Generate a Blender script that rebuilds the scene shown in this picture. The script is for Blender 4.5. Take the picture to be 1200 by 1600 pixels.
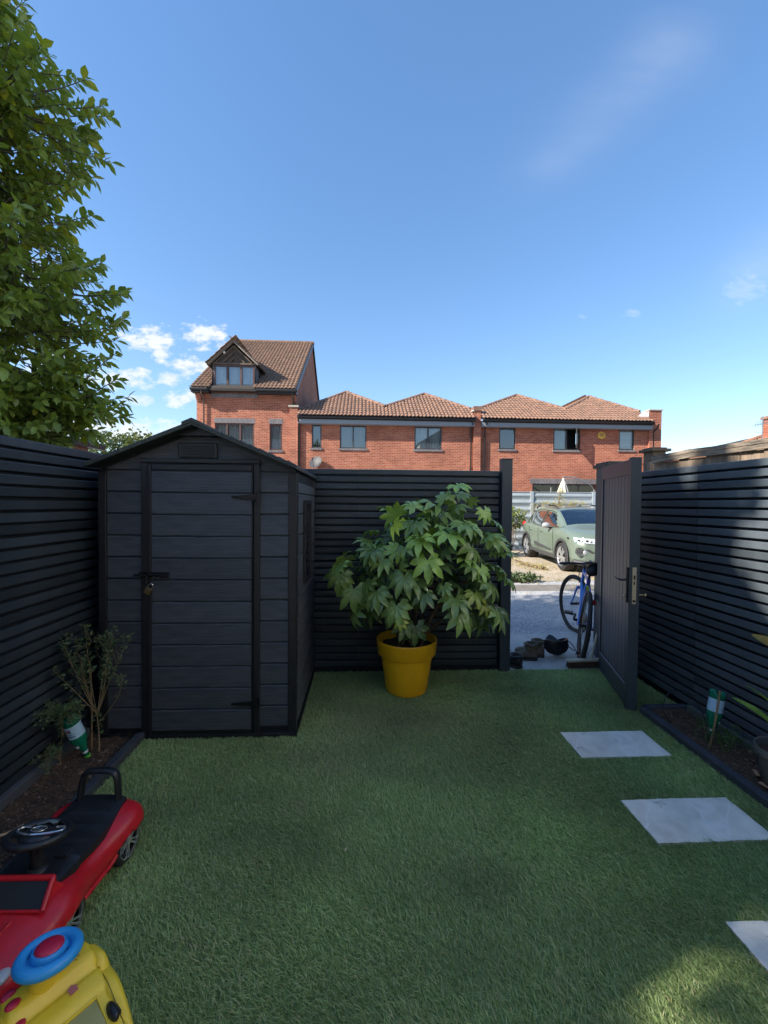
import bpy, bmesh, math, random
import numpy as np
from mathutils import Vector, Matrix, noise
rnd = random.Random(7)
V = Vector
rad = math.radians
for o in list(bpy.data.objects): bpy.data.objects.remove(o)
scene = bpy.context.scene
col = scene.collection

# ------------------------------------------------------------------ camera
cd = bpy.data.cameras.new('camera'); cam = bpy.data.objects.new('camera', cd); col.objects.link(cam)
cd.sensor_fit = 'VERTICAL'; cd.sensor_height = 36.0; cd.sensor_width = 27.0
cd.lens = 650.0*36.0/1600.0
cd.clip_start = 0.02; cd.clip_end = 3000
yaw = math.atan(33/650.0); pitch = -math.atan(13/650.0)
cam.matrix_world = Matrix.Translation((0, 0, 1.55)) @ Matrix.Rotation(-yaw, 4, 'Z') @ Matrix.Rotation(math.pi/2+pitch, 4, 'X') @ Matrix.Rotation(rad(0.5), 4, 'Z')
scene.camera = cam

# ------------------------------------------------------------------ light
SUN = V((1.4, 0.55, -1.05)).normalized()
sl = bpy.data.lights.new('sun', 'SUN'); so = bpy.data.objects.new('sun', sl); col.objects.link(so)
sl.energy = 2.3; sl.angle = rad(0.55); sl.color = (1.0, 0.93, 0.82)
so.rotation_euler = SUN.to_track_quat('-Z', 'Y').to_euler()
elev = math.asin(-SUN.z)
azim = math.atan2(-SUN.x, -SUN.y)            # clockwise from +Y
SKY_STRENGTH = 0.084
scene.view_settings.view_transform = 'Standard'
scene.view_settings.look = 'None'
scene.view_settings.exposure = 2.2
scene.view_settings.gamma = 1.0
scene.view_settings.use_curve_mapping = False

world = bpy.data.worlds.new('World'); scene.world = world; world.use_nodes = True
def build_world():
    nt = world.node_tree; nt.nodes.clear(); N = nt.nodes.new; L = nt.links.new
    out = N('ShaderNodeOutputWorld'); bg = N('ShaderNodeBackground')
    sky = N('ShaderNodeTexSky'); sky.sky_type = 'NISHITA'; sky.sun_disc = False
    sky.sun_elevation = elev; sky.sun_rotation = azim
    sky.air_density = 1.0; sky.dust_density = 0.2; sky.ozone_density = 1.6; sky.altitude = 20
    tc = N('ShaderNodeTexCoord'); sep = N('ShaderNodeSeparateXYZ'); L(tc.outputs['Generated'], sep.inputs[0])
    def M(op, a, b=None, c=None, clamp=False):
        n = N('ShaderNodeMath'); n.operation = op; n.use_clamp = clamp
        for i, s in enumerate((a, b, c)):
            if s is None: continue
            if isinstance(s, (int, float)): n.inputs[i].default_value = s
            else: L(s, n.inputs[i])
        return n.outputs[0]
    yy = M('MAXIMUM', sep.outputs['Y'], 0.02)
    u = M('DIVIDE', sep.outputs['X'], yy); v = M('DIVIDE', sep.outputs['Z'], yy)
    front = M('GREATER_THAN', sep.outputs['Y'], 0.03)
    cmb = N('ShaderNodeCombineXYZ'); L(u, cmb.inputs[0]); L(v, cmb.inputs[1])
    def noi(scale, detail, rough, sx=1, sy=1, rot=0, off=0):
        mp = N('ShaderNodeMapping'); L(cmb.outputs[0], mp.inputs[0]); mp.inputs['Scale'].default_value = (sx, sy, 1)
        mp.inputs['Rotation'].default_value = (0, 0, rot); mp.inputs['Location'].default_value = (off, off*.7, 0)
        n = N('ShaderNodeTexNoise'); L(mp.outputs[0], n.inputs[0]); n.inputs['Scale'].default_value = scale
        n.inputs['Detail'].default_value = detail; n.inputs['Roughness'].default_value = rough
        return n.outputs[0]
    n1 = noi(26, 8, .62, 1, 1.7); n2 = noi(5, 5, .55, 1, 3.0, rad(-55), 3.1)
    # cumulus puffs, each an ellipse of directions broken up by noise
    puffs = [(-.50, .378, .060, .026, .95), (-.375, .392, .042, .030, .95), (-.47, .345, .022, .016, .9), (-.415, .318, .042, .018, .95), (-.345, .315, .04, .020, .9),
             (-.56, .285, .075, .02, .9), (-.455, .288, .035, .014, .8), (-.515, .235, .03, .013, .6), (-.43, .238, .035, .016, .85),
             (-.36, .245, .05, .022, .8), (-.58, .16, .16, .028, .9), (-.42, .125, .14, .018, .6), (-.64, .20, .08, .018, .6), (-.74, .50, .05, .05, .35), (-.72, .29, .07, .05, .6),
             (.655, .47, .022, .009, .22), (.53, .46, .010, .006, .16), (.95, .54, .05, .03, .16)]
    tot = None
    for (cu, cv, ru, rv, a) in puffs:
        du = M('MULTIPLY', M('SUBTRACT', u, cu), 1/ru); dv = M('MULTIPLY', M('SUBTRACT', v, cv), 1/rv)
        d = M('ADD', M('MULTIPLY', du, du), M('MULTIPLY', dv, dv))
        k = M('SUBTRACT', 1.0, M('MULTIPLY', d, 0.55))
        k = M('ADD', k, M('MULTIPLY', M('SUBTRACT', n1, .528), 4.6))
        k = M('MULTIPLY', M('MULTIPLY', k, 1.1, clamp=True), a)
        tot = k if tot is None else M('MAXIMUM', tot, k)
    # high thin wisps
    wis = [(.62, 1.0, .26, .09, .085, rad(42)), (.47, .84, .10, .05, .06, rad(25)), (.98, .60, .14, .08, .13, rad(40)), (.74, 1.12, .12, .09, .07, 0)]
    for (cu, cv, ru, rv, a, r) in wis:
        c, s = math.cos(r), math.sin(r)
        pu = M('SUBTRACT', u, cu); pv = M('SUBTRACT', v, cv)
        du = M('MULTIPLY', M('ADD', M('MULTIPLY', pu, c), M('MULTIPLY', pv, s)), 1/ru)
        dv = M('MULTIPLY', M('ADD', M('MULTIPLY', pu, -s), M('MULTIPLY', pv, c)), 1/rv)
        d = M('ADD', M('MULTIPLY', du, du), M('MULTIPLY', dv, dv))
        k = M('MULTIPLY', M('EXPONENT', M('MULTIPLY', d, -1.3)), M('ADD', .25, M('MULTIPLY', n2, 1.5)))
        k = M('MULTIPLY', k, a)
        tot = M('ADD', tot, k)
    tot = M('MULTIPLY', tot, front, clamp=True)
    hs = N('ShaderNodeHueSaturation'); hs.inputs['Saturation'].default_value = 1.40; hs.inputs['Hue'].default_value = .506
    gm = N('ShaderNodeGamma'); gm.inputs[1].default_value = .72; L(sky.outputs[0], gm.inputs[0]); L(gm.outputs[0], hs.inputs['Color'])
    mx = N('ShaderNodeMix'); mx.data_type = 'RGBA'; L(tot, mx.inputs[0]); L(hs.outputs[0], mx.inputs[6])
    shade = N('ShaderNodeMix'); shade.data_type = 'RGBA'; L(n1, shade.inputs[0])
    shade.inputs[6].default_value = (2.0, 2.25, 2.7, 1); shade.inputs[7].default_value = (3.0, 3.0, 3.0, 1)
    L(shade.outputs[2], mx.inputs[7])
    L(mx.outputs[2], bg.inputs[0]); bg.inputs[1].default_value = SKY_STRENGTH
    L(bg.outputs[0], out.inputs[0])
build_world()

# ------------------------------------------------------------------ materials
MATS = {}
def mat(name, color, rough=.6, metal=0, spec=.5, var=None, vscale=5, vdet=4, bump=0, bscale=50, stretch=(1, 1, 1), objvar=0, trans=0, coat=0, emis=None):
    """principled material; var = second colour mixed by noise; bump = fine relief; objvar = value spread between objects"""
    if name in MATS: return MATS[name]
    m = bpy.data.materials.new(name); m.use_nodes = True; nt = m.node_tree; N = nt.nodes.new; L = nt.links.new
    b = nt.nodes['Principled BSDF']; b.inputs['Roughness'].default_value = rough; b.inputs['Metallic'].default_value = metal
    b.inputs['Specular IOR Level'].default_value = spec; b.inputs['Coat Weight'].default_value = coat
    b.inputs['Coat Roughness'].default_value = .08
    c = tuple(color)+(1,)
    b.inputs['Base Color'].default_value = c
    tc = N('ShaderNodeTexCoord'); mp = N('ShaderNodeMapping'); mp.inputs['Scale'].default_value = stretch; L(tc.outputs['Object'], mp.inputs[0])
    src = None
    if var:
        n = N('ShaderNodeTexNoise'); n.inputs['Scale'].default_value = vscale; n.inputs['Detail'].default_value = vdet; n.inputs['Roughness'].default_value = .65; L(mp.outputs[0], n.inputs[0])
        r = N('ShaderNodeValToRGB'); r.color_ramp.elements[0].position = .36; r.color_ramp.elements[1].position = .64
        r.color_ramp.elements[0].color = c; r.color_ramp.elements[1].color = tuple(var)+(1,); L(n.outputs[0], r.inputs[0]); src = r.outputs[0]
    if objvar:
        oi = N('ShaderNodeObjectInfo'); mr = N('ShaderNodeMapRange'); mr.inputs[3].default_value = 1-objvar; mr.inputs[4].default_value = 1+objvar; L(oi.outputs['Random'], mr.inputs[0])
        hv = N('ShaderNodeHueSaturation'); hv.inputs['Color'].default_value = c
        if src: L(src, hv.inputs['Color'])
        L(mr.outputs[0], hv.inputs['Value']); src = hv.outputs[0]
    if src: L(src, b.inputs['Base Color'])
    if bump:
        n = N('ShaderNodeTexNoise'); n.inputs['Scale'].default_value = bscale; n.inputs['Detail'].default_value = 5; L(mp.outputs[0], n.inputs[0])
        bp = N('ShaderNodeBump'); bp.inputs['Strength'].default_value = bump; bp.inputs['Distance'].default_value = .01; L(n.outputs[0], bp.inputs['Height']); L(bp.outputs[0], b.inputs['Normal'])
    if trans:
        t = N('ShaderNodeBsdfTranslucent'); ms = N('ShaderNodeMixShader'); ms.inputs[0].default_value = trans
        t.inputs[0].default_value = (min(1, c[0]*2.2+.03), min(1, c[1]*2.0), c[2]*.7, 1)
        L(b.outputs[0], ms.inputs[1]); L(t.outputs[0], ms.inputs[2]); L(ms.outputs[0], nt.nodes['Material Output'].inputs[0])
    MATS[name] = m; return m
def glass(name, tint=(.9, .95, .95), refl=.25, clear=True):
    if name in MATS: return MATS[name]
    m = bpy.data.materials.new(name); m.use_nodes = True; nt = m.node_tree; N = nt.nodes.new; L = nt.links.new
    nt.nodes.remove(nt.nodes['Principled BSDF'])
    t = N('ShaderNodeBsdfTransparent'); t.inputs[0].default_value = tuple(tint)+(1,)
    g = N('ShaderNodeBsdfGlossy'); g.inputs['Roughness'].default_value = .02
    lw = N('ShaderNodeLayerWeight'); lw.inputs[0].default_value = .35
    mr = N('ShaderNodeMapRange'); mr.inputs[3].default_value = refl; mr.inputs[4].default_value = .9; L(lw.outputs['Fresnel'], mr.inputs[0])
    ms = N('ShaderNodeMixShader'); L(mr.outputs[0], ms.inputs[0]); L(t.outputs[0], ms.inputs[1]); L(g.outputs[0], ms.inputs[2])
    L(ms.outputs[0], nt.nodes['Material Output'].inputs[0]); MATS[name] = m; return m
def brick_mat(name, axis, c1=(.29, .078, .043), c2=(.42, .135, .075), mortar=(.40, .29, .22), bw=.225, bh=.075, ms=.012, soldier=False, blotch=True):
    if name in MATS: return MATS[name]
    m = bpy.data.materials.new(name); m.use_nodes = True; nt = m.node_tree; N = nt.nodes.new; L = nt.links.new
    b = nt.nodes['Principled BSDF']; b.inputs['Roughness'].default_value = .88; b.inputs['Specular IOR Level'].default_value = .25
    tc = N('ShaderNodeTexCoord'); sp = N('ShaderNodeSeparateXYZ'); L(tc.outputs['Object'], sp.inputs[0])
    cb = N('ShaderNodeCombineXYZ'); a, z = sp.outputs['XYZ'.index(axis)], sp.outputs['Z']
    if soldier: a, z = z, a
    L(a, cb.inputs[0]); L(z, cb.inputs[1])
    t = N('ShaderNodeTexBrick'); L(cb.outputs[0], t.inputs['Vector'])
    t.inputs['Scale'].default_value = 1; t.inputs['Brick Width'].default_value = bw; t.inputs['Row Height'].default_value = bh
    t.inputs['Mortar Size'].default_value = ms*.5; t.inputs['Mortar Smooth'].default_value = .15; t.inputs['Bias'].default_value = -.1
    t.inputs['Color1'].default_value = c1+(1,); t.inputs['Color2'].default_value = c2+(1,); t.inputs['Mortar'].default_value = mortar+(1,)
    n = N('ShaderNodeTexNoise'); n.inputs['Scale'].default_value = .9; n.inputs['Detail'].default_value = 6; n.inputs['Roughness'].default_value = .7; L(tc.outputs['Object'], n.inputs[0])
    mr = N('ShaderNodeMapRange'); mr.inputs[1].default_value = .3; mr.inputs[2].default_value = .7; mr.inputs[3].default_value = .74; mr.inputs[4].default_value = 1.2; L(n.outputs[0], mr.inputs[0])
    hv = N('ShaderNodeHueSaturation'); L(t.outputs[0], hv.inputs['Color']); L(mr.outputs[0], hv.inputs['Value']); L(hv.outputs[0], b.inputs['Base Color'])
    bp = N('ShaderNodeBump'); bp.inputs['Strength'].default_value = .6; bp.inputs['Distance'].default_value = .01; bp.invert = True
    L(t.outputs['Fac'], bp.inputs['Height']); L(bp.outputs[0], b.inputs['Normal'])
    MATS[name] = m; return m

# ------------------------------------------------------------------ geometry helpers
class G:
    def __init__(s): s.v = []; s.f = []
    def add(s, vs, fs):
        k = len(s.v); s.v += [tuple(p) for p in vs]; s.f += [tuple(i+k for i in f) for f in fs]; return s
    def box(s, x0, x1, y0, y1, z0, z1, M=None):
        vs = [V((x, y, z)) for x in (x0, x1) for y in (y0, y1) for z in (z0, z1)]
        if M: vs = [M @ p for p in vs]
        return s.add(vs, [(0, 1, 3, 2), (4, 6, 7, 5), (0, 4, 5, 1), (2, 3, 7, 6), (0, 2, 6, 4), (1, 5, 7, 3)])
    def bar(s, a, b, w, h, up=(0, 0, 1)):
        a, b = V(a), V(b); d = (b-a).normalized(); u = V(up)
        sd = d.cross(u)
        if sd.length < 1e-4: sd = d.cross(V((1, 0, 0)))
        sd.normalize(); u = sd.cross(d).normalized()
        vs = [p+sd*i*w/2+u*j*h/2 for p in (a, b) for i in (-1, 1) for j in (-1, 1)]
        return s.add(vs, [(0, 1, 3, 2), (4, 6, 7, 5), (0, 4, 5, 1), (2, 3, 7, 6), (0, 2, 6, 4), (1, 5, 7, 3)])
    def tube(s, pts, r, n=8, cap=True, closed=False):
        pts = [V(p) for p in pts]; k = len(pts); rs = r if isinstance(r, (list, tuple)) else [r]*k
        vs = []; up = None
        for i, p in enumerate(pts):
            if closed: d = pts[(i+1) % k]-pts[i-1]
            else: d = pts[min(i+1, k-1)]-pts[max(i-1, 0)]
            d.normalize()
            if up is None:
                up = V((0, 0, 1)) if abs(d.z) < .9 else V((1, 0, 0))
            sd = d.cross(up).normalized(); up = sd.cross(d).normalized()
            for j in range(n):
                a = 2*math.pi*j/n; vs.append(p+(sd*math.cos(a)+up*math.sin(a))*rs[i])
        fs = []
        for i in range(k if closed else k-1):
            i2 = (i+1) % k
            for j in range(n):
                j2 = (j+1) % n; fs.append((i*n+j, i*n+j2, i2*n+j2, i2*n+j))
        if cap and not closed: fs += [tuple(range(n))[::-1], tuple((k-1)*n+j for j in range(n))]
        return s.add(vs, fs)
    def lathe(s, prof, n=24, M=None, cap=False, sq=None):
        vs = []; k = len(prof)
        for (r, z) in prof:
            for j in range(n):
                a = 2*math.pi*j/n; p = V((r*math.cos(a), r*math.sin(a), z)); vs.append(M @ p if M else p)
        fs = [(i*n+j, i*n+(j+1) % n, (i+1)*n+(j+1) % n, (i+1)*n+j) for i in range(k-1) for j in range(n)]
        if cap: fs += [tuple(range(n))[::-1], tuple((k-1)*n+j for j in range(n))]
        return s.add(vs, fs)
    def grid(s, fn, nu, nv, wrapu=False):
        vs = [fn(i/(nu if wrapu else nu-1), j/(nv-1)) for i in range(nu) for j in range(nv)]
        fs = [((i*nv+j), ((i+1) % nu)*nv+j, ((i+1) % nu)*nv+j+1, i*nv+j+1) for i in range(nu if wrapu else nu-1) for j in range(nv-1)]
        return s.add(vs, fs)
    def prism(s, pts, d, cap=True):
        """planar outline pts (3D) extruded by vector d"""
        n = len(pts); pts = [V(p) for p in pts]; d = V(d)
        fs = [(i, (i+1) % n, n+(i+1) % n, n+i) for i in range(n)]
        if cap: fs += [tuple(range(n))[::-1], tuple(range(n, 2*n))]
        return s.add(pts+[p+d for p in pts], fs)
    def ball(s, c, r, nu=12, nv=8, M=None):
        c = V(c); r = V(r) if hasattr(r, '__len__') else V((r, r, r))
        def fn(u, v):
            a = 2*math.pi*u; b = math.pi*(v-.5); p = V((r.x*math.cos(b)*math.cos(a), r.y*math.cos(b)*math.sin(a), r.z*math.sin(b)))
            return c+(M @ p if M else p)
        return s.grid(fn, nu, nv, True)
    def mesh(s, name):
        m = bpy.data.meshes.new(name); m.from_pydata(s.v, [], s.f); m.update(); return m
def fixn(me):
    bm = bmesh.new(); bm.from_mesh(me); bmesh.ops.recalc_face_normals(bm, faces=bm.faces); bm.to_mesh(me); bm.free()
def obj(name, geo, m, parent=None, smooth=None, bevel=0, seg=2, kind=None, label=None, cat=None, group=None, fix=True, loc=None, M=None):
    me = geo.mesh(name) if isinstance(geo, G) else geo
    if isinstance(geo, G):
        if fix: fixn(me)
        if m is not None: me.materials.append(m)
        if smooth is not None:
            me.shade_smooth() if hasattr(me, 'shade_smooth') else [setattr(p, 'use_smooth', True) for p in me.polygons]
            if smooth < 180: me.set_sharp_from_angle(angle=rad(smooth))
    o = bpy.data.objects.new(name, me); col.objects.link(o)
    if parent: o.parent = parent
    if loc: o.location = loc
    if M: o.matrix_local = M
    if bevel:
        b = o.modifiers.new('bevel', 'BEVEL'); b.width = bevel; b.segments = seg; b.limit_method = 'ANGLE'; b.angle_limit = rad(35)
    tag(o, label, cat, group, kind); return o
def tag(o, label=None, cat=None, group=None, kind=None):
    for k, v in (('label', label), ('category', cat), ('group', group), ('kind', kind)):
        if v: o[k] = v
    return o
def thing(name, label, cat, loc=(0, 0, 0), rz=0, group=None, M=None):
    o = bpy.data.objects.new(name, None); col.objects.link(o); o.empty_display_size = .1
    if M: o.matrix_world = M
    else: o.location = loc; o.rotation_euler = (0, 0, rz)
    return tag(o, label, cat, group)
def inst(o, parent, M=None, loc=None):
    c = o.copy(); col.objects.link(c); c.parent = parent
    if M is not None: c.matrix_local = M
    if loc is not None: c.location = loc
    return c
def spline(pts, n):
    pts = [V(p) for p in pts]; out = []
    for i in range(len(pts)-1):
        p0 = pts[max(i-1, 0)]; p1 = pts[i]; p2 = pts[i+1]; p3 = pts[min(i+2, len(pts)-1)]
        for k in range(n):
            t = k/n; out.append(.5*((2*p1)+(p2-p0)*t+(2*p0-5*p1+4*p2-p3)*t*t+(3*p1-p0-3*p2+p3)*t**3))
    out.append(pts[-1]); return out
T = Matrix.Translation
def R(a, ax): return Matrix.Rotation(rad(a), 4, ax)
def lerp(tab, x):
    for i in range(len(tab)-1):
        a, b = tab[i], tab[i+1]
        if x <= b[0]:
            t = (x-a[0])/(b[0]-a[0]); t = max(0, min(1, t)); return [p+(q-p)*t for p, q in zip(a[1:], b[1:])]
    return list(tab[-1][1:])

# shared materials
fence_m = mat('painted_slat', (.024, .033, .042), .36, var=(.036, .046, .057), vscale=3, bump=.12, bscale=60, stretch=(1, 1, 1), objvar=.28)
slat_lit = mat('sunlit_slat', (.062, .076, .090), .34, var=(.088, .104, .118), vscale=3, bump=.12, bscale=60, objvar=.22)  # paler copy of the fence slat: sunlight put into its colour
fence_dark = mat('fence_backing', (.006, .009, .014), .6)
gate_m = mat('gate_board', (.056, .068, .080), .45, var=(.064, .076, .088), vscale=2, bump=.05, bscale=90, objvar=.05)
gate_frame_m = mat('gate_frame', (.036, .046, .056), .42, bump=.05, bscale=80)
black_pl = mat('black_plastic', (.012, .012, .014), .42, bump=.04, bscale=120)
black_gl = mat('black_gloss', (.008, .008, .01), .2)
black_mt = mat('black_metal', (.015, .015, .017), .35, metal=.4)
steel = mat('brushed_steel', (.40, .37, .31), .3, metal=1, bump=.05, bscale=200)
brass = mat('brass', (.55, .42, .2), .35, metal=1)
chrome = mat('chrome', (.7, .72, .75), .12, metal=1)
rubber = mat('tyre_rubber', (.02, .02, .021), .75, bump=.1, bscale=150)
wood_w = mat('weathered_wood', (.27, .20, .14), .85, var=(.13, .10, .075), vscale=3, bump=.5, bscale=18, stretch=(4, 4, .5), objvar=.2)
wood_rail = mat('weathered_rail', (.30, .24, .18), .85, var=(.07, .06, .05), vscale=5, bump=.5, bscale=14, stretch=(5, .7, 5))
soil_m = mat('bark_soil', (.095, .055, .034), .95, var=(.045, .028, .019), vscale=14, vdet=8, bump=1, bscale=70)
chip_m = mat('bark_chips', (.20, .13, .08), .9, var=(.06, .035, .022), vscale=40, vdet=2)
leaf_glass = glass('window_glass', refl=.16); dim_glass = glass('dim_window_glass', refl=.03)
white_pl = mat('white_plastic', (.7, .7, .7), .4)
# ================================================================== SETTING
def ground():
    g = G(); g.add([(-400, -400, -.03), (400, -400, -.03), (400, 400, -.03), (-400, 400, -.03)], [(0, 1, 2, 3)])
    obj('ground', g, mat('rough_ground', (.13, .12, .09), .95, var=(.08, .09, .05), vscale=.3, bump=.4, bscale=8), kind='structure', fix=False)
    # asphalt of the parking court
    m = mat('worn_asphalt', (.33, .33, .335), .92, var=(.43, .42, .40), vscale=2.2, vdet=8, bump=.9, bscale=160)
    nt = m.node_tree; b = nt.nodes['Principled BSDF']; src = b.inputs['Base Color'].links[0].from_socket
    vo = nt.nodes.new('ShaderNodeTexVoronoi'); vo.inputs['Scale'].default_value = 75; tc = nt.nodes.new('ShaderNodeTexCoord'); nt.links.new(tc.outputs['Object'], vo.inputs[0])
    hv = nt.nodes.new('ShaderNodeHueSaturation'); mr = nt.nodes.new('ShaderNodeMapRange'); mr.inputs[3].default_value = .55; mr.inputs[4].default_value = 1.5
    sp = nt.nodes.new('ShaderNodeSeparateColor'); nt.links.new(vo.outputs['Color'], sp.inputs[0]); nt.links.new(sp.outputs[0], mr.inputs[0]); nt.links.new(mr.outputs[0], hv.inputs['Value']); nt.links.new(src, hv.inputs['Color']); nt.links.new(hv.outputs[0], b.inputs['Base Color'])
    g = G(); g.add([(-30, 3.93, -.012), (40, 3.93, -.012), (40, 17.9, -.012), (-30, 17.9, -.012)], [(0, 1, 2, 3)])
    obj('road', g, m, kind='structure', fix=False)
    # darker relaid strip and dropped kerb across the court
    g = G(); g.add([(-30, 7.25, -.008), (40, 7.55, -.008), (40, 8.15, -.008), (-30, 7.75, -.008)], [(0, 1, 2, 3)])
    obj('road', g, mat('dark_asphalt', (.15, .135, .12), .95, var=(.22, .195, .165), vscale=5, bump=.8, bscale=120), kind='structure', fix=False)
    # pale dirty verge with dry leaves
    pts = [(2.2, 8.25), (3.2, 8.15), (4.6, 8.5), (6.0, 9.2), (6.6, 11.0), (7.6, 14.3), (1.0, 14.3), (1.0, 8.6)]
    g = G(); g.add([(x, y, -.005) for x, y in pts], [tuple(range(len(pts)))])
    obj('driveway', g, mat('gritty_driveway', (.46, .38, .28), .95, var=(.32, .27, .21), vscale=1.5, vdet=8, bump=.7, bscale=60), kind='structure', fix=False)
    # threshold slab under the gate
    g = G(); g.box(1.38, 2.36, 3.78, 4.12, -.06, -.002)
    obj('threshold', g, mat('worn_concrete', (.50, .47, .42), .9, var=(.36, .34, .31), vscale=6, vdet=8, bump=.6, bscale=60), kind='structure', bevel=.006)
    g = G(); g.box(1.0, 5.5, 4.12, 4.9, -.06, -.006)
    obj('pavement', g, mat('gritty_concrete', (.40, .385, .365), .92, var=(.52, .49, .44), vscale=3, vdet=9, bump=.9, bscale=110), kind='structure')
    # leaf litter and grit scattered on the court
    g = G(); r = random.Random(3)
    for i in range(2200):
        if i < 1400: x = r.gauss(3.9, .9); y = r.gauss(9.6, 1.1)
        elif i < 1900: x = r.uniform(2.2, 5.4); y = r.gauss(8.45, .14)
        else: x = r.uniform(1.4, 3.4); y = r.uniform(3.95, 5.6)
        s = r.uniform(.006, .03) if i < 1900 else r.uniform(.002, .007); a = r.uniform(0, 6.3); t = r.uniform(-.5, .5)
        c, q = math.cos(a)*s, math.sin(a)*s
        g.add([(x-c, y-q, .004), (x+q*.5, y-c*.5, .004+abs(t)*s), (x+c, y+q, .006+abs(t)*s), (x-q*.5, y+c*.5, .004)], [(0, 1, 2, 3)])
    obj('leaf_litter', g, mat('dry_leaves', (.38, .27, .11), .9, var=(.20, .19, .05), vscale=9), kind='stuff', fix=False, label='dry yellow leaves and grit scattered over the parking court', cat='leaves')
ground()

# ------------------------------------------------------------------ garden: slabs, lawn, beds
STONES = [(1.345, 1.915, 2.44, 2.722), (1.357, 1.928, 1.80, 2.077), (1.352, 1.935, 1.16, 1.442)]
slab_m = mat('pale_sandstone', (.60, .56, .48), .9, var=(.80, .75, .65), vscale=6, vdet=9, bump=.8, bscale=14)
def slab_veins():
    nt = slab_m.node_tree; N = nt.nodes.new; L = nt.links.new; b = nt.nodes['Principled BSDF']; src = b.inputs['Base Color'].links[0].from_socket
    tc = N('ShaderNodeTexCoord'); oi = N('ShaderNodeObjectInfo')
    n = N('ShaderNodeTexNoise'); n.inputs['Scale'].default_value = 3; L(tc.outputs['Object'], n.inputs[0])
    ad = N('ShaderNodeVectorMath'); ad.operation = 'MULTIPLY_ADD'; L(n.outputs['Color'], ad.inputs[0]); ad.inputs[1].default_value = (.14, .14, .14); L(tc.outputs['Object'], ad.inputs[2])
    vo = N('ShaderNodeTexVoronoi'); vo.feature = 'DISTANCE_TO_EDGE'; vo.inputs['Scale'].default_value = 2.3; L(ad.outputs[0], vo.inputs[0])
    mr = N('ShaderNodeMapRange'); mr.inputs[1].default_value = .004; mr.inputs[2].default_value = .012; mr.inputs[3].default_value = 1; mr.inputs[4].default_value = 0; L(vo.outputs['Distance'], mr.inputs[0])
    mu = N('ShaderNodeMath'); mu.operation = 'MULTIPLY'; mu.inputs[1].default_value = .7; L(mr.outputs[0], mu.inputs[0])
    mx = N('ShaderNodeMix'); mx.data_type = 'RGBA'; L(mu.outputs[0], mx.inputs[0]); L(src, mx.inputs[6]); mx.inputs[7].default_value = (.80, .77, .70, 1)
    L(mx.outputs[2], b.inputs['Base Color'])
slab_veins()
labs = ['pale grey stone slab set in the turf nearest the open gate', 'pale veined stone slab set in the turf between the two others', 'pale stone slab cut off by the right edge, nearest the camera']
for (x0, x1, y0, y1), lb in zip(STONES, labs):
    g = G(); cx, cy = (x0+x1)/2, (y0+y1)/2; nx, ny = 24, 12
    def fn(u, v, x0=x0, x1=x1, y0=y0, y1=y1):
        x = x0+(x1-x0)*u; y = y0+(y1-y0)*v
        e = min(u, 1-u, v*.5, (1-v)*.5); k = .004 if e < .01 else 0
        x += .004*noise.noise(V((x*3, y*20, 1))) ; y += .004*noise.noise(V((x*20, y*3, 5)))
        return (x-cx, y-cy, .017-k+.002*noise.noise(V((x*9, y*9, 0))))
    g.grid(fn, nx, ny)
    g.box(x0+.003-cx, x1-.003-cx, y0+.003-cy, y1-.003-cy, -.05, .011)
    obj('stone_slab', g, slab_m, smooth=40, loc=(cx, cy, 0), label=lb, cat='stepping stone', group='stepping stones in the lawn')
# a few dry pine needles on the slabs
g = G()
for (x, y, a) in ((1.47, 2.67, .3), (1.52, 2.0, 1.2), (1.56, 2.02, 2.1), (1.45, 1.33, .9), (1.40, 2.5, 1.9), (1.7, 2.6, .2)):
    g.tube(spline([(x, y, .022), (x+.03*math.cos(a), y+.03*math.sin(a), .024), (x+.05*math.cos(a+.7), y+.05*math.sin(a+.7), .022)], 4), .0007, 4)
obj('pine_needles', g, mat('dry_needle', (.06, .04, .03), .8), kind='stuff', label='thin dry twigs lying on the pale stone slabs', cat='twigs')

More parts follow.
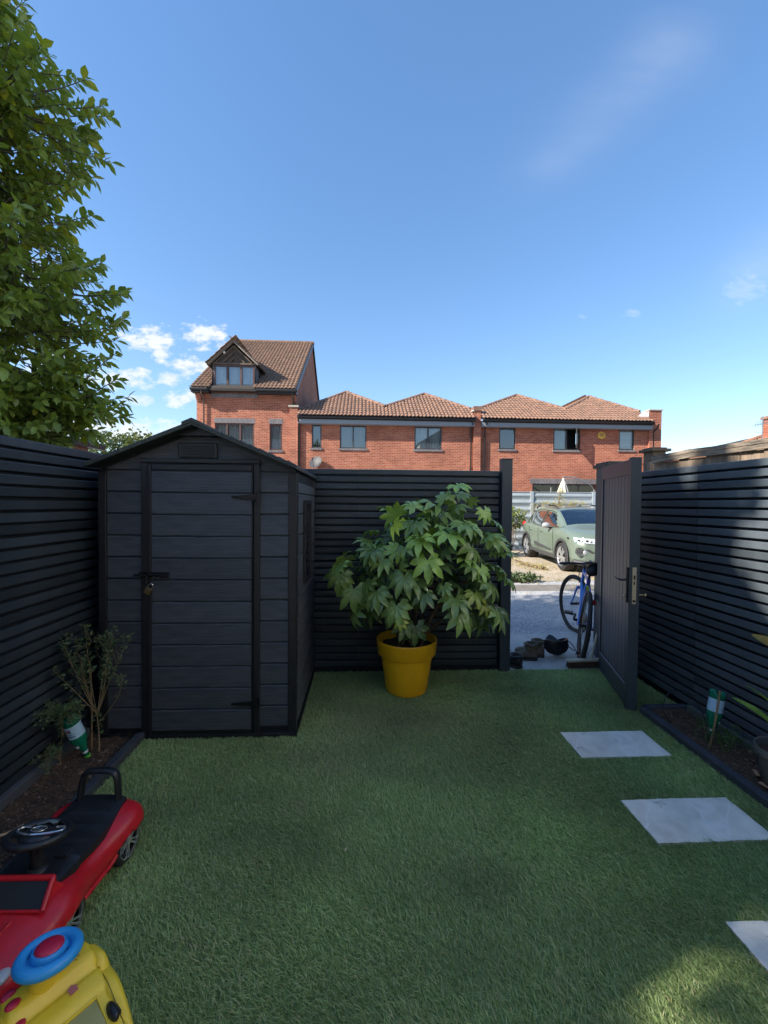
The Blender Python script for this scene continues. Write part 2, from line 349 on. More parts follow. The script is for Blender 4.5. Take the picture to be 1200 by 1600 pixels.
def lawn():
    g = G(); g.add([(-1.44, -1.4, .0), (2.11, -1.4, .0), (2.11, 3.0, .0), (2.46, 3.0, .0), (2.46, 3.79, .0), (-1.44, 3.79, .0)], [(0, 1, 2, 3, 4, 5)])
    obj('lawn_base', g, mat('turf_backing', (.20, .27, .10), .95, var=(.22, .29, .10), vscale=60, bump=.5, bscale=200), kind='structure', fix=False)
    rs = np.random.RandomState(5)
    def pts(x0, x1, y0, y1, dens):
        n = int((x1-x0)*(y1-y0)*dens); return np.column_stack([rs.uniform(x0, x1, n), rs.uniform(y0, y1, n)])
    P = np.vstack([pts(-1.42, 2.085, .95, 2.0, 34000), pts(-1.42, 2.085, 2.0, 3.0, 24000), pts(-.44, 2.47, 3.0, 3.79, 22000), pts(-1.42, 2.085, -1.2, .95, 4000)])
    keep = np.ones(len(P), bool); w_e = np.sin(P[:, 0]*71)+np.sin(P[:, 1]*57+P[:, 0]*23)
    for (x0, x1, y0, y1) in STONES:
        keep &= ~((P[:, 0] > x0+.007+.005*w_e) & (P[:, 0] < x1-.007-.005*w_e) & (P[:, 1] > y0+.004+.005*w_e) & (P[:, 1] < y1-.007-.005*w_e))
    keep &= ~((P[:, 0] < -.435) & (P[:, 1] > 2.745))
    keep &= ~((P[:, 0] > 1.285) & (P[:, 0] < 1.375) & (P[:, 1] > 3.755))
    P = P[keep]; n = len(P)
    # low frequency wear noise
    def lf(px, py, s, seed):
        q = np.random.RandomState(seed); o = np.zeros(len(px))
        for k in range(7):
            a = q.uniform(0, 6.28); f = s*q.uniform(.6, 1.8); o += np.sin((px*np.cos(a)+py*np.sin(a))*f+q.uniform(0, 6.28))
        return o/7
    w = lf(P[:, 0], P[:, 1], 6, 1); w2 = lf(P[:, 0], P[:, 1], 15, 2)
    h = rs.uniform(.013, .023, n)*(1+.18*w2)
    wd = rs.uniform(.0013, .0022, n)*(1+.25*np.clip(P[:, 1]-2, 0, 2))
    la = rad(150)+lf(P[:, 0], P[:, 1], 3, 9)*1.3+rs.normal(0, .75, n)
    lean = np.abs(rs.normal(1.15, .45, n))
    dx, dy = np.cos(la), np.sin(la)
    fa = rs.uniform(0, np.pi, n); sx, sy = np.cos(fa)*wd, np.sin(fa)*wd
    z0 = .0
    Vv = np.zeros((n, 5, 3), np.float32)
    Vv[:, 0] = np.column_stack([P[:, 0]-sx, P[:, 1]-sy, np.full(n, z0)])
    Vv[:, 1] = np.column_stack([P[:, 0]+sx, P[:, 1]+sy, np.full(n, z0)])
    mxx = P[:, 0]+dx*h*lean*.32; myy = P[:, 1]+dy*h*lean*.32
    Vv[:, 2] = np.column_stack([mxx+sx*.85, myy+sy*.85, h*.58]); Vv[:, 3] = np.column_stack([mxx-sx*.85, myy-sy*.85, h*.58])
    Vv[:, 4] = np.column_stack([P[:, 0]+dx*h*lean, P[:, 1]+dy*h*lean, h*(1.0-.16*lean)])
    me = bpy.data.meshes.new('turf')
    me.vertices.add(n*5); me.vertices.foreach_set('co', Vv.reshape(-1))
    base = (np.arange(n)*5)[:, None]
    idx = np.concatenate([base+0, base+1, base+2, base+3, base+3, base+2, base+4], axis=1).reshape(-1).astype(np.int32)
    me.loops.add(n*7); me.loops.foreach_set('vertex_index', idx)
    ls = np.column_stack([np.arange(n)*7, np.arange(n)*7+4]).reshape(-1).astype(np.int32)
    me.polygons.add(n*2); me.polygons.foreach_set('loop_start', ls)
    me.update(calc_edges=True)
    # artificial-turf fibre colours: mid green, lighter olive, straw thatch
    C = np.array([[.36, .47, .18], [.46, .56, .27], [.27, .38, .135], [.58, .52, .30]])
    wear = np.exp(-((P[:, 0]-.25)**2/.6+(P[:, 1]-2.95)**2/.07))*.5+np.exp(-((P[:, 0]+.22)**2/.10+(P[:, 1]-2.5)**2/.05))*.4+np.exp(-((P[:, 0]-.85)**2/.10+(P[:, 1]-2.55)**2/.05))*.3+np.clip(w2-.35, 0, .4)
    pr = rs.uniform(0, 1, n); k = np.where(pr < .45, 0, np.where(pr < .72, 1, np.where(pr < .96-.30*wear, 2, 3)))
    cc = C[k]*(1+.36*w+.20*w2)[:, None]*rs.uniform(.8, 1.2, n)[:, None]
    br = np.array([.29, .25, .14]); cc = cc*(1-(wear*.75)[:, None])+br*(wear*.75)[:, None]
    ca = np.ones((n, 5, 4), np.float32); ca[:, :, :3] = cc[:, None, :]; ca[:, :2, :3] *= .9
    at = me.color_attributes.new('fibre', 'FLOAT_COLOR', 'POINT'); at.data.foreach_set('color', ca.reshape(-1))
    m = bpy.data.materials.new('turf_fibre'); m.use_nodes = True; nt = m.node_tree; b = nt.nodes['Principled BSDF']
    a = nt.nodes.new('ShaderNodeAttribute'); a.attribute_name = 'fibre'; nt.links.new(a.outputs['Color'], b.inputs['Base Color'])
    b.inputs['Roughness'].default_value = .48; b.inputs['Specular IOR Level'].default_value = .45
    t = nt.nodes.new('ShaderNodeBsdfTranslucent'); nt.links.new(a.outputs['Color'], t.inputs[0]); ms = nt.nodes.new('ShaderNodeMixShader'); ms.inputs[0].default_value = .45
    nt.links.new(b.outputs[0], ms.inputs[1]); nt.links.new(t.outputs[0], ms.inputs[2]); nt.links.new(ms.outputs[0], nt.nodes['Material Output'].inputs[0])
    me.materials.append(m)
    o = bpy.data.objects.new('turf', me); col.objects.link(o); tag(o, 'short green artificial turf covering the garden floor', 'lawn', kind='stuff')
lawn()
g = G(); r_l = random.Random(12)
for i in range(150):
    x, y = r_l.uniform(-1.3, 2.0), r_l.uniform(1.1, 3.7)
    if x < -.4 and y > 2.7: continue
    s = r_l.uniform(.002, .006) if i > 12 else r_l.uniform(.008, .014); a = r_l.uniform(0, 6.3); M_ = T((x, y, .022)) @ Matrix.Rotation(a, 4, 'Z') @ Matrix.Rotation(r_l.uniform(-.5, .5), 4, 'Y')
    g.add([M_ @ V(q) for q in ((-s, 0, 0), (0, -s*.45, .001), (s, 0, .001), (0, s*.45, 0))], [(0, 1, 2, 3)])
obj('lawn_litter', g, mat('straw_bits', (.50, .42, .26), .9, var=(.22, .15, .08), vscale=3), kind='stuff', fix=False, label='tiny dry leaf crumbs and straw bits scattered on the lawn', cat='litter')

def bed(x0, x1, y0, y1, seed, hmax):
    def fn(u, v):
        x = x0+(x1-x0)*u; y = y0+(y1-y0)*v
        n = noise.fractal(V((x*4+seed, y*4, 0)), 1, 2, 5)*.022+noise.fractal(V((x*25, y*25, seed)), 1, 2, 3)*.008
        return (x, y, .012+hmax*math.sin(math.pi*u)*.6+n)
    g = G(); g.grid(fn, 34, int((y1-y0)*60))
    obj('soil_bed', g, soil_m, smooth=180, kind='structure')
    r = random.Random(seed); g = G(); g2 = G()
    for i in range(int((y1-y0)*620)):
        u, v = r.uniform(.04, .96), r.random(); x, y, z = fn(u, v); s = r.uniform(.002, .010); a = r.uniform(0, 6.3); t = r.uniform(-.6, .6)
        if i % 11 == 0: s *= 1.8
        c, q = math.cos(a), math.sin(a); w_ = s*r.uniform(.25, .6)
        M = T((x, y, z+.003)) @ Matrix.Rotation(a, 4, 'Z') @ Matrix.Rotation(t, 4, 'Y')
        (g2 if i % 17 == 0 and s < .007 else g).box(-s, s, -w_, w_, -.001, .0015, M)
    obj('bark_mulch', g, chip_m, kind='stuff', label='small brown bark chips strewn over the %s soil bed' % ('left' if x0 < 0 else 'right'), cat='mulch')
    obj('perlite', g2, mat('pale_grit', (.34, .30, .26), .9), kind='stuff', label='pale grit specks in the %s soil bed' % ('left' if x0 < 0 else 'right'), cat='grit')
bed(-1.80, -1.455, .6, 2.80, 2, .02)
bed(2.125, 2.47, .6, 2.98, 8, .02)
edge_m = mat('grey_edging', (.035, .042, .052), .7, var=(.055, .062, .075), vscale=6, bump=.3, bscale=60)
g = G(); g.box(-1.455, -1.405, .3, 2.752, -.02, .052)
obj('edging_board', g, edge_m, bevel=.006, label='dark grey edging board along the left soil bed', cat='edging')
g = G(); g.box(2.075, 2.125, .3, 2.98, -.02, .05)
obj('edging_board', g, edge_m, bevel=.006, label='dark grey edging board along the right soil bed', cat='edging')
g = G(); g.box(2.13, 2.46, 2.985, 3.03, -.02, .045)
obj('edging_board', g, edge_m, bevel=.006, label='short grey edging board closing the right bed behind the gate', cat='edging')
g = G(); g.box(2.432, 2.468, .3, 2.975, -.02, .062)
obj('gravel_board', g, mat('mossy_board', (.12, .14, .12), .85, var=(.06, .08, .07), vscale=8, bump=.5, bscale=40), bevel=.004, label='pale mossy board at the foot of the right fence', cat='board')
g = G(); g.box(-1.806, -1.77, .3, 2.79, -.02, .07)
obj('gravel_board', g, mat('grey_board', (.07, .075, .085), .8, bump=.3, bscale=40), bevel=.004, label='grey board at the foot of the left fence', cat='board')

# ------------------------------------------------------------------ slatted fences
def slat_mesh(name, length, h=.048, t=.018, m=None):
    g = G(); g.box(0, length, 0, t, 0, h); me = g.mesh(name); fixn(me)
    bm = bmesh.new(); bm.from_mesh(me); bmesh.ops.bevel(bm, geom=[e for e in bm.edges if abs((e.verts[0].co-e.verts[1].co).x) > .01], offset=.0035, segments=2, affect='EDGES', profile=.5); bm.to_mesh(me); bm.free()
    me.materials.append(m or fence_m); return me
def slat_fence(label, origin, rz, spans, posts, top=1.865, m=None):
    f = thing('slat_fence', label, 'fence', origin, rz); PITCH = .0655
    tot0 = spans[0][0]; tot1 = spans[-1][1]
    for a, b in spans:
        me = slat_mesh('slat', b-a, m=m)
        z = top-.052; k = 0
        while z > .02:
            o = bpy.data.objects.new('slat', me); col.objects.link(o); o.parent = f
            o.location = (a, rnd.uniform(-.0015, .0015), z+rnd.uniform(-.001, .001)); o.rotation_euler = (0, rnd.uniform(-.0006, .0006), 0)
            z -= PITCH; k += 1
    g = G(); g.box(tot0, tot1+.012, .026, .034, -.06, top-.012)
    obj('backing', g, fence_dark, f)
    for p in posts:
        g = G(); g.box(p-.02, p+.02, .034, .09, -.05, top-.02); obj('post', g, fence_dark, f)
    return f
# left fence: faces +X ; local x runs along +Y
lf = slat_fence('long dark slatted fence on the left, running towards the shed', (-1.81, -1.4, 0), math.pi/2, [(0, 5.24)], [.05, 1.8, 3.6, 5.2], top=1.882)
# right fence: faces -X ; local x runs along -Y
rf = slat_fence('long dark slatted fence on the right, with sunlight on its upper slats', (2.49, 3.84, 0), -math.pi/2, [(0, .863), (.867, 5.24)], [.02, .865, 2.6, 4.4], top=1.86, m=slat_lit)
bf = slat_fence('dark slatted fence behind the yellow pot, between shed and gateway', (-1.79, 3.82, 0), 0, [(0, 1.738), (1.742, 3.055)], [.05, 1.74], top=1.867)
g = G(); g.box(1.277, 1.373, 3.765, 3.86, -.05, 1.965)
g2 = G(); g2.box(1.273, 1.377, 3.761, 3.864, 1.965, 1.975)
p = thing('fence_post', 'square dark gate post right of the slatted fence, at the gateway', 'post')
obj('post', g, gate_frame_m, p, bevel=.004); obj('cap', g2, gate_frame_m, p, bevel=.003)

# ------------------------------------------------------------------ gate, open into the garden
def gate():
    # hinge axis at (2.25,3.80), free end at (2.0,3.0)
    a = V((2.262, 3.80, 0)); b = V((2.03, 3.0, 0)); d = (b-a); ln = d.length; d.normalize()
    n = V((d.y, -d.x, 0))            # local +Y chosen so that -Y faces the garden (-X side)
    M = Matrix(((d.x, -d.y, 0, a.x), (d.y, d.x, 0, a.y), (0, 0, 1, 0), (0, 0, 0, 1)))
    t = thing('garden_gate', 'open dark grey boarded gate swung into the garden', 'gate', M=M)
    # faces: local y negative side is world?  d=(-.28,-.96): left normal (local +Y)=(.96,-.28) -> right side;  garden side is local -Y
    H = 1.905; w = ln; th = .022
    fr = [(0, .05), (w-.012, w)]
    g = G(); g.box(0, .035, -th, th, .012, H); obj('stile', g, gate_frame_m, t, bevel=.002)
    g = G(); g.box(w-.055, w, -.036, .036, .012, H+.008); obj('stile', g, gate_frame_m, t, bevel=.003)
    g = G(); g.box(.035, w-.055, -th, th, H-.115, H); obj('rail', g, gate_frame_m, t, bevel=.003)
    g = G(); g.box(.035, w-.055, -th, th, .012, .175); obj('rail', g, gate_frame_m, t, bevel=.003)
    g = G(); g.box(.04, w-.06, -th-.004, -th-.0005, .172, .18); obj('trim', g, mat('trim_edge', (.25, .28, .32), .4), t)
    n_b = 9; x = .035; bw = (w-.09)/n_b
    g = G(); g.box(0, bw-.0022, 0, .018, 0, H-.29); me = g.mesh('board'); fixn(me)
    bm = bmesh.new(); bm.from_mesh(me); bmesh.ops.bevel(bm, geom=[e for e in bm.edges if abs((e.verts[0].co-e.verts[1].co).z) > .5], offset=.0025, segments=1, affect='EDGES'); bm.to_mesh(me); bm.free()
    me.materials.append(gate_m)
    for i in range(n_b):
        o = bpy.data.objects.new('board', me); col.objects.link(o); o.parent = t; o.location = (.035+.002+i*bw, -.012, .175)
    g = G(); g.box(.03, w-.05, .007, .012, .1, H-.05); obj('backing', g, gate_frame_m, t)
    # lock: face plate on the stile end, long plate and lever on the garden face
    g = G(); g.box(w+.0005, w+.003, -.014, .014, .815, 1.09); lk = obj('lock_plate', g, steel, t, bevel=.001)
    g = G(); g.box(w+.0035, w+.006, -.006, .006, 1.0, 1.03); g.box(w+.0035, w+.005, -.010, .010, .83, .845); g.box(w+.0035, w+.0052, -.005, .004, .96, .985)
    obj('bolt', g, black_mt, lk)
    g = G(); g.box(w-.045, w-.012, -.050, -.0365, .82, 1.085); lp = obj('handle_plate', g, black_pl, t, bevel=.004)
    g = G(); g.tube([(w-.028, -.05, .99), (w-.028, -.085, .99), (w-.04, -.09, .99), (w-.15, -.09, .99)], [.008, .008, .0085, .007], 10); obj('handle', g, black_pl, t, smooth=50)
    g = G(); g.lathe([(.0, 0), (.009, .0), (.009, .012), (.0, .014)], 14, T((w-.028, -.051, .87)) @ R(90, 'X')); obj('keyhole', g, steel, t, smooth=40)
    g = G(); g.tube([(w-.03, .037, .88), (w-.03, .075, .88)], .006, 10); g.ball((w-.03, .085, .88), .014); obj('knob', g, brass, t, smooth=60)
    for z in (.25, .98, 1.65):
        g = G(); g.tube([(-.012, 0, z-.05), (-.012, 0, z+.05)], .009, 10); obj('hinge', g, black_mt, t, smooth=50)
    # far gate post with wide composite cap
    p = thing('gate_post', 'dark capped post on which the open gate hangs', 'post', (2.345, 3.89, 0))
    g = G(); g.box(-.055, .055, -.05, .05, -.05, 1.91); obj('post', g, gate_frame_m, p, bevel=.004)
    p = thing('capped_pier', 'squat dark pier with a wide moulded cap behind the gate top', 'pier', (2.54, 4.10, 0))
    g = G(); g.box(-.13, .13, -.1, .1, -.05, 1.93); obj('pier', g, fence_m, p, bevel=.004)
    g = G(); g.box(-.155, .155, -.125, .125, 1.93, 1.965); g.box(-.135, .135, -.105, .105, 1.9652, 1.985); g.box(-.09, .09, -.07, .07, 1.9852, 1.995); obj('cap', g, black_pl, p, bevel=.006)
gate()

# ------------------------------------------------------------------ shed
shed_m = mat('shed_plank', (.042, .047, .056), .46, var=(.074, .080, .093), vscale=9, vdet=8, bump=.55, bscale=34, stretch=(.5, .5, 7), objvar=.12)
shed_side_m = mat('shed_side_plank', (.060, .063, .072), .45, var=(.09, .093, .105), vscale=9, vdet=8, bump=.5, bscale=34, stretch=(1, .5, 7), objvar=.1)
trim_m = mat('shed_trim', (.012, .012, .014), .45, bump=.08, bscale=60)
roof_m = mat('shed_roof_plastic', (.022, .026, .026), .5, var=(.03, .038, .030), vscale=3, bump=.3, bscale=120)
def plank_mesh(name, w, h, m, d=.012):
    g = G(); b = .005
    # front face proud with chamfered edges, open back
    prof = [(0, 0), (.0, d*.4), (b, d), (h-b, d), (h, d*.4), (h, 0)]
    vs = []; 
    for x in (0, w):
        vs += [(x, -q[1], q[0]) for q in prof]
    k = len(prof); fs = [(i, i+1, k+i+1, k+i) for i in range(k-1)]+[tuple(range(k)), tuple(range(k, 2*k))[::-1]]
    g.add(vs, fs); me = g.mesh(name); fixn(me); me.materials.append(m); return me
def shed():
    X0, X1, Y0, Y1 = -1.69, -.445, 2.78, 3.76; W = X1-X0; cx = (X0+X1)/2; HE = 1.755; HP = 2.015
    s = thing('garden_shed', 'black plank-effect plastic shed with a padlocked door', 'shed', (X0, Y0, 0))
    D = Y1-Y0; c = W/2
    # dark shell (walls behind the planks)
    g = G(); pts = [(0, .0, 0), (W, .0, 0), (W, .0, HE+.022), (c, .0, HP+.02), (0, .0, HE+.022)]; g.prism(pts, (0, D, 0)); obj('shell', g, trim_m, s)
    g = G(); g.box(-.02, W+.02, -.035, D+.01, -.02, .03); obj('floor_base', g, trim_m, s, bevel=.004)
    PH = .141; z0 = .045
    def planks(x, w, zz, n, kind='plank', y=-.002):
        me = plank_mesh('plank', w, PH-.006, shed_m)
        for i in range(n):
            o = bpy.data.objects.new('plank', me); col.objects.link(o); o.parent = s; o.location = (x, y, zz+i*PH)
    planks(.045, .225, z0+.02, 12); planks(1.015, .205, z0+.02, 12)
    # gable board above the door
    g = G(); zt = z0+.02+12*PH+.003; sl = (HP-HE)/c
    g.prism([(.045, -.002, zt), (W-.045, -.002, zt), (W-.045, -.002, HE+.03*sl), (c, -.002, HP-.006), (.045, -.002, HE+.03*sl)], (0, -.010, 0)); obj('gable_board', g, shed_m, s)
    # vent
    g = G(); vx = c-.003; g.box(vx-.125, vx+.125, -.026, -.0125, 1.832, 1.932); v = obj('vent', g, trim_m, s, bevel=.008)
    for i in range(5):
        g = G(); g.box(vx-.105, vx+.105, -.036, -.027, 1.845+i*.016, 1.852+i*.016); obj('louvre', g, black_pl, v, bevel=.001)
    # corner trims
    g = G(); g.box(-.008, .042, -.022, .03, 0, HE-.01); obj('corner_trim', g, trim_m, s, bevel=.004)
    g = G(); g.box(W-.042, W+.012, -.022, .03, 0, HE-.01); obj('corner_trim', g, trim_m, s, bevel=.004)
    # door frame
    dx0, dx1, dz0, dz1 = .275, 1.01, .02, 1.80
    g = G(); g.box(dx0-.008, dx0+.032, -.034, -.003, dz0, dz1); obj('door_jamb', g, trim_m, s, bevel=.004)
    g = G(); g.box(dx1-.030, dx1+.008, -.034, -.003, dz0, dz1); obj('door_jamb', g, trim_m, s, bevel=.004)
    g = G(); g.box(dx0-.012, dx1+.012, -.036, -.003, dz1+.001, dz1+.03); obj('door_header', g, trim_m, s, bevel=.004)
    # door leaf
    g = G(); g.box(dx0+.036, dx1-.034, -.030, -.004, .03, 1.79); dr = obj('door', g, trim_m, s, bevel=.003)
    px0, px1 = dx0+.062, dx1-.062+.02
    me = plank_mesh('plank', px1-px0, PH-.005, shed_m, .010)
    for i in range(12):
        o = bpy.data.objects.new('plank', me); col.objects.link(o); o.parent = dr; o.location = (px0, -.031, .06+i*PH)
    for x in (dx0+.036, px1+.002):
        g = G(); g.box(x, x+(px0-dx0-.038 if x < .5 else dx1-.036-px1), -.044, -.0305, .03, 1.79); obj('door_stile', g, trim_m, dr, bevel=.004)
    g = G(); g.box(px0, px1, -.044, -.0305, 1.754, 1.79); obj('door_rail', g, trim_m, dr, bevel=.003)
    # strap hinges
    for z in (1.585, .235):
        g = G(); g.prism([(px1+.035, -.0455, z-.02), (px1+.035, -.0455, z+.02), (px1-.12, -.0455, z+.006), (px1-.13, -.0455, z), (px1-.12, -.0455, z-.006)], (0, -.006, 0))
        g.box(px1+.036, px1+.056, -.052, -.0455, z-.04, z+.04); g.tube([(px1+.035, -.052, z-.035), (px1+.035, -.052, z+.035)], .006, 8)
        for q in (-.10, -.05, 0, .02): g.ball((px1+q, -.053, z), .004, 6, 5)
        obj('hinge', g, black_gl, dr, bevel=.001)
    # slide bolt and padlock
    g = G(); g.box(dx0-.012, dx0+.175, -.056, -.046, 1.07, 1.098); g.tube([(dx0-.04, -.064, 1.08), (dx0+.16, -.064, 1.08)], .007, 8)
    for x in (.0, .05, .13, .165): g.box(dx0+x-.007, dx0+x+.007, -.073, -.0565, 1.066, 1.095)
    g.tube([(dx0+.045, -.07, 1.075), (dx0+.045, -.075, 1.03)], .006, 8); bo = obj('bolt', g, black_gl, s, bevel=.001)
    pl = thing('padlock', 'small brass padlock hanging from the shed bolt', 'padlock', (X0+dx0+.062, Y0-.068, 1.0))
    M = R(28, 'Y')
    g = G(); g.box(-.021, .021, -.009, .009, -.042, -.002, M); obj('body', g, mat('worn_brass', (.28, .2, .1), .4, metal=1), pl, bevel=.003)
    g = G(); sh = [M @ V((-.012, 0, -.002)), M @ V((-.012, 0, .018))]+[M @ V((.012*math.cos(a), 0, .018+.012*math.sin(a))) for a in [math.pi*(1-i/6) for i in range(7)]]+[M @ V((.012, 0, -.002))]
    g.tube(sh, .003, 8); obj('shackle', g, chrome, pl, smooth=60)
    # right side wall planks
    me = plank_mesh('side_plank', D-.085, PH-.006, shed_side_m)
    Ms = T((W+.002, .045, 0)) @ Matrix.Rotation(math.pi/2, 4, 'Z')
    for i in range(11):
        o = bpy.data.objects.new('plank', me); col.objects.link(o); o.parent = s; o.matrix_local = T((0, 0, z0+.02+i*PH)) @ Ms
    me2 = plank_mesh('side_plank', D-.085, .07, shed_side_m)
    o = bpy.data.objects.new('plank', me2); col.objects.link(o); o.parent = s; o.matrix_local = T((0, 0, z0+.02+11*PH)) @ Ms
    g = G(); g.box(W-.03, W+.012, D-.04, D+.012, 0, HE-.01); obj('corner_trim', g, trim_m, s, bevel=.004)
    # side window
    g = G(); wx = W+.0145
    for (a, b, z_, z__) in ((.25, .28, .97, 1.57), (.57, .60, .97, 1.57), (.2801, .5699, .97, 1.0), (.2801, .5699, 1.54, 1.57), (.2801, .5699, 1.26, 1.28)): g.box(wx, wx+.02, a, b, z_, z__)
    wn = obj('window', g, trim_m, s, bevel=.003)
    g = G(); g.box(wx+.004, wx+.008, .27, .58, .98, 1.56); obj('pane', g, mat('smoked_pane', (.01, .012, .015), .12), wn)
    # roof: two sheets with thickness and drip edge
    ez = .052; RZ = HP+.043
    for sgn, nm in ((-1, 'roof'), (1, 'roof')):
        ex = c+sgn*(c+.028); ze = RZ-.27
        g = G(); y0, y1 = -.13, D+.06
        g.prism([(c, y0, RZ), (ex, y0, ze), (ex, y0, ze-.028), (c, y0, RZ-.03)], (0, y1-y0, 0))
        r = obj('roof', g, roof_m, s, bevel=.004)
        g = G(); n = 11
        for i in range(1, n):
            t = i/n; xx = c+(ex-c)*t; zz = RZ+(ze-RZ)*t
            g.box(xx-.004, xx+.004, y0+.02, y1-.02, zz+.0005, zz+.006)
        obj('rib', g, roof_m, r)
    g = G(); g.prism([(c-.06, -.135, RZ-.016+.006), (c, -.135, RZ+.016), (c+.06, -.135, RZ-.01), (c+.06, -.135, RZ-.034), (c, -.135, RZ-.014), (c-.06, -.135, RZ-.034)], (0, D+.2, 0)); obj('ridge_cap', g, roof_m, s, bevel=.002)
    g = G(); g.prism([(c-.14, -.06, RZ-.085), (c+.14, -.06, RZ-.085), (c+.02, -.06, RZ-.035), (c-.02, -.06, RZ-.035)], (0, .045, 0)); obj('gable_trim', g, trim_m, s, bevel=.003)
shed()
# ================================================================== yellow pot and fatsia
pot_m = mat('yellow_pot_plastic', (.82, .42, .008), .34, var=(.72, .36, .008), vscale=4, bump=.05, bscale=60)
def pot():
    p = thing('plant_pot', 'big yellow plastic pot holding the large-leaved shrub', 'plant pot', (.372, 3.42, 0))
    g = G(); g.lathe([(.0, .004), (.155, .004), (.166, .012), (.172, .03), (.214, .32), (.212, .335), (.205, .34), (.2, .30), (.17, .06), (0, .05)], 64); obj('body', g, pot_m, p, smooth=40)
    g = G(); g.lathe([(.213, .318), (.232, .315), (.240, .325), (.250, .425), (.251, .434), (.246, .440), (.236, .438), (.230, .42), (.212, .33)], 64); obj('rim', g, pot_m, p, smooth=50)
    g = G(); rr = random.Random(1)
    def fn(u, v):
        a = u*2*math.pi; r = .225*v; return (r*math.cos(a), r*math.sin(a), .375+.02*noise.noise(V((r*math.cos(a)*12, r*math.sin(a)*12, 3))))
    g.grid(fn, 32, 8, True); obj('soil', g, soil_m, p, smooth=180)
pot()
def leaf_mat(name, c, c2, rough=.35, trans=.12, ov=.3):
    m = mat(name, c, rough*.75, var=c2, vscale=14, vdet=3, bump=.25, bscale=45, objvar=ov, trans=trans, spec=.55); return m
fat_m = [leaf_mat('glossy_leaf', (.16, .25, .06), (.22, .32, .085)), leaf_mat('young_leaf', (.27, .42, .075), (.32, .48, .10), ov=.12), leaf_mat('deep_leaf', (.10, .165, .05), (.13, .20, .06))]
def palmate(name, m, nl=8, seed=0, droop=.5):
    r = random.Random(seed); g = G(); R1 = .155
    angs = [rad(-128+256*i/(nl-1)) for i in range(nl)]
    def pt(a, d, zz=0): return V((d*math.cos(a), d*math.sin(a), zz - droop*d*d*2.6))
    for i, a in enumerate(angs):
        k = 1-.42*abs(a)/rad(128)**1.0*.9; L_ = R1*k*r.uniform(.93, 1.07); hw = (angs[1]-angs[0])/2
        a += r.uniform(-.04, .04); tw = r.uniform(-.3, .3)
        st = [(.0, 0), (.30, .15), (.43, .19), (.57, .255), (.70, .25), (.85, .15), (1.0, 0)]
        sp = [V((0, 0, 0)) for _ in st]; lf_, rt_ = [], []; md = []
        bend = r.uniform(.3, 1.1)
        for (t, wdt) in st:
            d = L_*t; w_ = wdt*R1*.62
            if t < .5: w_ = min(w_*1.4, d*math.tan(hw)*1.02)
            drop = -bend*.20*L_*t**3
            md.append(pt(a, d, drop-.004*math.sin(t*9)))
            s = V((-math.sin(a), math.cos(a), 0))
            up = .42*w_+.0035*math.sin(t*22+i)
            lf_.append(pt(a, d, drop+up+tw*w_*.4)+s*w_); rt_.append(pt(a, d, drop+up-tw*w_*.4)-s*w_)
        n = len(st); vs = md+lf_+rt_
        fs = []
        for j in range(n-1):
            if j == 0: fs += [(0, n+1, 1), (0, 1, 2*n+1)]
            elif j == n-2: fs += [(j, n+j, n-1), (j, n-1, 2*n+j)]
            else: fs += [(j, n+j, n+j+1, j+1), (j, j+1, 2*n+j+1, 2*n+j)]
        g.add(vs, fs)
    me = g.mesh(name); me.materials.append(m); me.shade_smooth(); return me
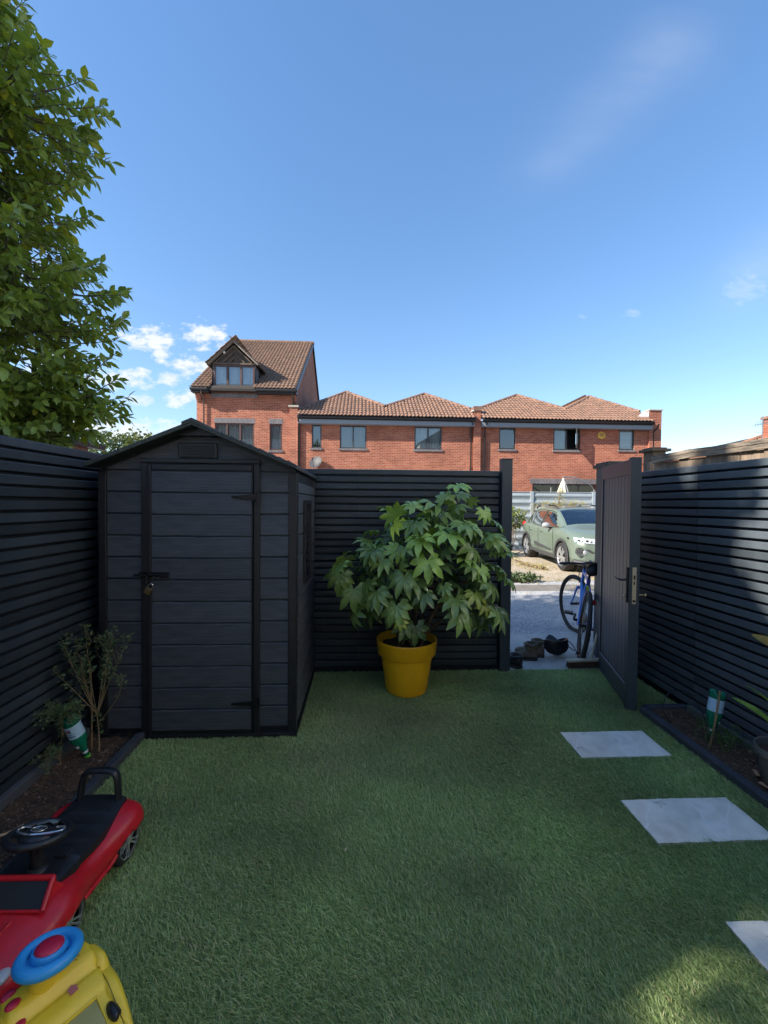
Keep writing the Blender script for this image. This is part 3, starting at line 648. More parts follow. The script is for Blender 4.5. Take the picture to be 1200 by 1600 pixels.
def fatsia():
    r = random.Random(21)
    t = thing('potted_shrub', 'bushy green shrub with hand-shaped leaves in the yellow pot', 'shrub', (.372, 3.42, .36))
    base = V((.372, 3.42, .38))
    meshes = [[palmate('leaf', fat_m[0], 8, k, .15+.22*k) for k in range(6)], [palmate('leaf', fat_m[1], 7+k % 2, 9+k, .25+.2*k) for k in range(3)], [palmate('leaf', fat_m[2], 7+k % 3, 20+k, .5+.3*k) for k in range(4)], [palmate('leaf', leaf_mat('yellowing_fan', (.34, .34, .05), (.22, .30, .05), ov=.2), 7, 40, .6)]]
    # main stems
    heads = [V(p) for p in [(.52, 3.32, 1.34), (.30, 3.40, 1.20), (.10, 3.36, 1.05), (.72, 3.38, 1.15), (.95, 3.36, 1.02), (.45, 3.18, .98), (.20, 3.20, .82), (.80, 3.2, .82), (.02, 3.45, .85), (.62, 3.45, 1.38), (1.02, 3.42, .85)]]
    g = G()
    for h in heads:
        m1 = base.lerp(h, .45)+V((r.uniform(-.05, .05), r.uniform(-.04, .04), .03)); b = base+V((r.uniform(-.06, .06), r.uniform(-.06, .06), -.03))
        g.tube(spline([b, m1, h], 5), [.014-.0007*i for i in range(11)], 8)
    g.tube(spline([(.47, 3.34, .38), (.53, 3.26, .60), (.60, 3.22, .78), (.70, 3.25, .95)], 4), [.016-.0007*i for i in range(13)], 8)
    obj('stem', g, mat('woody_stem', (.14, .085, .05), .8, var=(.08, .05, .03), vscale=20, bump=.5, bscale=40), t, smooth=60, M=T((-.372, -3.42, -.36)))
    gp = G(); leaves = []
    C = V((.47, 3.37, 1.02)); RR = V((.64, .40, .53))
    N = 200; ga = math.pi*(3-5**.5)
    for i in range(N):
        zz = 1-2*(i+.5)/N; ph = ga*i
        d = V((math.sqrt(1-zz*zz)*math.cos(ph), math.sqrt(1-zz*zz)*math.sin(ph), zz))
        if d.z < -.80 or d.y > .75: continue
        k_n = 1+.42*noise.noise(d*1.9+V((3.1, 0, 7)))+.25*noise.noise(d*4.5)
        k = r.uniform(.78, 1.06) if i % 3 else r.uniform(.5, .8)
        sc = r.uniform(.55, 1.22); k *= k_n
        if d.z < -.1: k *= 1.0-.10*abs(d.z); 
        P = C+V((d.x*RR.x, d.y*RR.y, d.z*RR.z))*k
        # crown narrows towards the top and is ragged
        if d.z > .3: P.x = C.x+.09+(P.x-C.x)*(1-.30*(d.z-.3)); P.z += r.uniform(-.03, .03)
        if d.z < -.2: P.x = C.x+(P.x-C.x)*(1.06)
        if P.z < .52+.0*r.random(): P.z = .52+r.uniform(0, .1)
        if P.y > 3.68: P.y = 3.68-r.uniform(0, .08)
        if P.y < 2.98: P.y = 2.98+r.uniform(0, .08)
        if abs(P.x-.37) < .24 and P.z < .60 and P.y < 3.3: P.z = .62+r.uniform(0, .1)
        out = V((d.x, d.y*.9-.25, 0));
        if out.length < .1: out = V((r.uniform(-1, 1), -1, 0))
        out.normalize(); a = math.atan2(out.y, out.x)+r.gauss(0, .45)
        tilt = r.gauss(12, 26) if d.z > .2 else r.gauss(36, 26)        # leaf blade tips down
        if d.z > .85: tilt = r.uniform(-30, 20)
        M = T(P) @ Matrix.Rotation(a, 4, 'Z') @ R(tilt, 'Y') @ R(r.gauss(0, 26), 'X') @ Matrix.Scale(sc, 4)
        if .46 < P.x < .80 and P.z < .80 and P.y < 3.42: continue
        kind = 0
        if d.z > .25 and d.y < .3 and r.random() < .26: kind = 1
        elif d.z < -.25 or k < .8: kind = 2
        leaves.append((M, kind, P, a))
    # a few placed accents: bright young fans, low drooping leaves, outliers
    for (x, y, z, a, tl, s, kd) in [(.47, 2.99, 1.14, -95, 62, 1.15, 1), (.63, 3.02, 1.33, -85, 20, 1.2, 1), (.75, 3.05, 1.40, -60, 15, 1.1, 0), (.42, 3.02, 1.30, -110, 38, 1.1, 1), (.56, 3.20, 1.50, 120, -30, .9, 0), (.40, 3.15, 1.52, 110, -35, .9, 0),
                                   (.64, 3.22, 1.58, 75, -62, .8, 0), (.72, 3.2, 1.53, 30, -30, .85, 0), (-.14, 3.28, .98, 185, 50, .9, 0), (-.06, 3.2, .72, 200, 66, 1, 0), (1.02, 3.1, .74, -30, 50, 1.05, 0), (.96, 3.08, .95, -40, 45, 1.0, 0), (1.12, 3.2, .98, -10, 25, .9, 0),
                                   (.25, 3.02, .80, -110, 62, 1.1, 0), (.68, 3.0, .86, -80, 30, 1.15, 0), (.72, 3.02, .74, -70, 45, 1.1, 0), (.40, 3.1, .62, -95, 75, 1.0, 2), (.90, 3.2, .66, -40, 60, 1.0, 2), (.84, 3.06, .88, -75, 40, .8, 3), (.90, 3.04, .80, -60, 50, .6, 3), (.28, 2.99, .70, -100, 60, .5, 3), (1.14, 3.3, 1.16, -20, -15, .8, 0), (.98, 3.2, 1.3, 0, -30, .85, 0), (.90, 3.12, 1.06, -70, 50, .8, 1), (.30, 3.0, 1.02, -100, 50, 1.05, 0), (.10, 3.05, .90, -120, 48, 1.05, 0), (.08, 3.1, 1.20, 210, 20, 1.0, 0)]:
        P = V((x, y, z)); leaves.append((T(P) @ R(a, 'Z') @ R(tl, 'Y') @ Matrix.Scale(s, 4), kd, P, rad(a)))
    leaves = leaves[:290]
    for (M, kd, P, a) in leaves:
        me = r.choice(meshes[kd]); o = bpy.data.objects.new('leaf', me); col.objects.link(o); o.parent = t; o.matrix_local = T((-.372, -3.42, -.36)) @ M
        h = min(heads, key=lambda q: (q-P).length+max(0, q.z-P.z-.5)); q = h.lerp(P, r.uniform(.1, .3))
        mid = q.lerp(P, .55)+V((0, 0, .03)); gp.tube(spline([q, mid, P], 3), .0026, 5, cap=False)
    obj('petioles', gp, mat('leaf_stalk', (.10, .16, .05), .6), t, smooth=90, kind='stuff', M=T((-.372, -3.42, -.36)))
fatsia()

# ================================================================== left bed: shrub, cane, bottle
small_leaf = leaf_mat('small_dark_leaf', (.085, .14, .06), (.12, .17, .07), .5, .1, .2)
def twiggy(name, label, cat, root, stems, m_leaf, stem_m, leaf_len=.018, seed=0, dens=60, spread=.01):
    """shrub of thin stems with small leaves; stems = list of point lists (world)"""
    r = random.Random(seed); t = thing(name, label, cat, root); g = G(); gl = G(); off = -V(root)
    for pts, rr in stems:
        sp = spline([V(p)+off for p in pts], 6); n = len(sp); g.tube(sp, [max(.0009, rr*(1-.75*i/n)) for i in range(n)], 6)
        L_ = sum((sp[i+1]-sp[i]).length for i in range(n-1)); cnt = int(L_*dens)
        for k in range(cnt):
            u = r.uniform(.35, 1)**.8*(n-1); i = min(int(u), n-2); p = sp[i].lerp(sp[i+1], u-i)
            d = V((r.gauss(0, 1), r.gauss(0, 1), r.gauss(.4, .6))).normalized(); p2 = p+d*r.uniform(.002, spread)
            s = leaf_len*r.uniform(.6, 1.2); sd = d.cross(V((r.random(), r.random(), r.random()))).normalized()*s*.26; upn = d.cross(sd).normalized()*s*.05
            gl.add([p2, p2+d*s*.5+sd+upn, p2+d*s, p2+d*s*.5-sd+upn, p2+d*s*.5-upn], [(0, 1, 4), (1, 2, 4), (2, 3, 4), (3, 0, 4)])
    obj('stem', g, stem_m, t, smooth=60); obj('foliage', gl, m_leaf, t, kind='stuff', fix=False)
    return t
stem_m = mat('pale_stem', (.24, .17, .09), .75, bump=.3, bscale=60)
B = V((-1.615, 2.60, 0)); r_ = random.Random(4)
stems = [([(-1.60, 2.60, .0), (-1.602, 2.60, .14), (-1.615, 2.60, .26)], .006)]
for (x, y, z) in [(-1.76, 2.52, .74), (-1.68, 2.6, .80), (-1.60, 2.66, .72), (-1.55, 2.62, .70), (-1.50, 2.60, .78), (-1.42, 2.62, .73), (-1.64, 2.5, .62), (-1.53, 2.55, .58), (-1.72, 2.62, .58)]:
    m1 = V((-1.612, 2.6, .24)); m2 = m1.lerp(V((x, y, z)), .5)+V((r_.uniform(-.02, .02), 0, .0)); stems.append(([m1, m2, (x, y, z)], .003))
    for k in range(2):
        q = m2.lerp(V((x, y, z)), r_.uniform(.1, .5)); stems.append(([q, q+V((r_.uniform(-.06, .06), r_.uniform(-.05, .05), .08)), q+V((r_.uniform(-.08, .08), r_.uniform(-.06, .06), .15))], .0015))
stems += [([(-1.60, 2.6, .20), (-1.54, 2.59, .27), (-1.47, 2.58, .38), (-1.455, 2.58, .47), (-1.50, 2.58, .51)], .003), ([(-1.62, 2.6, .26), (-1.68, 2.52, .42), (-1.77, 2.46, .58)], .003), ([(-1.62, 2.6, .30), (-1.66, 2.52, .35), (-1.70, 2.48, .40)], .002)]
twiggy('garden_shrub', 'sparse small-leaved shrub in the left bed by the shed corner', 'shrub', (-1.60, 2.60, 0), stems, small_leaf, stem_m, .024, 3, 140, .014)
stems = []
for i in range(26):
    a = r_.uniform(0, 6.3); l = r_.uniform(.05, .13); x, y, z = -1.715, 2.44, .34
    stems.append(([(-1.72, 2.47, .18), (x, y, z), (x+l*math.cos(a), y+l*math.sin(a)*.8-.02, z+r_.uniform(-.04, .07))], .0014))
stems.append(([(-1.74, 2.47, 0), (-1.735, 2.47, .12), (-1.72, 2.46, .25)], .003))
for i in range(8): stems.append(([(-1.74, 2.47, .05), (-1.76+r_.uniform(-.03, .04), 2.42+r_.uniform(-.05, .05), .12), (-1.75+r_.uniform(-.05, .06), 2.36+r_.uniform(-.05, .1), .05+r_.uniform(0, .12))], .0015))
twiggy('feathery_plant', 'low feathery dark plant drooping over the bottle in the left bed', 'plant', (-1.74, 2.47, 0), stems, small_leaf, stem_m, .020, 5, 170, .014)
g = G(); g.tube(spline([(-1.655, 2.615, -.02), (-1.652, 2.615, .3), (-1.66, 2.61, .57)], 4), .0055, 8)
for z in (.12, .27, .42): g.lathe([(.0055, -.004), (.0068, 0), (.0055, .004)], 8, T((-1.654, 2.615, z)))
obj('bamboo_cane', g, mat('bamboo', (.30, .20, .10), .55, var=(.2, .13, .07), vscale=10), smooth=50, label='short bamboo cane stuck beside the left bed shrub', cat='cane')

green_g = mat('green_bottle', (.012, .24, .13), .10, spec=.6)
def make_green():
    b = green_g.node_tree.nodes['Principled BSDF']; b.inputs['Transmission Weight'].default_value = .35; b.inputs['IOR'].default_value = 1.35
make_green()
lab_m = mat('faded_label', (.34, .52, .68), .5, var=(.44, .62, .74), vscale=30)
def bottle(label, M, cap_mat, seed, back=False):
    """upturned fizzy-drink bottle; local z runs from cap (0) up to the base"""
    t = thing('drink_bottle', label, 'bottle', M=M)
    g = G(); g.lathe([(.011, .03), (.0125, .04), (.013, .055), (.020, .085), (.034, .125), (.042, .155), (.0435, .175), (.0415, .18), (.0415, .265), (.0435, .27), (.0435, .295)], 28)
    # petal base
    n, kk = 28, 5
    def fn(u, v):
        a = u*2*math.pi; pet = .5+.5*math.cos(5*a)
        rr = .0435*(1-v**2.2); zz = .295+.024*math.sin(min(1, v*1.35)*math.pi*.5)*(.25+.75*pet)-(.010*v*v)
        return (rr*math.cos(a), rr*math.sin(a), zz)
    g.grid(fn, 40, 8, True); obj('body', g, green_g, t, smooth=60)
    g = G(); g.lathe([(.0, .0), (.014, .0), (.015, .004), (.015, .02), (.0165, .022), (.0165, .028), (.011, .03)], 20); obj('cap', g, cap_mat, t, smooth=40)
    g = G(); g.lathe([(.0422, .182), (.0424, .19), (.0424, .256), (.0422, .263)], 28); lb = obj('paper_label', g, lab_m, t, smooth=60)
    dark = mat('label_print', (.02, .045, .12), .5); red = mat('label_red', (.6, .06, .04), .5); wht = mat('label_white', (.7, .75, .78), .5)
    def patch(a0, a1, z0, z1, m, nm, r0=.0428):
        q = G(); q.grid(lambda u, v: (r0*math.cos(a0+(a1-a0)*u), r0*math.sin(a0+(a1-a0)*u), z0+(z1-z0)*v), 6, 2); obj(nm, q, m, lb, fix=False)
    rr = random.Random(seed)
    q = G()
    for i in range(9):
        a0 = -1.0+i*.2; q.grid(lambda u, v, a0=a0, h=rr.uniform(.006, .012), s=rr.uniform(-.3, .3): (.0428*math.cos(a0+s*(v-.5)*.3+.13*u), .0428*math.sin(a0+s*(v-.5)*.3+.13*u), .196+h*v+.0015*math.sin(i*2)), 3, 3)
    for i in range(11):
        a0 = -1.05+i*.17; q.grid(lambda u, v, a0=a0: (.0428*math.cos(a0+.1*u), .0428*math.sin(a0+.1*u), .212+.005*v), 3, 2)
    obj('printed_lines', q, dark, lb, fix=False)
    patch(-1.9, 1.6, .1835, .189, wht, 'label_band'); patch(-.15, .22, .228, .246, red, 'logo_spot'); patch(.26, .42, .224, .250, dark, 'logo_bar')
    q = G(); q.ball((.031, .0, .118), (.004, .014, .013), 10, 6, ); obj('sticker', q, wht, t, smooth=60)
    q = G(); q.lathe([(.0148, .052), (.0165, .066)], 20); obj('neck_band', q, wht, t, smooth=60)
    return t
# left bottle: leaning towards the fence, cap in the soil
capL = V((-1.635, 2.56, .0)); topL = V((-1.712, 2.475, .335)); ax = (topL-capL).normalized()
def axm(p, ax, spin):
    return T(p) @ ax.to_track_quat('Z', 'Y').to_matrix().to_4x4() @ R(spin, 'Z')
bottle('upturned green plastic bottle with a pale label leaning in the left bed', axm(capL, ax, -60), mat('lime_cap', (.12, .45, .05), .4), 1)
capR = V((2.262, 2.56, .045)); topR = V((2.325, 2.57, .40)); ax = (topR-capR).normalized()
bottle('upturned green plastic bottle with a blue label tied to a cane in the right bed', axm(capR, ax, -120), mat('dark_cap', (.02, .05, .03), .4), 2)
g = G(); g.tube(spline([(2.212, 2.515, -.02), (2.24, 2.50, .18), (2.262, 2.495, .385)], 4), .006, 8)
for z, x in ((.1, 2.229), (.22, 2.246)): g.lathe([(.006, -.004), (.0078, 0), (.006, .004)], 8, T((x, 2.503, z)))
obj('bamboo_cane', g, MATS['bamboo'], smooth=50, label='leaning cane in front of the green bottle in the right bed', cat='cane')
g = G(); g.tube(spline([(2.20, 2.78, .0), (2.13, 2.80, .10), (2.165, 2.82, .21), (2.28, 2.82, .24), (2.36, 2.78, .17), (2.375, 2.7, .02)], 8), .0032, 8)
obj('drip_hose', g, black_pl, smooth=90, label='thin black watering hose looping out of the right bed', cat='hose')
# weeds round the right cane
stems = []
for i in range(34):
    a = r_.uniform(0, 6.3); b = V((2.27+r_.uniform(-.04, .06), 2.50+r_.uniform(-.09, .07), .0)); l = r_.uniform(.05, .15); h = r_.uniform(.02, .15)
    stems.append(([b, b+V((l*.4*math.cos(a), l*.4*math.sin(a), h)), b+V((l*math.cos(a)*.9, l*math.sin(a), h*r_.uniform(.5, 1.1)))], .0012))
twiggy('weed_clump', 'straggly green weeds round the cane in the right bed', 'weeds', (2.27, 2.5, 0), stems, leaf_mat('weed_leaf', (.05, .11, .03), (.07, .13, .03), .55, .2, .1), MATS['leaf_stalk'], .020, 8, 60, .012)
# wood strips in the soil
g = G(); g.tube(spline([(-1.72, 1.86, .04), (-1.66, 1.90, .05), (-1.60, 1.93, .045), (-1.56, 1.98, .05)], 3), [.004, .008, .009, .008, .008, .007, .006, .005, .004, .003], 5)
obj('wood_splinter', g, mat('pale_wood', (.42, .30, .18), .8), label='pale wood splinter lying on the left soil bed', cat='stick')
g = G(); g.box(-.05, .05, -.012, .012, 0, .006, T((2.20, 2.10, .035)) @ R(105, 'Z')); g.box(-.03, .03, -.01, .01, 0, .005, T((2.24, 2.22, .04)) @ R(60, 'Z'))
obj('wood_offcut', g, mat('orange_wood', (.45, .25, .13), .8), bevel=.002, label='orange wood offcuts on the right soil bed by the edging', cat='stick')

# ================================================================== potted plant at the right edge
pc = V((2.285, 2.11, 0))
p = thing('plant_pot', 'dusty grey plastic pot at the right edge of the bed', 'plant pot', pc)
g = G(); g.lathe([(0, .022), (.082, .022), (.088, .03), (.108, .19), (.115, .195), (.122, .20), (.126, .238), (.124, .244), (.117, .24), (.110, .20), (.085, .05), (0, .05)], 40); obj('body', g, mat('dusty_black_pot', (.09, .09, .088), .6, var=(.15, .145, .13), vscale=6, vdet=7, bump=.2, bscale=60), p, smooth=40)
g = G(); g.grid(lambda u, v: (.112*v*math.cos(u*6.2832), .112*v*math.sin(u*6.2832), .205+.012*noise.noise(V((u*20, v*9, 1)))), 28, 6, True); obj('soil', g, soil_m, p, smooth=180)
asp_m = leaf_mat('strap_leaf', (.14, .27, .045), (.22, .36, .08), .38, .22, .06); asp_b = leaf_mat('browned_leaf', (.42, .22, .08), (.14, .22, .05), .5, .2, .05)
t = thing('potted_plant', 'broad strap-leaved plant growing in the grey pot at right', 'plant', pc+V((0, 0, .21)))
def strap(path, wmax, m, roll, stalk=.35):
    sp = spline([V(q) for q in path], 8); n = len(sp); g = G(); gs = G(); vs = []; k0 = int(n*stalk)
    gs.tube(sp[:k0+2], [.0035]*(k0+2), 6)
    for i in range(k0, n):
        tt = (i-k0)/(n-1-k0); w_ = wmax*math.sin(math.pi*min(1, tt**.75))**.8+.001
        d = (sp[min(i+1, n-1)]-sp[max(i-1, 0)]).normalized(); s = d.cross(V(roll)).normalized(); u = s.cross(d)
        vs += [sp[i]-s*w_+u*w_*.28, sp[i]-s*w_*.5+u*w_*.04, sp[i], sp[i]+s*w_*.5+u*w_*.04, sp[i]+s*w_+u*w_*.28]
    m_ = n-k0; fs = [(i*5+j, i*5+j+1, (i+1)*5+j+1, (i+1)*5+j) for i in range(m_-1) for j in range(4)]
    g.add([v-(pc+V((0, 0, .21))) for v in vs], fs); gs.v = [tuple(V(v)-(pc+V((0, 0, .21)))) for v in gs.v]
    lf_ = obj('leaf', g, m, t, smooth=180, fix=False); obj('stalk', gs, MATS['leaf_stalk'], lf_, smooth=90)
strap([(2.23, 2.10, .2), (2.20, 2.09, .30), (2.175, 2.08, .39), (2.10, 2.09, .46), (2.0, 2.13, .52)], .027, asp_m, (.3, -.7, 1), .42)
strap([(2.25, 2.12, .2), (2.28, 2.12, .32), (2.26, 2.10, .43), (2.17, 2.12, .52), (2.10, 2.16, .575)], .022, asp_m, (.8, -.5, .6), .45)
strap([(2.30, 2.07, .2), (2.38, 2.03, .45), (2.33, 2.03, .68), (2.20, 2.07, .80), (2.08, 2.11, .865)], .055, asp_b, (.6, -1, .5), .35)
strap([(2.31, 2.13, .2), (2.40, 2.08, .35), (2.44, 2.0, .50), (2.42, 1.9, .60)], .03, asp_m, (0, -1, 1), .4)
strap([(2.27, 2.15, .2), (2.36, 2.2, .34), (2.42, 2.2, .45), (2.44, 2.15, .56)], .03, asp_m, (0, -1, 1), .4)
# ================================================================== red push car
red_m = mat('red_toy_plastic', (.62, .012, .022), .33, var=(.50, .016, .024), vscale=14, vdet=9, bump=.05, bscale=60)
seat_m = mat('toy_black_plastic', (.016, .017, .020), .42, bump=.12, bscale=70)
alloy = mat('painted_alloy', (.58, .59, .61), .25, metal=.7)
def superring(w, h, z0, n=28, p=3.2):
    out = []
    for i in range(n):
        a = 2*math.pi*i/n; c, s = math.cos(a), math.sin(a)
        out.append((math.copysign(abs(c)**(2/p), c)*w, z0+h/2+math.copysign(abs(s)**(2/p), s)*h/2))
    return out
def red_car():
    # local: +x forward, +y left, z up. origin midway between wheels
    M = T((-1.165, 1.655, .0)) @ R(-91.5, 'Z')
    t = thing('toy_car', 'red ride-on toy car with black seat, steering wheel and rear handle', 'toy car', M=M)
    # stations: x, halfwidth, z bottom, z top, crown
    st = [(-.30, .115, .11, .165), (-.285, .150, .09, .190), (-.25, .182, .08, .212), (-.19, .192, .075, .218), (-.12, .180, .065, .206), (-.04, .158, .06, .190), (.05, .154, .06, .186), (.13, .178, .065, .204), (.20, .192, .07, .212), (.28, .188, .07, .198), (.36, .170, .07, .176), (.42, .150, .075, .155), (.45, .11, .085, .13)]
    n = 32; g = G(); vs = []
    for (x, w_, z0, z1) in st:
        for j in range(n):
            a = 2*math.pi*j/n; c, s = math.cos(a), math.sin(a); p_ = 3.4
            y = math.copysign(abs(c)**(2/p_), c)*w_; z = z0+(z1-z0)/2+math.copysign(abs(s)**(2/p_), s)*(z1-z0)/2
            # sides lean in near the top, flare at the bottom sill
            k = (z-z0)/(z1-z0); y *= 1-.10*max(0, k-.55)/.45+.02*(1-k)
            # wheel arch lift
            for wx in (-.17, .185):
                d = abs(x-wx)
                if d < .10 and abs(y) > w_*.75 and k < .5: z = max(z, .03+math.sqrt(max(0, .108**2-d*d))*.98)
            vs.append((x, y, z))
    k = len(st)
    # resample along x for smooth arches
    def P(i, j): return V(vs[i*n+j])
    dense = []; seg = 5
    for i in range(k-1):
        for q in range(seg):
            u = q/seg
            for j in range(n):
                p0, p1, p2, p3 = P(max(i-1, 0), j), P(i, j), P(i+1, j), P(min(i+2, k-1), j)
                v = .5*((2*p1)+(p2-p0)*u+(2*p0-5*p1+4*p2-p3)*u*u+(3*p1-p0-3*p2+p3)*u**3)
                for wx in (-.17, .185):
                    d = abs(v.x-wx)
                    if d < .104 and abs(v.y) > .10 and v.z < .13: v.z = max(v.z, math.sqrt(max(0, .104**2-d*d))+.045)
                dense.append(v)
    for j in range(n): dense.append(P(k-1, j))
    m_ = len(dense)//n
    fs = [(i*n+j, i*n+(j+1) % n, (i+1)*n+(j+1) % n, (i+1)*n+j) for i in range(m_-1) for j in range(n)]+[tuple(range(n)), tuple((m_-1)*n+j for j in range(n))]
    g.add(dense, fs); body = obj('body', g, red_m, t, smooth=60)
    # side skirt crease and door line
    for s in (-1, 1):
        g = G(); g.tube(spline([(.10, s*.150, .082), (.0, s*.152, .078), (-.06, s*.156, .080), (-.085, s*.164, .10)], 5), [.004]+[.009]*14+[.004], 8); obj('side_skirt', g, red_m, t, smooth=60)
    # hood, raised centre and windscreen frame
    g = G(); g.grid(lambda u, v: (.17+.27*u, (v-.5)*(.27-.06*u), .186+.022*math.sin(math.pi*v)**.5*(1-.25*u)-.050*u**1.5), 14, 16)
    g.grid(lambda u, v: (.17+.27*u, (-.5)*(.27-.06*u), .186-.050*u**1.5-.03*v), 14, 2); g.grid(lambda u, v: (.17+.27*u, (.5)*(.27-.06*u), .186-.050*u**1.5-.03*v), 14, 2)
    obj('hood', g, red_m, t, smooth=50, fix=False)
    for s in (-1, 1):
        g = G(); g.tube(spline([(.28, s*.055, .198), (.33, s*.045, .188), (.40, s*.035, .165)], 4), [.001, .004, .004, .004, .004, .004, .004, .003, .001], 6); obj('hood_crease', g, red_m, t, smooth=60)
    wf = [V(p) for p in ((.195, -.112, .258), (.195, .118, .258), (.262, .134, .206), (.262, -.126, .206))]
    g = G(); g.tube([wf[3], wf[0].lerp(wf[3], .12)], .009, 8); g.tube([wf[2], wf[1].lerp(wf[2], .12)], .009, 8)
    g.tube(spline([wf[0].lerp(wf[3], .15), wf[0], wf[0].lerp(wf[1], .1), wf[0].lerp(wf[1], .5), wf[0].lerp(wf[1], .9), wf[1], wf[1].lerp(wf[2], .15)], 4), .0095, 8)
    g.tube([wf[3], wf[2]], .005, 8); fr = obj('windscreen_frame', g, red_m, t, smooth=60)
    g = G(); g.add([wf[0], wf[1], wf[2], wf[3]], [(0, 1, 2, 3)]); q = [w_+V((-.006, 0, -.006)) for w_ in wf]; g.add(q, [(3, 2, 1, 0)]); obj('windscreen', g, mat('smoked_screen', (.022, .024, .026), .35), fr, fix=False)
    for s in (-1, 1):
        g = G(); g.prism([(.195, s*.099, .255), (.262, s*.113, .204), (.15, s*.125, .190), (.165, s*.112, .215)], (0, s*.008, 0)); obj('windscreen_pillar', g, red_m, t, bevel=.003)
    # black seat tray running from screen to rear
    def fn(u, v):
        x = -.245+.435*u; y = (v-.5)*2; w_ = .100+.026*math.sin(math.pi*min(1, u*.8+.1)); e = abs(y)**4
        rib = .003*max(0, math.sin(u*38)) if .10 < u < .66 and abs(y) < .8 else 0
        dip = -.012*math.sin(math.pi*min(1, max(0, (u-.05)/.65))) 
        return (x, y*w_, .236+dip+rib-.014*e-(.006 if u > .74 else 0))
    g = G(); g.grid(fn, 60, 16)
    def sk(u, v):
        p = V(fn(u, 0)); return (p.x, p.y-.002*v, p.z-.03*v)
    def sk2(u, v):
        p = V(fn(u, 1)); return (p.x, p.y+.002*v, p.z-.03*v)
    g.grid(sk, 60, 2); g.grid(sk2, 60, 2); g.grid(lambda u, v: (fn(0, u)[0]-.001, fn(0, u)[1], fn(0, u)[2]-.03*v), 12, 2)
    obj('seat', g, seat_m, t, smooth=60, fix=False)
    g = G(); g.box(.045, .085, .035, .085, .222, .242); obj('switch_box', g, seat_m, t, bevel=.006)
    # rear push handle
    g = G(); path = spline([(-.225, -.086, .19), (-.232, -.080, .27), (-.236, -.072, .325), (-.238, -.045, .348), (-.238, .045, .348), (-.236, .072, .325), (-.232, .080, .27), (-.225, .086, .19)], 5); npt = len(path)
    def sect(i):
        d = (path[min(i+1, npt-1)]-path[max(i-1, 0)]).normalized(); a = V((1, 0, 0)); b = d.cross(a).normalized(); return [path[i]+a*.020*math.cos(w_)+b*.011*math.sin(w_) for w_ in [2*math.pi*q/12 for q in range(12)]]
    vs2 = [p_ for i in range(npt) for p_ in sect(i)]; g.add(vs2, [(i*12+j, i*12+(j+1) % 12, (i+1)*12+(j+1) % 12, (i+1)*12+j) for i in range(npt-1) for j in range(12)]); obj('push_handle', g, black_pl, t, smooth=60)
    # steering
    cpos = V((.135, .022, .362)); tilt = Matrix.Rotation(rad(-12), 4, 'Y')
    g = G(); g.tube([(.125, .01, .21), (.125, .01, .25), cpos+V((.012, 0, -.02))], [.030, .022, .020], 14); g.lathe([(.04, 0), (.032, .012), (.024, .016)], 18, T((.125, .01, .222)) @ tilt); obj('steering_column', g, seat_m, t, smooth=50)
    Ms = T(cpos) @ tilt @ Matrix.Scale(1.0, 4)
    g = G(); g.tube([Ms @ V((.084*math.cos(a), .092*math.sin(a), 0)) for a in [2*math.pi*i/36 for i in range(36)]], .0125, 12, closed=True); sw = obj('steering_wheel', g, seat_m, t, smooth=180)
    g = G(); g.lathe([(.052, -.012), (.056, -.002), (.05, .008), (.03, .013), (0, .015)], 28, Ms); g.bar(Ms @ V((0, -.085, -.002)), Ms @ V((0, .085, -.002)), .03, .008, up=tuple((Ms.to_3x3() @ V((0, 0, 1))))); g.bar(Ms @ V((0, 0, -.002)), Ms @ V((-.078, 0, -.002)), .04, .008, up=tuple((Ms.to_3x3() @ V((0, 0, 1))))); obj('hub', g, seat_m, sw, smooth=50)
    sil = mat('silver_trim', (.55, .58, .62), .22, metal=.75)
    g = G()
    for s in (-1, 1):
        g.tube([Ms @ V(q) for q in spline([(-.024, s*.045, .010), (-.026, s*.072, .010), (-.005, s*.080, .010), (.012, s*.062, .012), (.030, s*.030, .015), (.036, 0, .016)], 4)], .0035, 6)
    a = [Ms @ V(q) for q in ((-.030, -.030, .014), (-.070, -.024, .008), (-.076, 0, .008), (-.070, .024, .008), (-.030, .030, .014), (-.046, 0, .016))]; g.prism(a, (Ms.to_3x3() @ V((0, 0, .003)))); obj('spoke_trim', g, sil, sw, smooth=40)
    g = G(); g.tube([Ms @ V((.018*math.cos(q), .024*math.sin(q), .0165)) for q in [2*math.pi*i/24 for i in range(24)]], .0018, 6, closed=True); g.bar(Ms @ V((-.012, -.006, .0165)), Ms @ V((.012, -.010, .0165)), .003, .002); g.bar(Ms @ V((-.012, .010, .0165)), Ms @ V((.012, .006, .0165)), .003, .002); g.bar(Ms @ V((-.003, -.008, .0165)), Ms @ V((.003, .008, .0165)), .003, .002); obj('emblem', g, sil, sw)
    # wheels
    def wheel_geo():
        a = G(); a.lathe([(.045, -.022), (.078, -.022), (.087, -.014), (.089, 0), (.087, .014), (.078, .022), (.045, .022)], 32)
        b = G(); b.lathe([(.068, .018), (.070, .024), (.064, .0245), (.060, .012), (.0, .010)], 32)
        c = G(); 
        for q in range(5):
            for dq in (-.16, .16):
                an = 2*math.pi*q/5; x1, y1 = .012*math.cos(an+dq*2), .012*math.sin(an+dq*2); x2, y2 = .064*math.cos(an+dq), .064*math.sin(an+dq)
                c.bar((x1, y1, .019), (x2, y2, .021), .0075, .007)
        c.lathe([(.016, .016), (.016, .024), (.0, .026)], 16); c.lathe([(.062, .022), (.067, .0255), (.070, .023)], 32)
        return a, b, c
    A, Bg, Cg = [q.mesh(nm) for q, nm in zip(wheel_geo(), ('tyre', 'rim', 'spokes'))]
    for me, mm in ((A, rubber), (Bg, black_gl), (Cg, alloy)): fixn(me); me.materials.append(mm); me.shade_smooth(); me.set_sharp_from_angle(angle=rad(40))
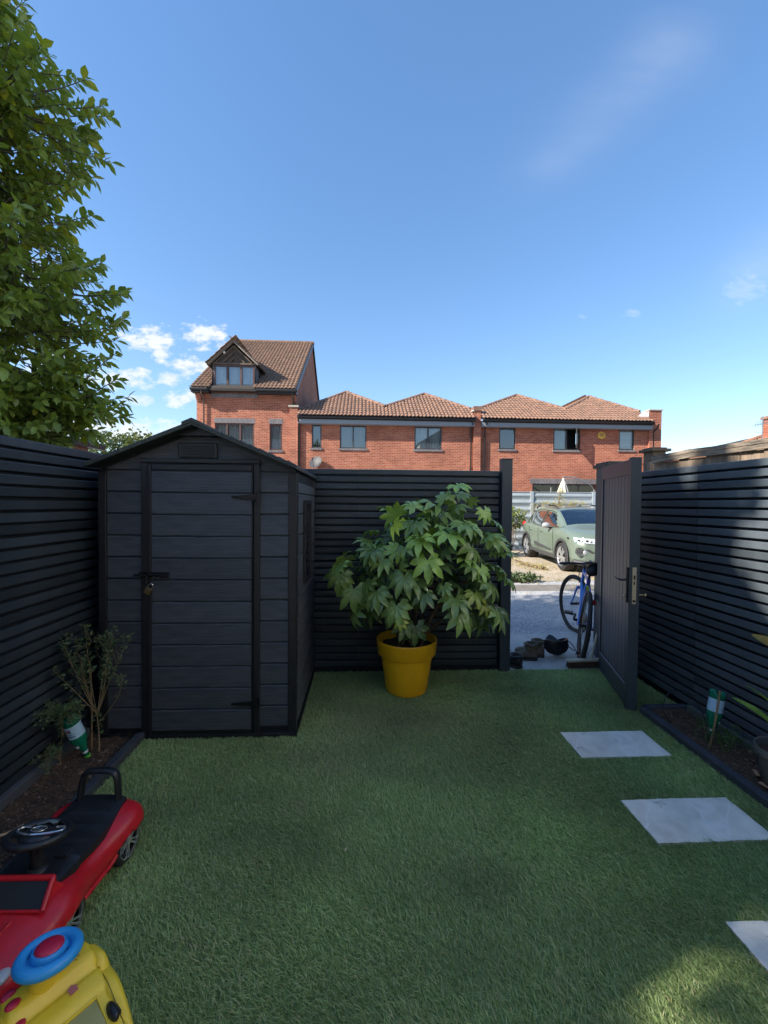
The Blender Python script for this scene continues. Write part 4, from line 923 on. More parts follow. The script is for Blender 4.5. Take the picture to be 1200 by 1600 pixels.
    for x in (-.17, .185):
        for s in (-1, 1):
            w_ = bpy.data.objects.new('wheel', A); col.objects.link(w_); w_.parent = t; w_.matrix_local = T((x, s*.143, .088)) @ R(-90*s, 'X')
            for me, nm in ((Bg, 'rim'), (Cg, 'spokes')):
                o = bpy.data.objects.new(nm, me); col.objects.link(o); o.parent = w_
    # front bumper
    g = G(); g.box(.40, .452, -.10, .10, .082, .118); obj('grille', g, seat_m, t, bevel=.01)
    for s in (-1, 1):
        g = G(); g.ball((.405, s*.125, .150), (.03, .022, .012), 12, 8); obj('headlight', g, mat('toy_lamp', (.5, .5, .5), .2), t, smooth=90)
red_car()

# ================================================================== yellow toy
yel_m = mat('yellow_toy_plastic', (.86, .60, .035), .36, var=(.76, .52, .04), vscale=7, vdet=7, bump=.04, bscale=60)
blue_m = mat('blue_toy_plastic', (.03, .30, .66), .38, bump=.08, bscale=150)
tred_m = mat('crimson_button', (.50, .015, .05), .35)
def yellow_toy():
    # local x = forward (away from the driver), y = left, z up ; origin under the dash edge centre
    h = math.degrees(math.atan2(-.62, .78)); M = T((-.838, 1.133, 0)) @ R(h, 'Z') @ Matrix.Scale(.95, 4)
    t = thing('toy_console', 'yellow toy driving car front with a blue steering wheel and red buttons', 'toy', M=M)
    prof = [(.0, .04), (-.012, .20), (-.004, .300), (.012, .318), (.060, .322), (.098, .318), (.130, .292), (.150, .296), (.20, .290), (.235, .272), (.30, .262), (.40, .24), (.455, .20), (.47, .12), (.46, .04)]
    prof = [(x*.68, z) for x, z in prof]; W = .112; n = 18
    def row(v):
        # v in -1..1 across; rounded shoulders
        e = abs(v); dz = -.055*max(0, (e-.78)/.22)**2.2; return e, dz
    g = G(); pr = spline([(x, 0, z) for x, z in prof], 4)
    def fn(u, v):
        i = u*(len(pr)-1); a = int(min(i, len(pr)-2)); p = pr[a].lerp(pr[a+1], i-a); s = (v-.5)*2; e, dz = row(s)
        k = max(0, (p.z-.15)/.15); return (p.x, s*W*(1+.03*math.sin(p.x*6)), p.z+dz*min(1, k))
    g.grid(fn, 58, 27)
    for sd in (0, 1):
        g.grid(lambda u, v, sd=sd: tuple(V(fn(u, sd)).lerp(V((fn(u, sd)[0], fn(u, sd)[1]*1.01, .04)), v)), 58, 5)
    obj('body', g, yel_m, t, smooth=45)
    # side panel seam: rounded wing each side
    for s in (-1, 1):
        g = G(); pts = spline([(.01, s*.104, .288), (.07, s*.106, .292), (.095, s*.107, .262), (.15, s*.107, .262), (.22, s*.107, .236), (.285, s*.105, .20)], 5)
        g.tube(pts, [.010+.012*math.sin(math.pi*i/(len(pts)-1)) for i in range(len(pts))], 12); obj('wing', g, yel_m, t, smooth=90)
    g = G(); g.tube(spline([(.012, .094, .316), (.062, .096, .314), (.088, .096, .292), (.15, .097, .287), (.21, .097, .262), (.27, .097, .24)], 5), .0012, 5); obj('seam', g, mat('seam_line', (.22, .16, .02), .6), t)  # thin dark line along the panel joint
    # raised windscreen frame and hatch panel
    g = G()
    zz = lambda x: V(fn((x-(-.0))/.47, .5)).z
    fr = [(.158, -.075), (.158, .068), (.27, .068), (.27, -.075)]
    def top(x):
        b_ = 0; 
        for k in range(len(pr)-1):
            if pr[k].x <= x <= pr[k+1].x and pr[k].z > .1: return pr[k].z+(pr[k+1].z-pr[k].z)*(x-pr[k].x)/(pr[k+1].x-pr[k].x)
        return .25
    q = [V((x, y, top(x)+.003)) for x, y in fr]
    g.tube(q+[q[0]], .004, 6); sc = obj('windscreen_frame', g, yel_m, t, smooth=60)
    g = G(); N_ = 8; g.grid(lambda u, v: (.161+.106*u, -.072+.137*v, top(.161+.106*u)+.0025), 10, 4); obj('windscreen', g, mat('dirty_yellow', (.30, .27, .08), .45, var=(.36, .32, .12), vscale=16), sc, fix=False)
    # steering wheel
    cpos = V((.062, -.010, .405)); ti = Matrix.Rotation(rad(-6), 4, 'Y') @ R(-6, 'X'); Ms = T(cpos) @ ti
    g = G(); g.tube([(.030, -.022, .29), cpos+V((.0, 0, -.02))], [.034, .026], 16); obj('steering_column', g, yel_m, t, smooth=50)
    g = G(); g.tube([Ms @ V((.062*math.cos(a), .062*math.sin(a), 0)) for a in [2*math.pi*i/48 for i in range(48)]],   .0155, 14, closed=True); sw = obj('steering_wheel', g, blue_m, t, smooth=180)
    g = G(); g.lathe([(.040, -.022), (.041, .012), (.038, .017), (.034, .0172), (.0, .0172)], 32, Ms); up = Ms.to_3x3() @ V((0, 0, 1))
    for an in (90, -90):
        g.bar(Ms @ V((0, .0, -.004)), Ms @ V((.068*math.cos(rad(an)), .068*math.sin(rad(an)), -.004)), .042, .012, up=up)
    obj('hub', g, blue_m, sw, smooth=40)
    g = G(); g.lathe([(.033, .0175), (.033, .020), (.028, .024), (.014, .0265), (0, .027)], 32, Ms); obj('horn_button', g, tred_m, sw, smooth=60)
    # speaker slots
    g = G(); rr = random.Random(2)
    for i in range(22):
        a = i*2.4; d = .0035*math.sqrt(i)*1.35; cx, cy = .030+d*math.cos(a), .052+d*math.sin(a); th = a+1.2
        z = top(cx)+.0012; g.bar((cx-.0025*math.cos(th), cy-.0025*math.sin(th), z), (cx+.0025*math.cos(th), cy+.0025*math.sin(th), z), .0016, .0008)
    obj('speaker_slots', g, black_pl, t)
    # arrow sticker, red buttons on the dash slope, black catch
    g = G(); x, y = .105, .030; z = top(x)+.0012; a_ = [(-.016, 0), (-.003, -.014), (-.002, -.008), (.013, -.009), (.010, .010), (-.003, .009), (-.003, .014)]
    g.prism([(x+u, y+v, z) for u, v in a_], (0, 0, .001)); obj('arrow_sticker', g, mat('pink_sticker', (.50, .16, .16), .5), t)
    for (x, y, sx, sy) in ((.004, -.082, .014, .018), (.045, -.082, .013, .017), (.085, -.078, .012, .014)):
        e, dz = row(y/W); g = G(); g.ball((x, y, top(x)+dz+.001), (sx, sy, .007), 16, 8); obj('button', g, tred_m, t, smooth=90)
    g = G(); g.ball((.215, .085, .262), (.030, .012, .016), 14, 10); g.box(.20, .23, .088, .100, .240, .262); obj('side_mirror', g, black_pl, t, smooth=50)
    for s in (-1, 1):
        for x in (.06, .25):
            g = G(); g.lathe([(.0, -.02), (.055, -.02), (.062, -.012), (.062, .012), (.055, .02), (.03, .021), (0, .018)], 28, T((x, s*.112, .062)) @ R(90, 'X')); obj('wheel', g, black_pl, t, smooth=40)
    g = G(); g.box(-.015, .004, -.110, -.085, .20, .235); obj('tail_light', g, blue_m, t, bevel=.003)
yellow_toy()

# ================================================================== things outside the gate
def boot(label, pos, rz, m_up, m_sole, L_=.29, H=.172, parts=True, group=None):
    """toe towards local +x, heel at -x"""
    t = thing('boot', label, 'boot', pos, rz, group); W = .052
    st = [(-.135, .026, .030, .10), (-.125, .036, .026, .11), (-.08, .041, .026, .105), (-.03, .040, .026, .105), (.02, .044, .026, .085), (.07, .052, .026, .070), (.11, .050, .026, .062), (.14, .038, .028, .052), (.155, .018, .03, .042)]
    n = 18; vs = []
    for (x, w_, z0, z1) in st:
        for j in range(n):
            a = 2*math.pi*j/n; vs.append((x, w_*math.copysign(abs(math.cos(a))**.75, math.cos(a)), (z0+z1)/2+(z1-z0)/2*math.copysign(abs(math.sin(a))**.8, math.sin(a))))
    k = len(st); fs = [(i*n+j, i*n+(j+1) % n, (i+1)*n+(j+1) % n, (i+1)*n+j) for i in range(k-1) for j in range(n)]+[tuple(range(n)), tuple((k-1)*n+j for j in range(n))]
    g = G(); g.add(vs, fs)
    g.lathe([(.9, .07), (.98, .09), (.95, .115), (1.05, H-.02), (1.12, H), (1.0, H+.006), (.88, H-.01), (.8, .10), (0, .09)], 22, T((-.075, 0, 0)) @ Matrix.Diagonal((.052, .036, 1, 1)))
    obj('upper', g, m_up, t, smooth=60)
    g = G(); out = [(-.14, 0), (-.135, -.026), (-.11, -.038), (-.04, -.037), (.02, -.042), (.07, -.054), (.12, -.05), (.15, -.034), (.162, 0), (.15, .034), (.12, .05), (.07, .054), (.02, .042), (-.04, .037), (-.11, .038), (-.135, .026)]
    g.prism([(x*1.01, y*1.04, .006) for x, y in out], (0, 0, .022)); g.prism([(x, y, 0) for x, y in out if x < -.03]+[(-.03, .037, 0)], (0, 0, .006)); obj('sole', g, m_sole, t, bevel=.003)
    g = G(); g.tube([V((-.075+.062*math.cos(a), .048*math.sin(a), H-.008+.004*math.sin(3*a))) for a in [2*math.pi*i/20 for i in range(20)]], .011, 8, closed=True); g.ball((-.03, 0, H-.02), (.02, .028, .03), 10, 8); obj('collar', g, m_up, t, smooth=90)
    g = G()
    for i in range(5):
        x = .055-.02*i; z = .083+.017*i; g.tube([(x, -.022, z-.004), (x-.004, 0, z+.006), (x, .022, z-.004)], .0025, 5)
    obj('laces', g, mat('boot_laces', (.07, .05, .035), .9), t, smooth=60)
    g = G(); g.box(-.136, -.130, -.008, .008, .07, H+.015); obj('pull_tab', g, m_up, t, bevel=.002)
    return t
suede = mat('worn_suede', (.10, .076, .052), .92, var=(.15, .115, .08), vscale=25, bump=.5, bscale=90); sole_m = mat('boot_sole', (.035, .03, .027), .85, bump=.3, bscale=60)
boot('brown suede work boot, nearer and more to the left of the pair outside the gateway', (1.62, 4.08, -.006), rad(168), suede, sole_m, group='brown boots outside the gate')
boot('brown suede work boot, the one behind beside the helmet outside the gateway', (1.745, 4.20, -.006), rad(142), suede, sole_m, group='brown boots outside the gate')
boot('black leather shoe half hidden behind the left gate post', (1.42, 3.93, 0), rad(128), mat('black_leather', (.014, .014, .016), .45, bump=.2, bscale=90), sole_m, H=.12)

def helmet():
    t = thing('bike_helmet', 'black cycling helmet lying upside down on the concrete', 'helmet', M=T((2.0, 4.12, .010)) @ R(12, 'Z') @ R(-18, 'X') @ Matrix.Scale(1.15, 4))
    def sh(r0, z0, u, v, cut=True):
        a = 2*math.pi*u; b = v*math.pi*.5; rx, ry, rz_ = .118*r0, .092*r0, .125*r0
        lift = .02*math.cos(a)**2
        return V((rx*math.sin(b), 0, 0)).x*math.cos(a), ry*math.sin(b)*math.sin(a), .128-rz_*math.cos(b)+lift*v
    g = G(); g.grid(lambda u, v: sh(1, 0, u, v), 40, 12, True)
    g.grid(lambda u, v: sh(.86, 0, u, v), 40, 12, True)
    g.grid(lambda u, v: tuple(V(sh(1, 0, u, 1)).lerp(V(sh(.86, 0, u, 1)), v)), 40, 2, True); s = obj('shell', g, mat('helmet_shell', (.012, .012, .014), .28), t, smooth=60)
    for i in range(7):
        a = math.pi*(i/6-.5)*.9; g = G()
        for sd in (0, 1):
            pts = [V(sh(1.02, 0, (math.pi/2+a)/(2*math.pi)+sd*.5, v)) for v in (.35, .5, .65, .8)]
            g.tube(pts, [.002, .006, .006, .002], 6)
            obj('vent', g, mat('helmet_vent', (.004, .004, .005), .7), t, smooth=60); g = G()
    g = G(); g.grid(lambda u, v: (.075*(u-.5)*2*(1-.2*v), .02+.05*v-.02*abs(u-.5), .11+.075*v*math.sin(math.pi*(.15+.7*u))), 10, 6); obj('padding', g, mat('helmet_padding', (.045, .05, .06), .9, bump=.4, bscale=80), t, smooth=90, fix=False)
    g = G(); g.tube(spline([(.10, -.03, .13), (.13, -.05, .09), (.15, -.06, .03), (.17, -.05, .008), (.165, -.02, .004)], 5), .004, 6); g.tube(spline([(.09, .04, .13), (.13, .02, .08), (.15, -.04, .03)], 5), .004, 6); g.box(.155, .18, -.065, -.045, .004, .02); obj('strap', g, black_pl, t, smooth=60)
helmet()

def broom():
    t = thing('broom', 'wooden yard broom with brown bristles lying at the gateway', 'broom', M=T((2.115, 3.84, 0)) @ R(3, 'Z'))
    g = G(); g.box(-.17, .17, -.028, .028, .062, .086); obj('head', g, mat('pale_broom_wood', (.50, .44, .33), .7, var=(.40, .34, .25), vscale=8, stretch=(1, 6, 6), bump=.2, bscale=30), t, bevel=.008)
    g = G(); rr = random.Random(5)
    for i in range(900):
        x = rr.uniform(-.158, .158); y = rr.uniform(-.021, .021); dx = rr.gauss(x*.06, .004); dy = rr.gauss(y*.6, .006)
        g.add([(x-.0011, y, .062), (x+.0011, y, .062), (x+dx+.0008, y+dy, rr.uniform(0, .008)), (x+dx-.0008, y+dy, rr.uniform(0, .008))], [(0, 1, 2, 3)])
    g.box(-.155, .155, -.018, .018, .012, .062); obj('bristles', g, mat('bristle_brown', (.055, .030, .020), .85, var=(.10, .05, .03), vscale=120), t, kind='stuff', fix=False)
    g = G(); g.tube([(.07, .0, .075), (.22, .11, .35), (.33, .19, 1.15)], .0125, 12); obj('handle', g, MATS['pale_broom_wood'], t, smooth=60)
    g = G(); g.tube([(.02, .01, .086), (.16, .07, .21)], .003, 6); g.tube([(.12, .01, .086), (.16, .06, .21)], .003, 6); obj('brace', g, mat('brace_blue', (.10, .14, .2), .4, metal=.5), t)
broom()

def bicycle():
    # local x forward, y left, z up ; origin at rear tyre contact
    dirv = V((2.66-2.19, 4.98-4.07, 0)).normalized(); a = math.degrees(math.atan2(dirv.y, dirv.x))
    t = thing('bicycle', 'blue bicycle with black tyres leaning beyond the open gate', 'bicycle', M=T((2.215, 4.10, -.006)) @ R(a+3, 'Z') @ R(7, 'X'))
    bl = mat('blue_frame_paint', (.035, .20, .62), .22, coat=.6); bd = mat('deep_blue_paint', (.012, .035, .35), .25, coat=.5)
    RW = .335; rear = V((0, 0, RW)); front = V((1.02, 0, RW)); bb = V((.42, 0, .28)); st = V((.26, 0, .78)); hd1 = V((.88, 0, .62)); hd0 = V((.845, 0, .78))
    def wheel(nm, M, parent):
        w_ = G(); w_.tube([V((.338*math.cos(q)*1, 0, .338*math.sin(q))) for q in [2*math.pi*i/56 for i in range(56)]], .0215, 10, closed=True)
        o = obj('wheel', w_, rubber, parent, smooth=180, M=M)
        q = G(); q.tube([V((.312*math.cos(q_), 0, .312*math.sin(q_))) for q_ in [2*math.pi*i/48 for i in range(48)]], .0105, 8, closed=True); obj('rim', q, black_mt, o, smooth=180)
        q = G()
        for i in range(28):
            an = 2*math.pi*i/28; s = .025*(1 if i % 2 else -1); q.tube([(.018*math.cos(an+.9), s, .018*math.sin(an+.9)), (.306*math.cos(an), 0, .306*math.sin(an))], .0011, 4, cap=False)
        obj('spokes', q, steel, o); q = G(); q.tube([(0, -.05, 0), (0, .05, 0)], .017, 12); obj('hub', q, black_mt, o, smooth=50)
        return o
    wheel('wheel', T(rear), t)
    g = G(); g.tube([bb, st+V((.012, 0, -.04))], .0165, 12); g.tube([st+V((0, 0, -.02)), hd0+V((0, 0, -.02))], .0165, 12); g.tube([bb, hd1+V((0, 0, .02))], .021, 12); g.tube([hd1+V((.006, 0, -.03)), hd0+V((-.006, 0, .02))], .021, 12)
    for s in (-1, 1):
        g.tube(spline([rear+V((0, s*.062, 0)), V((.14, s*.052, .52)), st+V((.005, s*.016, -.06))], 4), .0085, 8); g.tube(spline([rear+V((0, s*.062, 0)), V((.22, s*.05, .305)), bb+V((-.03, s*.025, 0))], 4), .0095, 8)
    obj('frame', g, bl, t, smooth=50)
    g = G(); g.tube([V((.262, 0, .60)), st+V((.0, 0, -.0))], .018, 12); g.tube([st+V((-.002, 0, -.05)), st+V((.004, 0, 0))], .021, 12); obj('seat_tube_sleeve', g, bd, t, smooth=50)
    g = G(); g.box(-.002, .004, -.018, .018, -.03, .03, T(st+V((-.015, 0, -.10)))); obj('frame_sticker', g, mat('yellow_sticker', (.6, .6, .12), .5), t)
    g = G(); g.tube([st, st+V((-.045, 0, .15))], .0135, 10); obj('seat_post', g, black_mt, t, smooth=50)
    sp_ = st+V((-.045, 0, .16)); g = G()
    def sfn(u, v):
        x = -.13+.27*u; w_ = .075*(1-u)**1.3+.02; s = (v-.5)*2; return (sp_.x+x, s*w_, sp_.z+.03-.02*abs(s)**2.5+.012*(1-u)**3-.01*math.sin(math.pi*u))
    g.grid(sfn, 14, 10); g.grid(lambda u, v: (sfn(u, v)[0], sfn(u, v)[1]*.9, sfn(u, v)[2]-.028), 14, 10); g.tube([(sp_.x-.09, 0, sp_.z), (sp_.x+.08, 0, sp_.z)], .006, 6); obj('saddle', g, black_pl, t, smooth=60)
    g = G(); g.ball(sp_+V((-.09, 0, -.055)), (.085, .058, .055), 16, 10); g.box(sp_.x-.12, sp_.x-.05, -.03, .03, sp_.z-.02, sp_.z+.02); obj('saddle_bag', g, mat('black_nylon', (.013, .013, .015), .7, bump=.5, bscale=40), t, smooth=60)
    g = G(); g.ball(V((.10, -.06, .57)), (.02, .022, .028)); obj('rear_light', g, mat('red_lens', (.5, .01, .01), .2), t, smooth=90)
    # crank set
    g = G(); g.lathe([(.02, -.004), (.095, -.004), (.098, 0), (.095, .004), (.02, .004)], 32, T(bb+V((0, -.045, 0))) @ R(90, 'X'))
    g.tube([bb+V((0, -.07, 0)), bb+V((0, .07, 0))], .016, 12); obj('chainring', g, black_mt, t, smooth=40)
    for s, an in ((-1, -35), (1, 145)):
        e = bb+V((.17*math.cos(rad(an)), s*.075, .17*math.sin(rad(an)))); g = G(); g.bar(bb+V((0, s*.07, 0)), e, .022, .014); c_ = obj('crank', g, black_mt, t, bevel=.003)
        g = G(); g.box(e.x-.045, e.x+.045, min(e.y+s*.02, e.y+s*.11), max(e.y+s*.02, e.y+s*.11), e.z-.012, e.z+.012); obj('pedal', g, black_pl, c_, bevel=.004)
    g = G(); g.lathe([(.012, 0), (.045, 0), (.045, .003), (.03, .02), (.028, .022), (.012, .022)], 24, T(rear+V((0, -.03, 0))) @ R(90, 'X')); g.ball((.015, -.06, RW-.075), (.018, .012, .02)); g.bar((.01, -.055, RW-.02), (.03, -.06, RW-.16), .02, .012); g.lathe([(.0, -.004), (.022, -.004), (.022, .004), (0, .004)], 14, T((.03, -.06, RW-.16)) @ R(90, 'X')); obj('derailleur', g, black_mt, t, smooth=40)
    g = G(); 
    for z in (.05, -.05): g.tube([(0, -.045, RW+z*.8), (.42, -.045, .28+z*1.7)], .003, 6)
    obj('chain', g, black_mt, t)
    # steered front end
    ax0 = hd1; axis = (hd0-hd1).normalized(); S = T(hd1) @ Matrix.Rotation(rad(27), 4, axis) @ T(-hd1)
    for s in (-1, 1): pass
    g = G(); cr = hd1+V((.012, 0, -.05)); g.bar(cr+V((0, -.055, 0)), cr+V((0, .055, 0)), .03, .03)
    for s in (-1, 1): g.tube(spline([cr+V((0, s*.052, 0)), cr.lerp(front, .55)+V((-.01, s*.055, 0)), front+V((0, s*.055, 0))], 4), [.013, .013, .012, .012, .011, .010, .009, .008, .008], 10)
    fk = obj('fork', g, bl, t, smooth=50, M=S)
    wheel('wheel', S @ T(front), t)
    top_ = hd0+axis*.06; g = G(); g.tube([hd0, top_, top_+V((.05, 0, .02))], .013, 10); g.tube(spline([top_+V((.0, -.31, .03)), top_+V((.04, -.15, .03)), top_+V((.06, 0, .02)), top_+V((.04, .15, .03)), top_+V((.0, .31, .03))], 5), .0115, 10); hb = obj('handlebar', g, black_mt, t, smooth=50, M=S)
    for s in (-1, 1):
        g = G(); g.tube([top_+V((.028, s*.19, .033)), top_+V((0, s*.315, .03))], .016, 10); obj('grip', g, black_pl, hb, smooth=50)
        g = G(); g.tube(spline([top_+V((.04, s*.17, .025)), top_+V((.09, s*.20, .0)), top_+V((.085, s*.29, -.02))], 4), .005, 6); obj('brake_lever', g, black_mt, hb, smooth=50)
    g = G(); g.tube(spline([top_+V((.05, .15, .03)), top_+V((.14, .08, .04)), top_+V((.14, 0, -.08)), hd1+V((.03, .02, .0))], 6), .003, 6); g.tube(spline([top_+V((.05, -.15, .03)), top_+V((.15, -.06, .0)), top_+V((.10, 0, -.13)), bb.lerp(hd1, .8)+V((0, 0, -.02))], 6), .003, 6); obj('cables', g, black_pl, hb, smooth=60)
bicycle()
# ================================================================== parked car
def parked_car():
    d = V((.075, .9972, 0)); O = V((5.545, 8.75, 0))       # nose centre on the ground
    M = Matrix(((d.x, -d.y, 0, O.x), (d.y, d.x, 0, O.y), (0, 0, 1, 0), (0, 0, 0, 1)))
    t = thing('parked_car', 'sage green small SUV with black arch trim parked facing the garden', 'car', M=M)
    paint = mat('sage_paint', (.13, .165, .13), .32, coat=.7, spec=.5); clad = mat('grey_cladding', (.045, .045, .047), .6, bump=.1, bscale=90)
    cg = glass('car_glass', (.35, .42, .45), .22)
    st = [(0.0, .50, .34, .60, .70), (.05, .70, .27, .66, .80), (.18, .83, .22, .74, .89), (.45, .885, .20, .83, .97), (.85, .90, .20, .91, 1.03), (1.12, .905, .20, .95, 1.06), (1.6, .91, .20, .965, .99), (2.4, .91, .20, .975, .99), (3.1, .91, .21, .995, 1.0), (3.6, .90, .24, 1.01, 1.02), (3.95, .84, .30, 1.0, 1.03), (4.07, .76, .36, .92, 1.0), (4.10, .66, .42, .85, .95)]
    def ring(r):
        l, w, zb, zs, zt = r; h = zs-zb
        half = [(.0, zb), (.85*w, zb), (.975*w, zb+.10*h), (1.0*w, zb+.32*h), (.985*w, zb+.55*h), (1.0*w, zb+.80*h), (.985*w, zb+.93*h), (.94*w, zs+(zt-zs)*.35), (.80*w, zs+(zt-zs)*.75), (.55*w, zt), (.0, zt+.015)]
        return [(l, y, z) for y, z in half]+[(l, -y, z) for y, z in half[-2:0:-1]]
    W_A = (.82, 3.42)
    dense = []; seg = 8; rings = [[V(p) for p in ring(r)] for r in st]; n = len(rings[0])
    for i in range(len(rings)-1):
        for q in range(seg):
            u = q/seg; row = []
            for j in range(n):
                p0, p1, p2, p3 = rings[max(i-1, 0)][j], rings[i][j], rings[i+1][j], rings[min(i+2, len(rings)-1)][j]
                v = .5*((2*p1)+(p2-p0)*u+(2*p0-5*p1+4*p2-p3)*u*u+(3*p1-p0-3*p2+p3)*u**3); v.x = p1.x+(p2.x-p1.x)*u
                row.append(v)
            dense.append(row)
    dense.append(rings[-1])
    for row in dense:
        for v in row:
            for wx in W_A:
                dd = abs(v.x-wx)
                if dd < .40 and abs(v.y) > .5 and v.z < .68: v.z = max(v.z, .335+math.sqrt(max(0, .375**2-dd*dd)))
    g = G(); flat = [v for r in dense for v in r]; k = len(dense)
    g.add(flat, [(i*n+j, i*n+(j+1) % n, (i+1)*n+(j+1) % n, (i+1)*n+j) for i in range(k-1) for j in range(n)]+[tuple(range(n)), tuple((k-1)*n+j for j in range(n))])
    body = obj('body', g, paint, t, smooth=55)
    # greenhouse
    gt = [(1.02, .76, 1.03, .73, 1.045), (1.35, .80, 1.0, .66, 1.215), (1.75, .835, .98, .60, 1.40), (2.0, .845, .975, .595, 1.465), (2.4, .85, .98, .60, 1.495), (2.9, .85, .985, .60, 1.495), (3.3, .845, .995, .585, 1.47), (3.62, .82, 1.0, .565, 1.42), (3.85, .77, 1.01, .60, 1.20), (3.99, .73, 1.02, .66, 1.05)]
    def gh(l): return lerp(gt, l)
    def side(l, tt, s, off=.0):
        wb, zb, wr, zr = gh(l); return (l, s*(wb+(wr-wb)*tt+.018*math.sin(math.pi*tt)+off), zb+(zr-.03-zb)*tt+off*.4)
    def topp(l, f, off=.0):
        wb, zb, wr, zr = gh(l); return (l-off*.5, f*wr, zr+.028*(1-f*f)-.03*abs(f)**6+off)
    ls = [1.02+i*(3.99-1.02)/44 for i in range(45)]
    # opaque roof, pillars; glass bays left open
    def bay(l, tt): 
        wb, zb, wr, zr = gh(l)
        return (1.26 < l < 2.30 or 2.40 < l < 3.08 or 3.15 < l < 3.58) and .06 < tt < .86
    g = G()
    for s in (-1, 1):
        NT = 12
        for i in range(len(ls)-1):
            for j in range(NT):
                l0, l1 = ls[i], ls[i+1]; t0, t1 = j/NT, (j+1)/NT; lm, tm = (l0+l1)/2, (t0+t1)/2
                if bay(lm, tm) and not (lm < 1.27+.50*tm): continue
                g.add([side(l0, t0, s), side(l1, t0, s), side(l1, t1, s), side(l0, t1, s)], [(0, 1, 2, 3)])
    FF = [-1, -.93, -.6, -.2, .2, .6, .93, 1]
    for i in range(len(ls)-1):
        for j in range(len(FF)-1):
            l0, l1 = ls[i], ls[i+1]; lm = (l0+l1)/2
            if lm < 1.86 and lm > 1.08 and 0 < j < len(FF)-2: continue
            if 3.66 < lm < 3.93 and 0 < j < len(FF)-2: continue
            g.add([topp(l0, FF[j]), topp(l1, FF[j]), topp(l1, FF[j+1]), topp(l0, FF[j+1])], [(0, 1, 2, 3)])
    obj('roof', g, paint, t, smooth=60)
    g = G(); g.grid(lambda u, v: topp(1.07+.80*u, (v-.5)*2*.94, -.004), 12, 10); obj('windscreen', g, cg, t, smooth=180, fix=False)
    g = G(); g.grid(lambda u, v: topp(3.65+.29*u, (v-.5)*2*.94, -.004), 8, 8); obj('rear_window', g, cg, t, smooth=180, fix=False)
    for s in (-1, 1):
        for a, b in ((1.28, 2.32), (2.39, 3.10), (3.14, 3.60)):
            g = G(); g.grid(lambda u, v, a=a, b=b, s=s: side(a+(b-a)*u+(0 if a > 1.5 else (1-u)*v*.44), .05+.82*v, s, -.006), 8, 6); obj('side_window', g, cg, t, smooth=180, fix=False)
        # black window surround line
        g = G(); g.tube([side(1.25, .03, s, .004), side(2.4, .03, s, .004), side(3.6, .03, s, .004)], .009, 6); g.tube([side(l, .90, s, .006) for l in (1.80, 2.1, 2.6, 3.1, 3.55)], .009, 6); obj('window_trim', g, black_pl, t)
        g = G(); 
        g.grid(lambda u, v, s=s: side(2.325+.06*u, .05+.83*v, s, .004), 3, 5); obj('door_pillar', g, black_pl, t, fix=False)
    # interior
    g = G(); g.box(1.15, 3.7, -.78, .78, .5, .88); g.grid(lambda u, v: (1.10+.35*u, (v-.5)*1.5, 1.02-.10*u), 3, 3)
    for x in (2.0, 2.95):
        for y in (-.38, .38):
            g.box(x, x+.14, y-.24, y+.24, .85, 1.20); g.ball((x+.09, y, 1.29), (.06, .13, .09), 10, 8)
    g.tube([(1.52+.05*math.sin(a), .38+.17*math.cos(a), 1.0+.15*math.sin(a)) for a in [2*math.pi*i/18 for i in range(18)]], .014, 6, closed=True)
    g.box(1.80, 1.83, -.11, .11, 1.30, 1.36)
    obj('interior', g, mat('car_interior', (.02, .021, .024), .8), t, smooth=40)
    # wheel arches, liners, wheels
    for wx in W_A:
        for s in (-1, 1):
            g = G()
            def af(u, v, wx=wx, s=s):
                a = math.pi*(-.06+1.12*u); r_ = .372+.062*v; return (wx+r_*math.cos(a), s*(.921-.012*abs(v-.5)), .335+r_*math.sin(a))
            g.grid(af, 26, 4); g.grid(lambda u, v, wx=wx, s=s: (wx+.372*math.cos(math.pi*(-.06+1.12*u)), s*(.915-.20*v), .335+.372*math.sin(math.pi*(-.06+1.12*u))), 26, 3)
            obj('arch_trim', g, clad, t, smooth=60, fix=False)
            g = G(); g.lathe([(0, 0), (.37, 0), (.37, .02)], 30, T((wx, s*.62, .335)) @ R(-90*s, 'X')); obj('arch_liner', g, black_pl, t, fix=False)
            Mw = T((wx, s*.80, .335)) @ R(-90*s, 'X')
            g = G(); g.lathe([(.22, -.10), (.30, -.105), (.325, -.09), (.335, -.06), (.335, .06), (.325, .09), (.30, .105), (.235, .10), (.225, .08)], 40); w_ = obj('wheel', g, rubber, t, smooth=40, M=Mw)
            g = G(); g.lathe([(.232, .10), (.228, .085), (.215, .04), (0, .04)], 40); obj('rim_dark', g, black_gl, w_, smooth=40)
            g = G()
            for q in range(5):
                an = 2*math.pi*q/5+.3
                for dq in (-.22, .22):
                    g.bar((.03*math.cos(an), .03*math.sin(an), .082), (.222*math.cos(an+dq), .222*math.sin(an+dq), .088), .045, .022)
            g.lathe([(.0, .09), (.045, .09), (.05, .075)], 18); g.lathe([(.214, .075), (.226, .098), (.236, .103), (.234, .09)], 40); obj('alloy', g, alloy, w_, smooth=40)
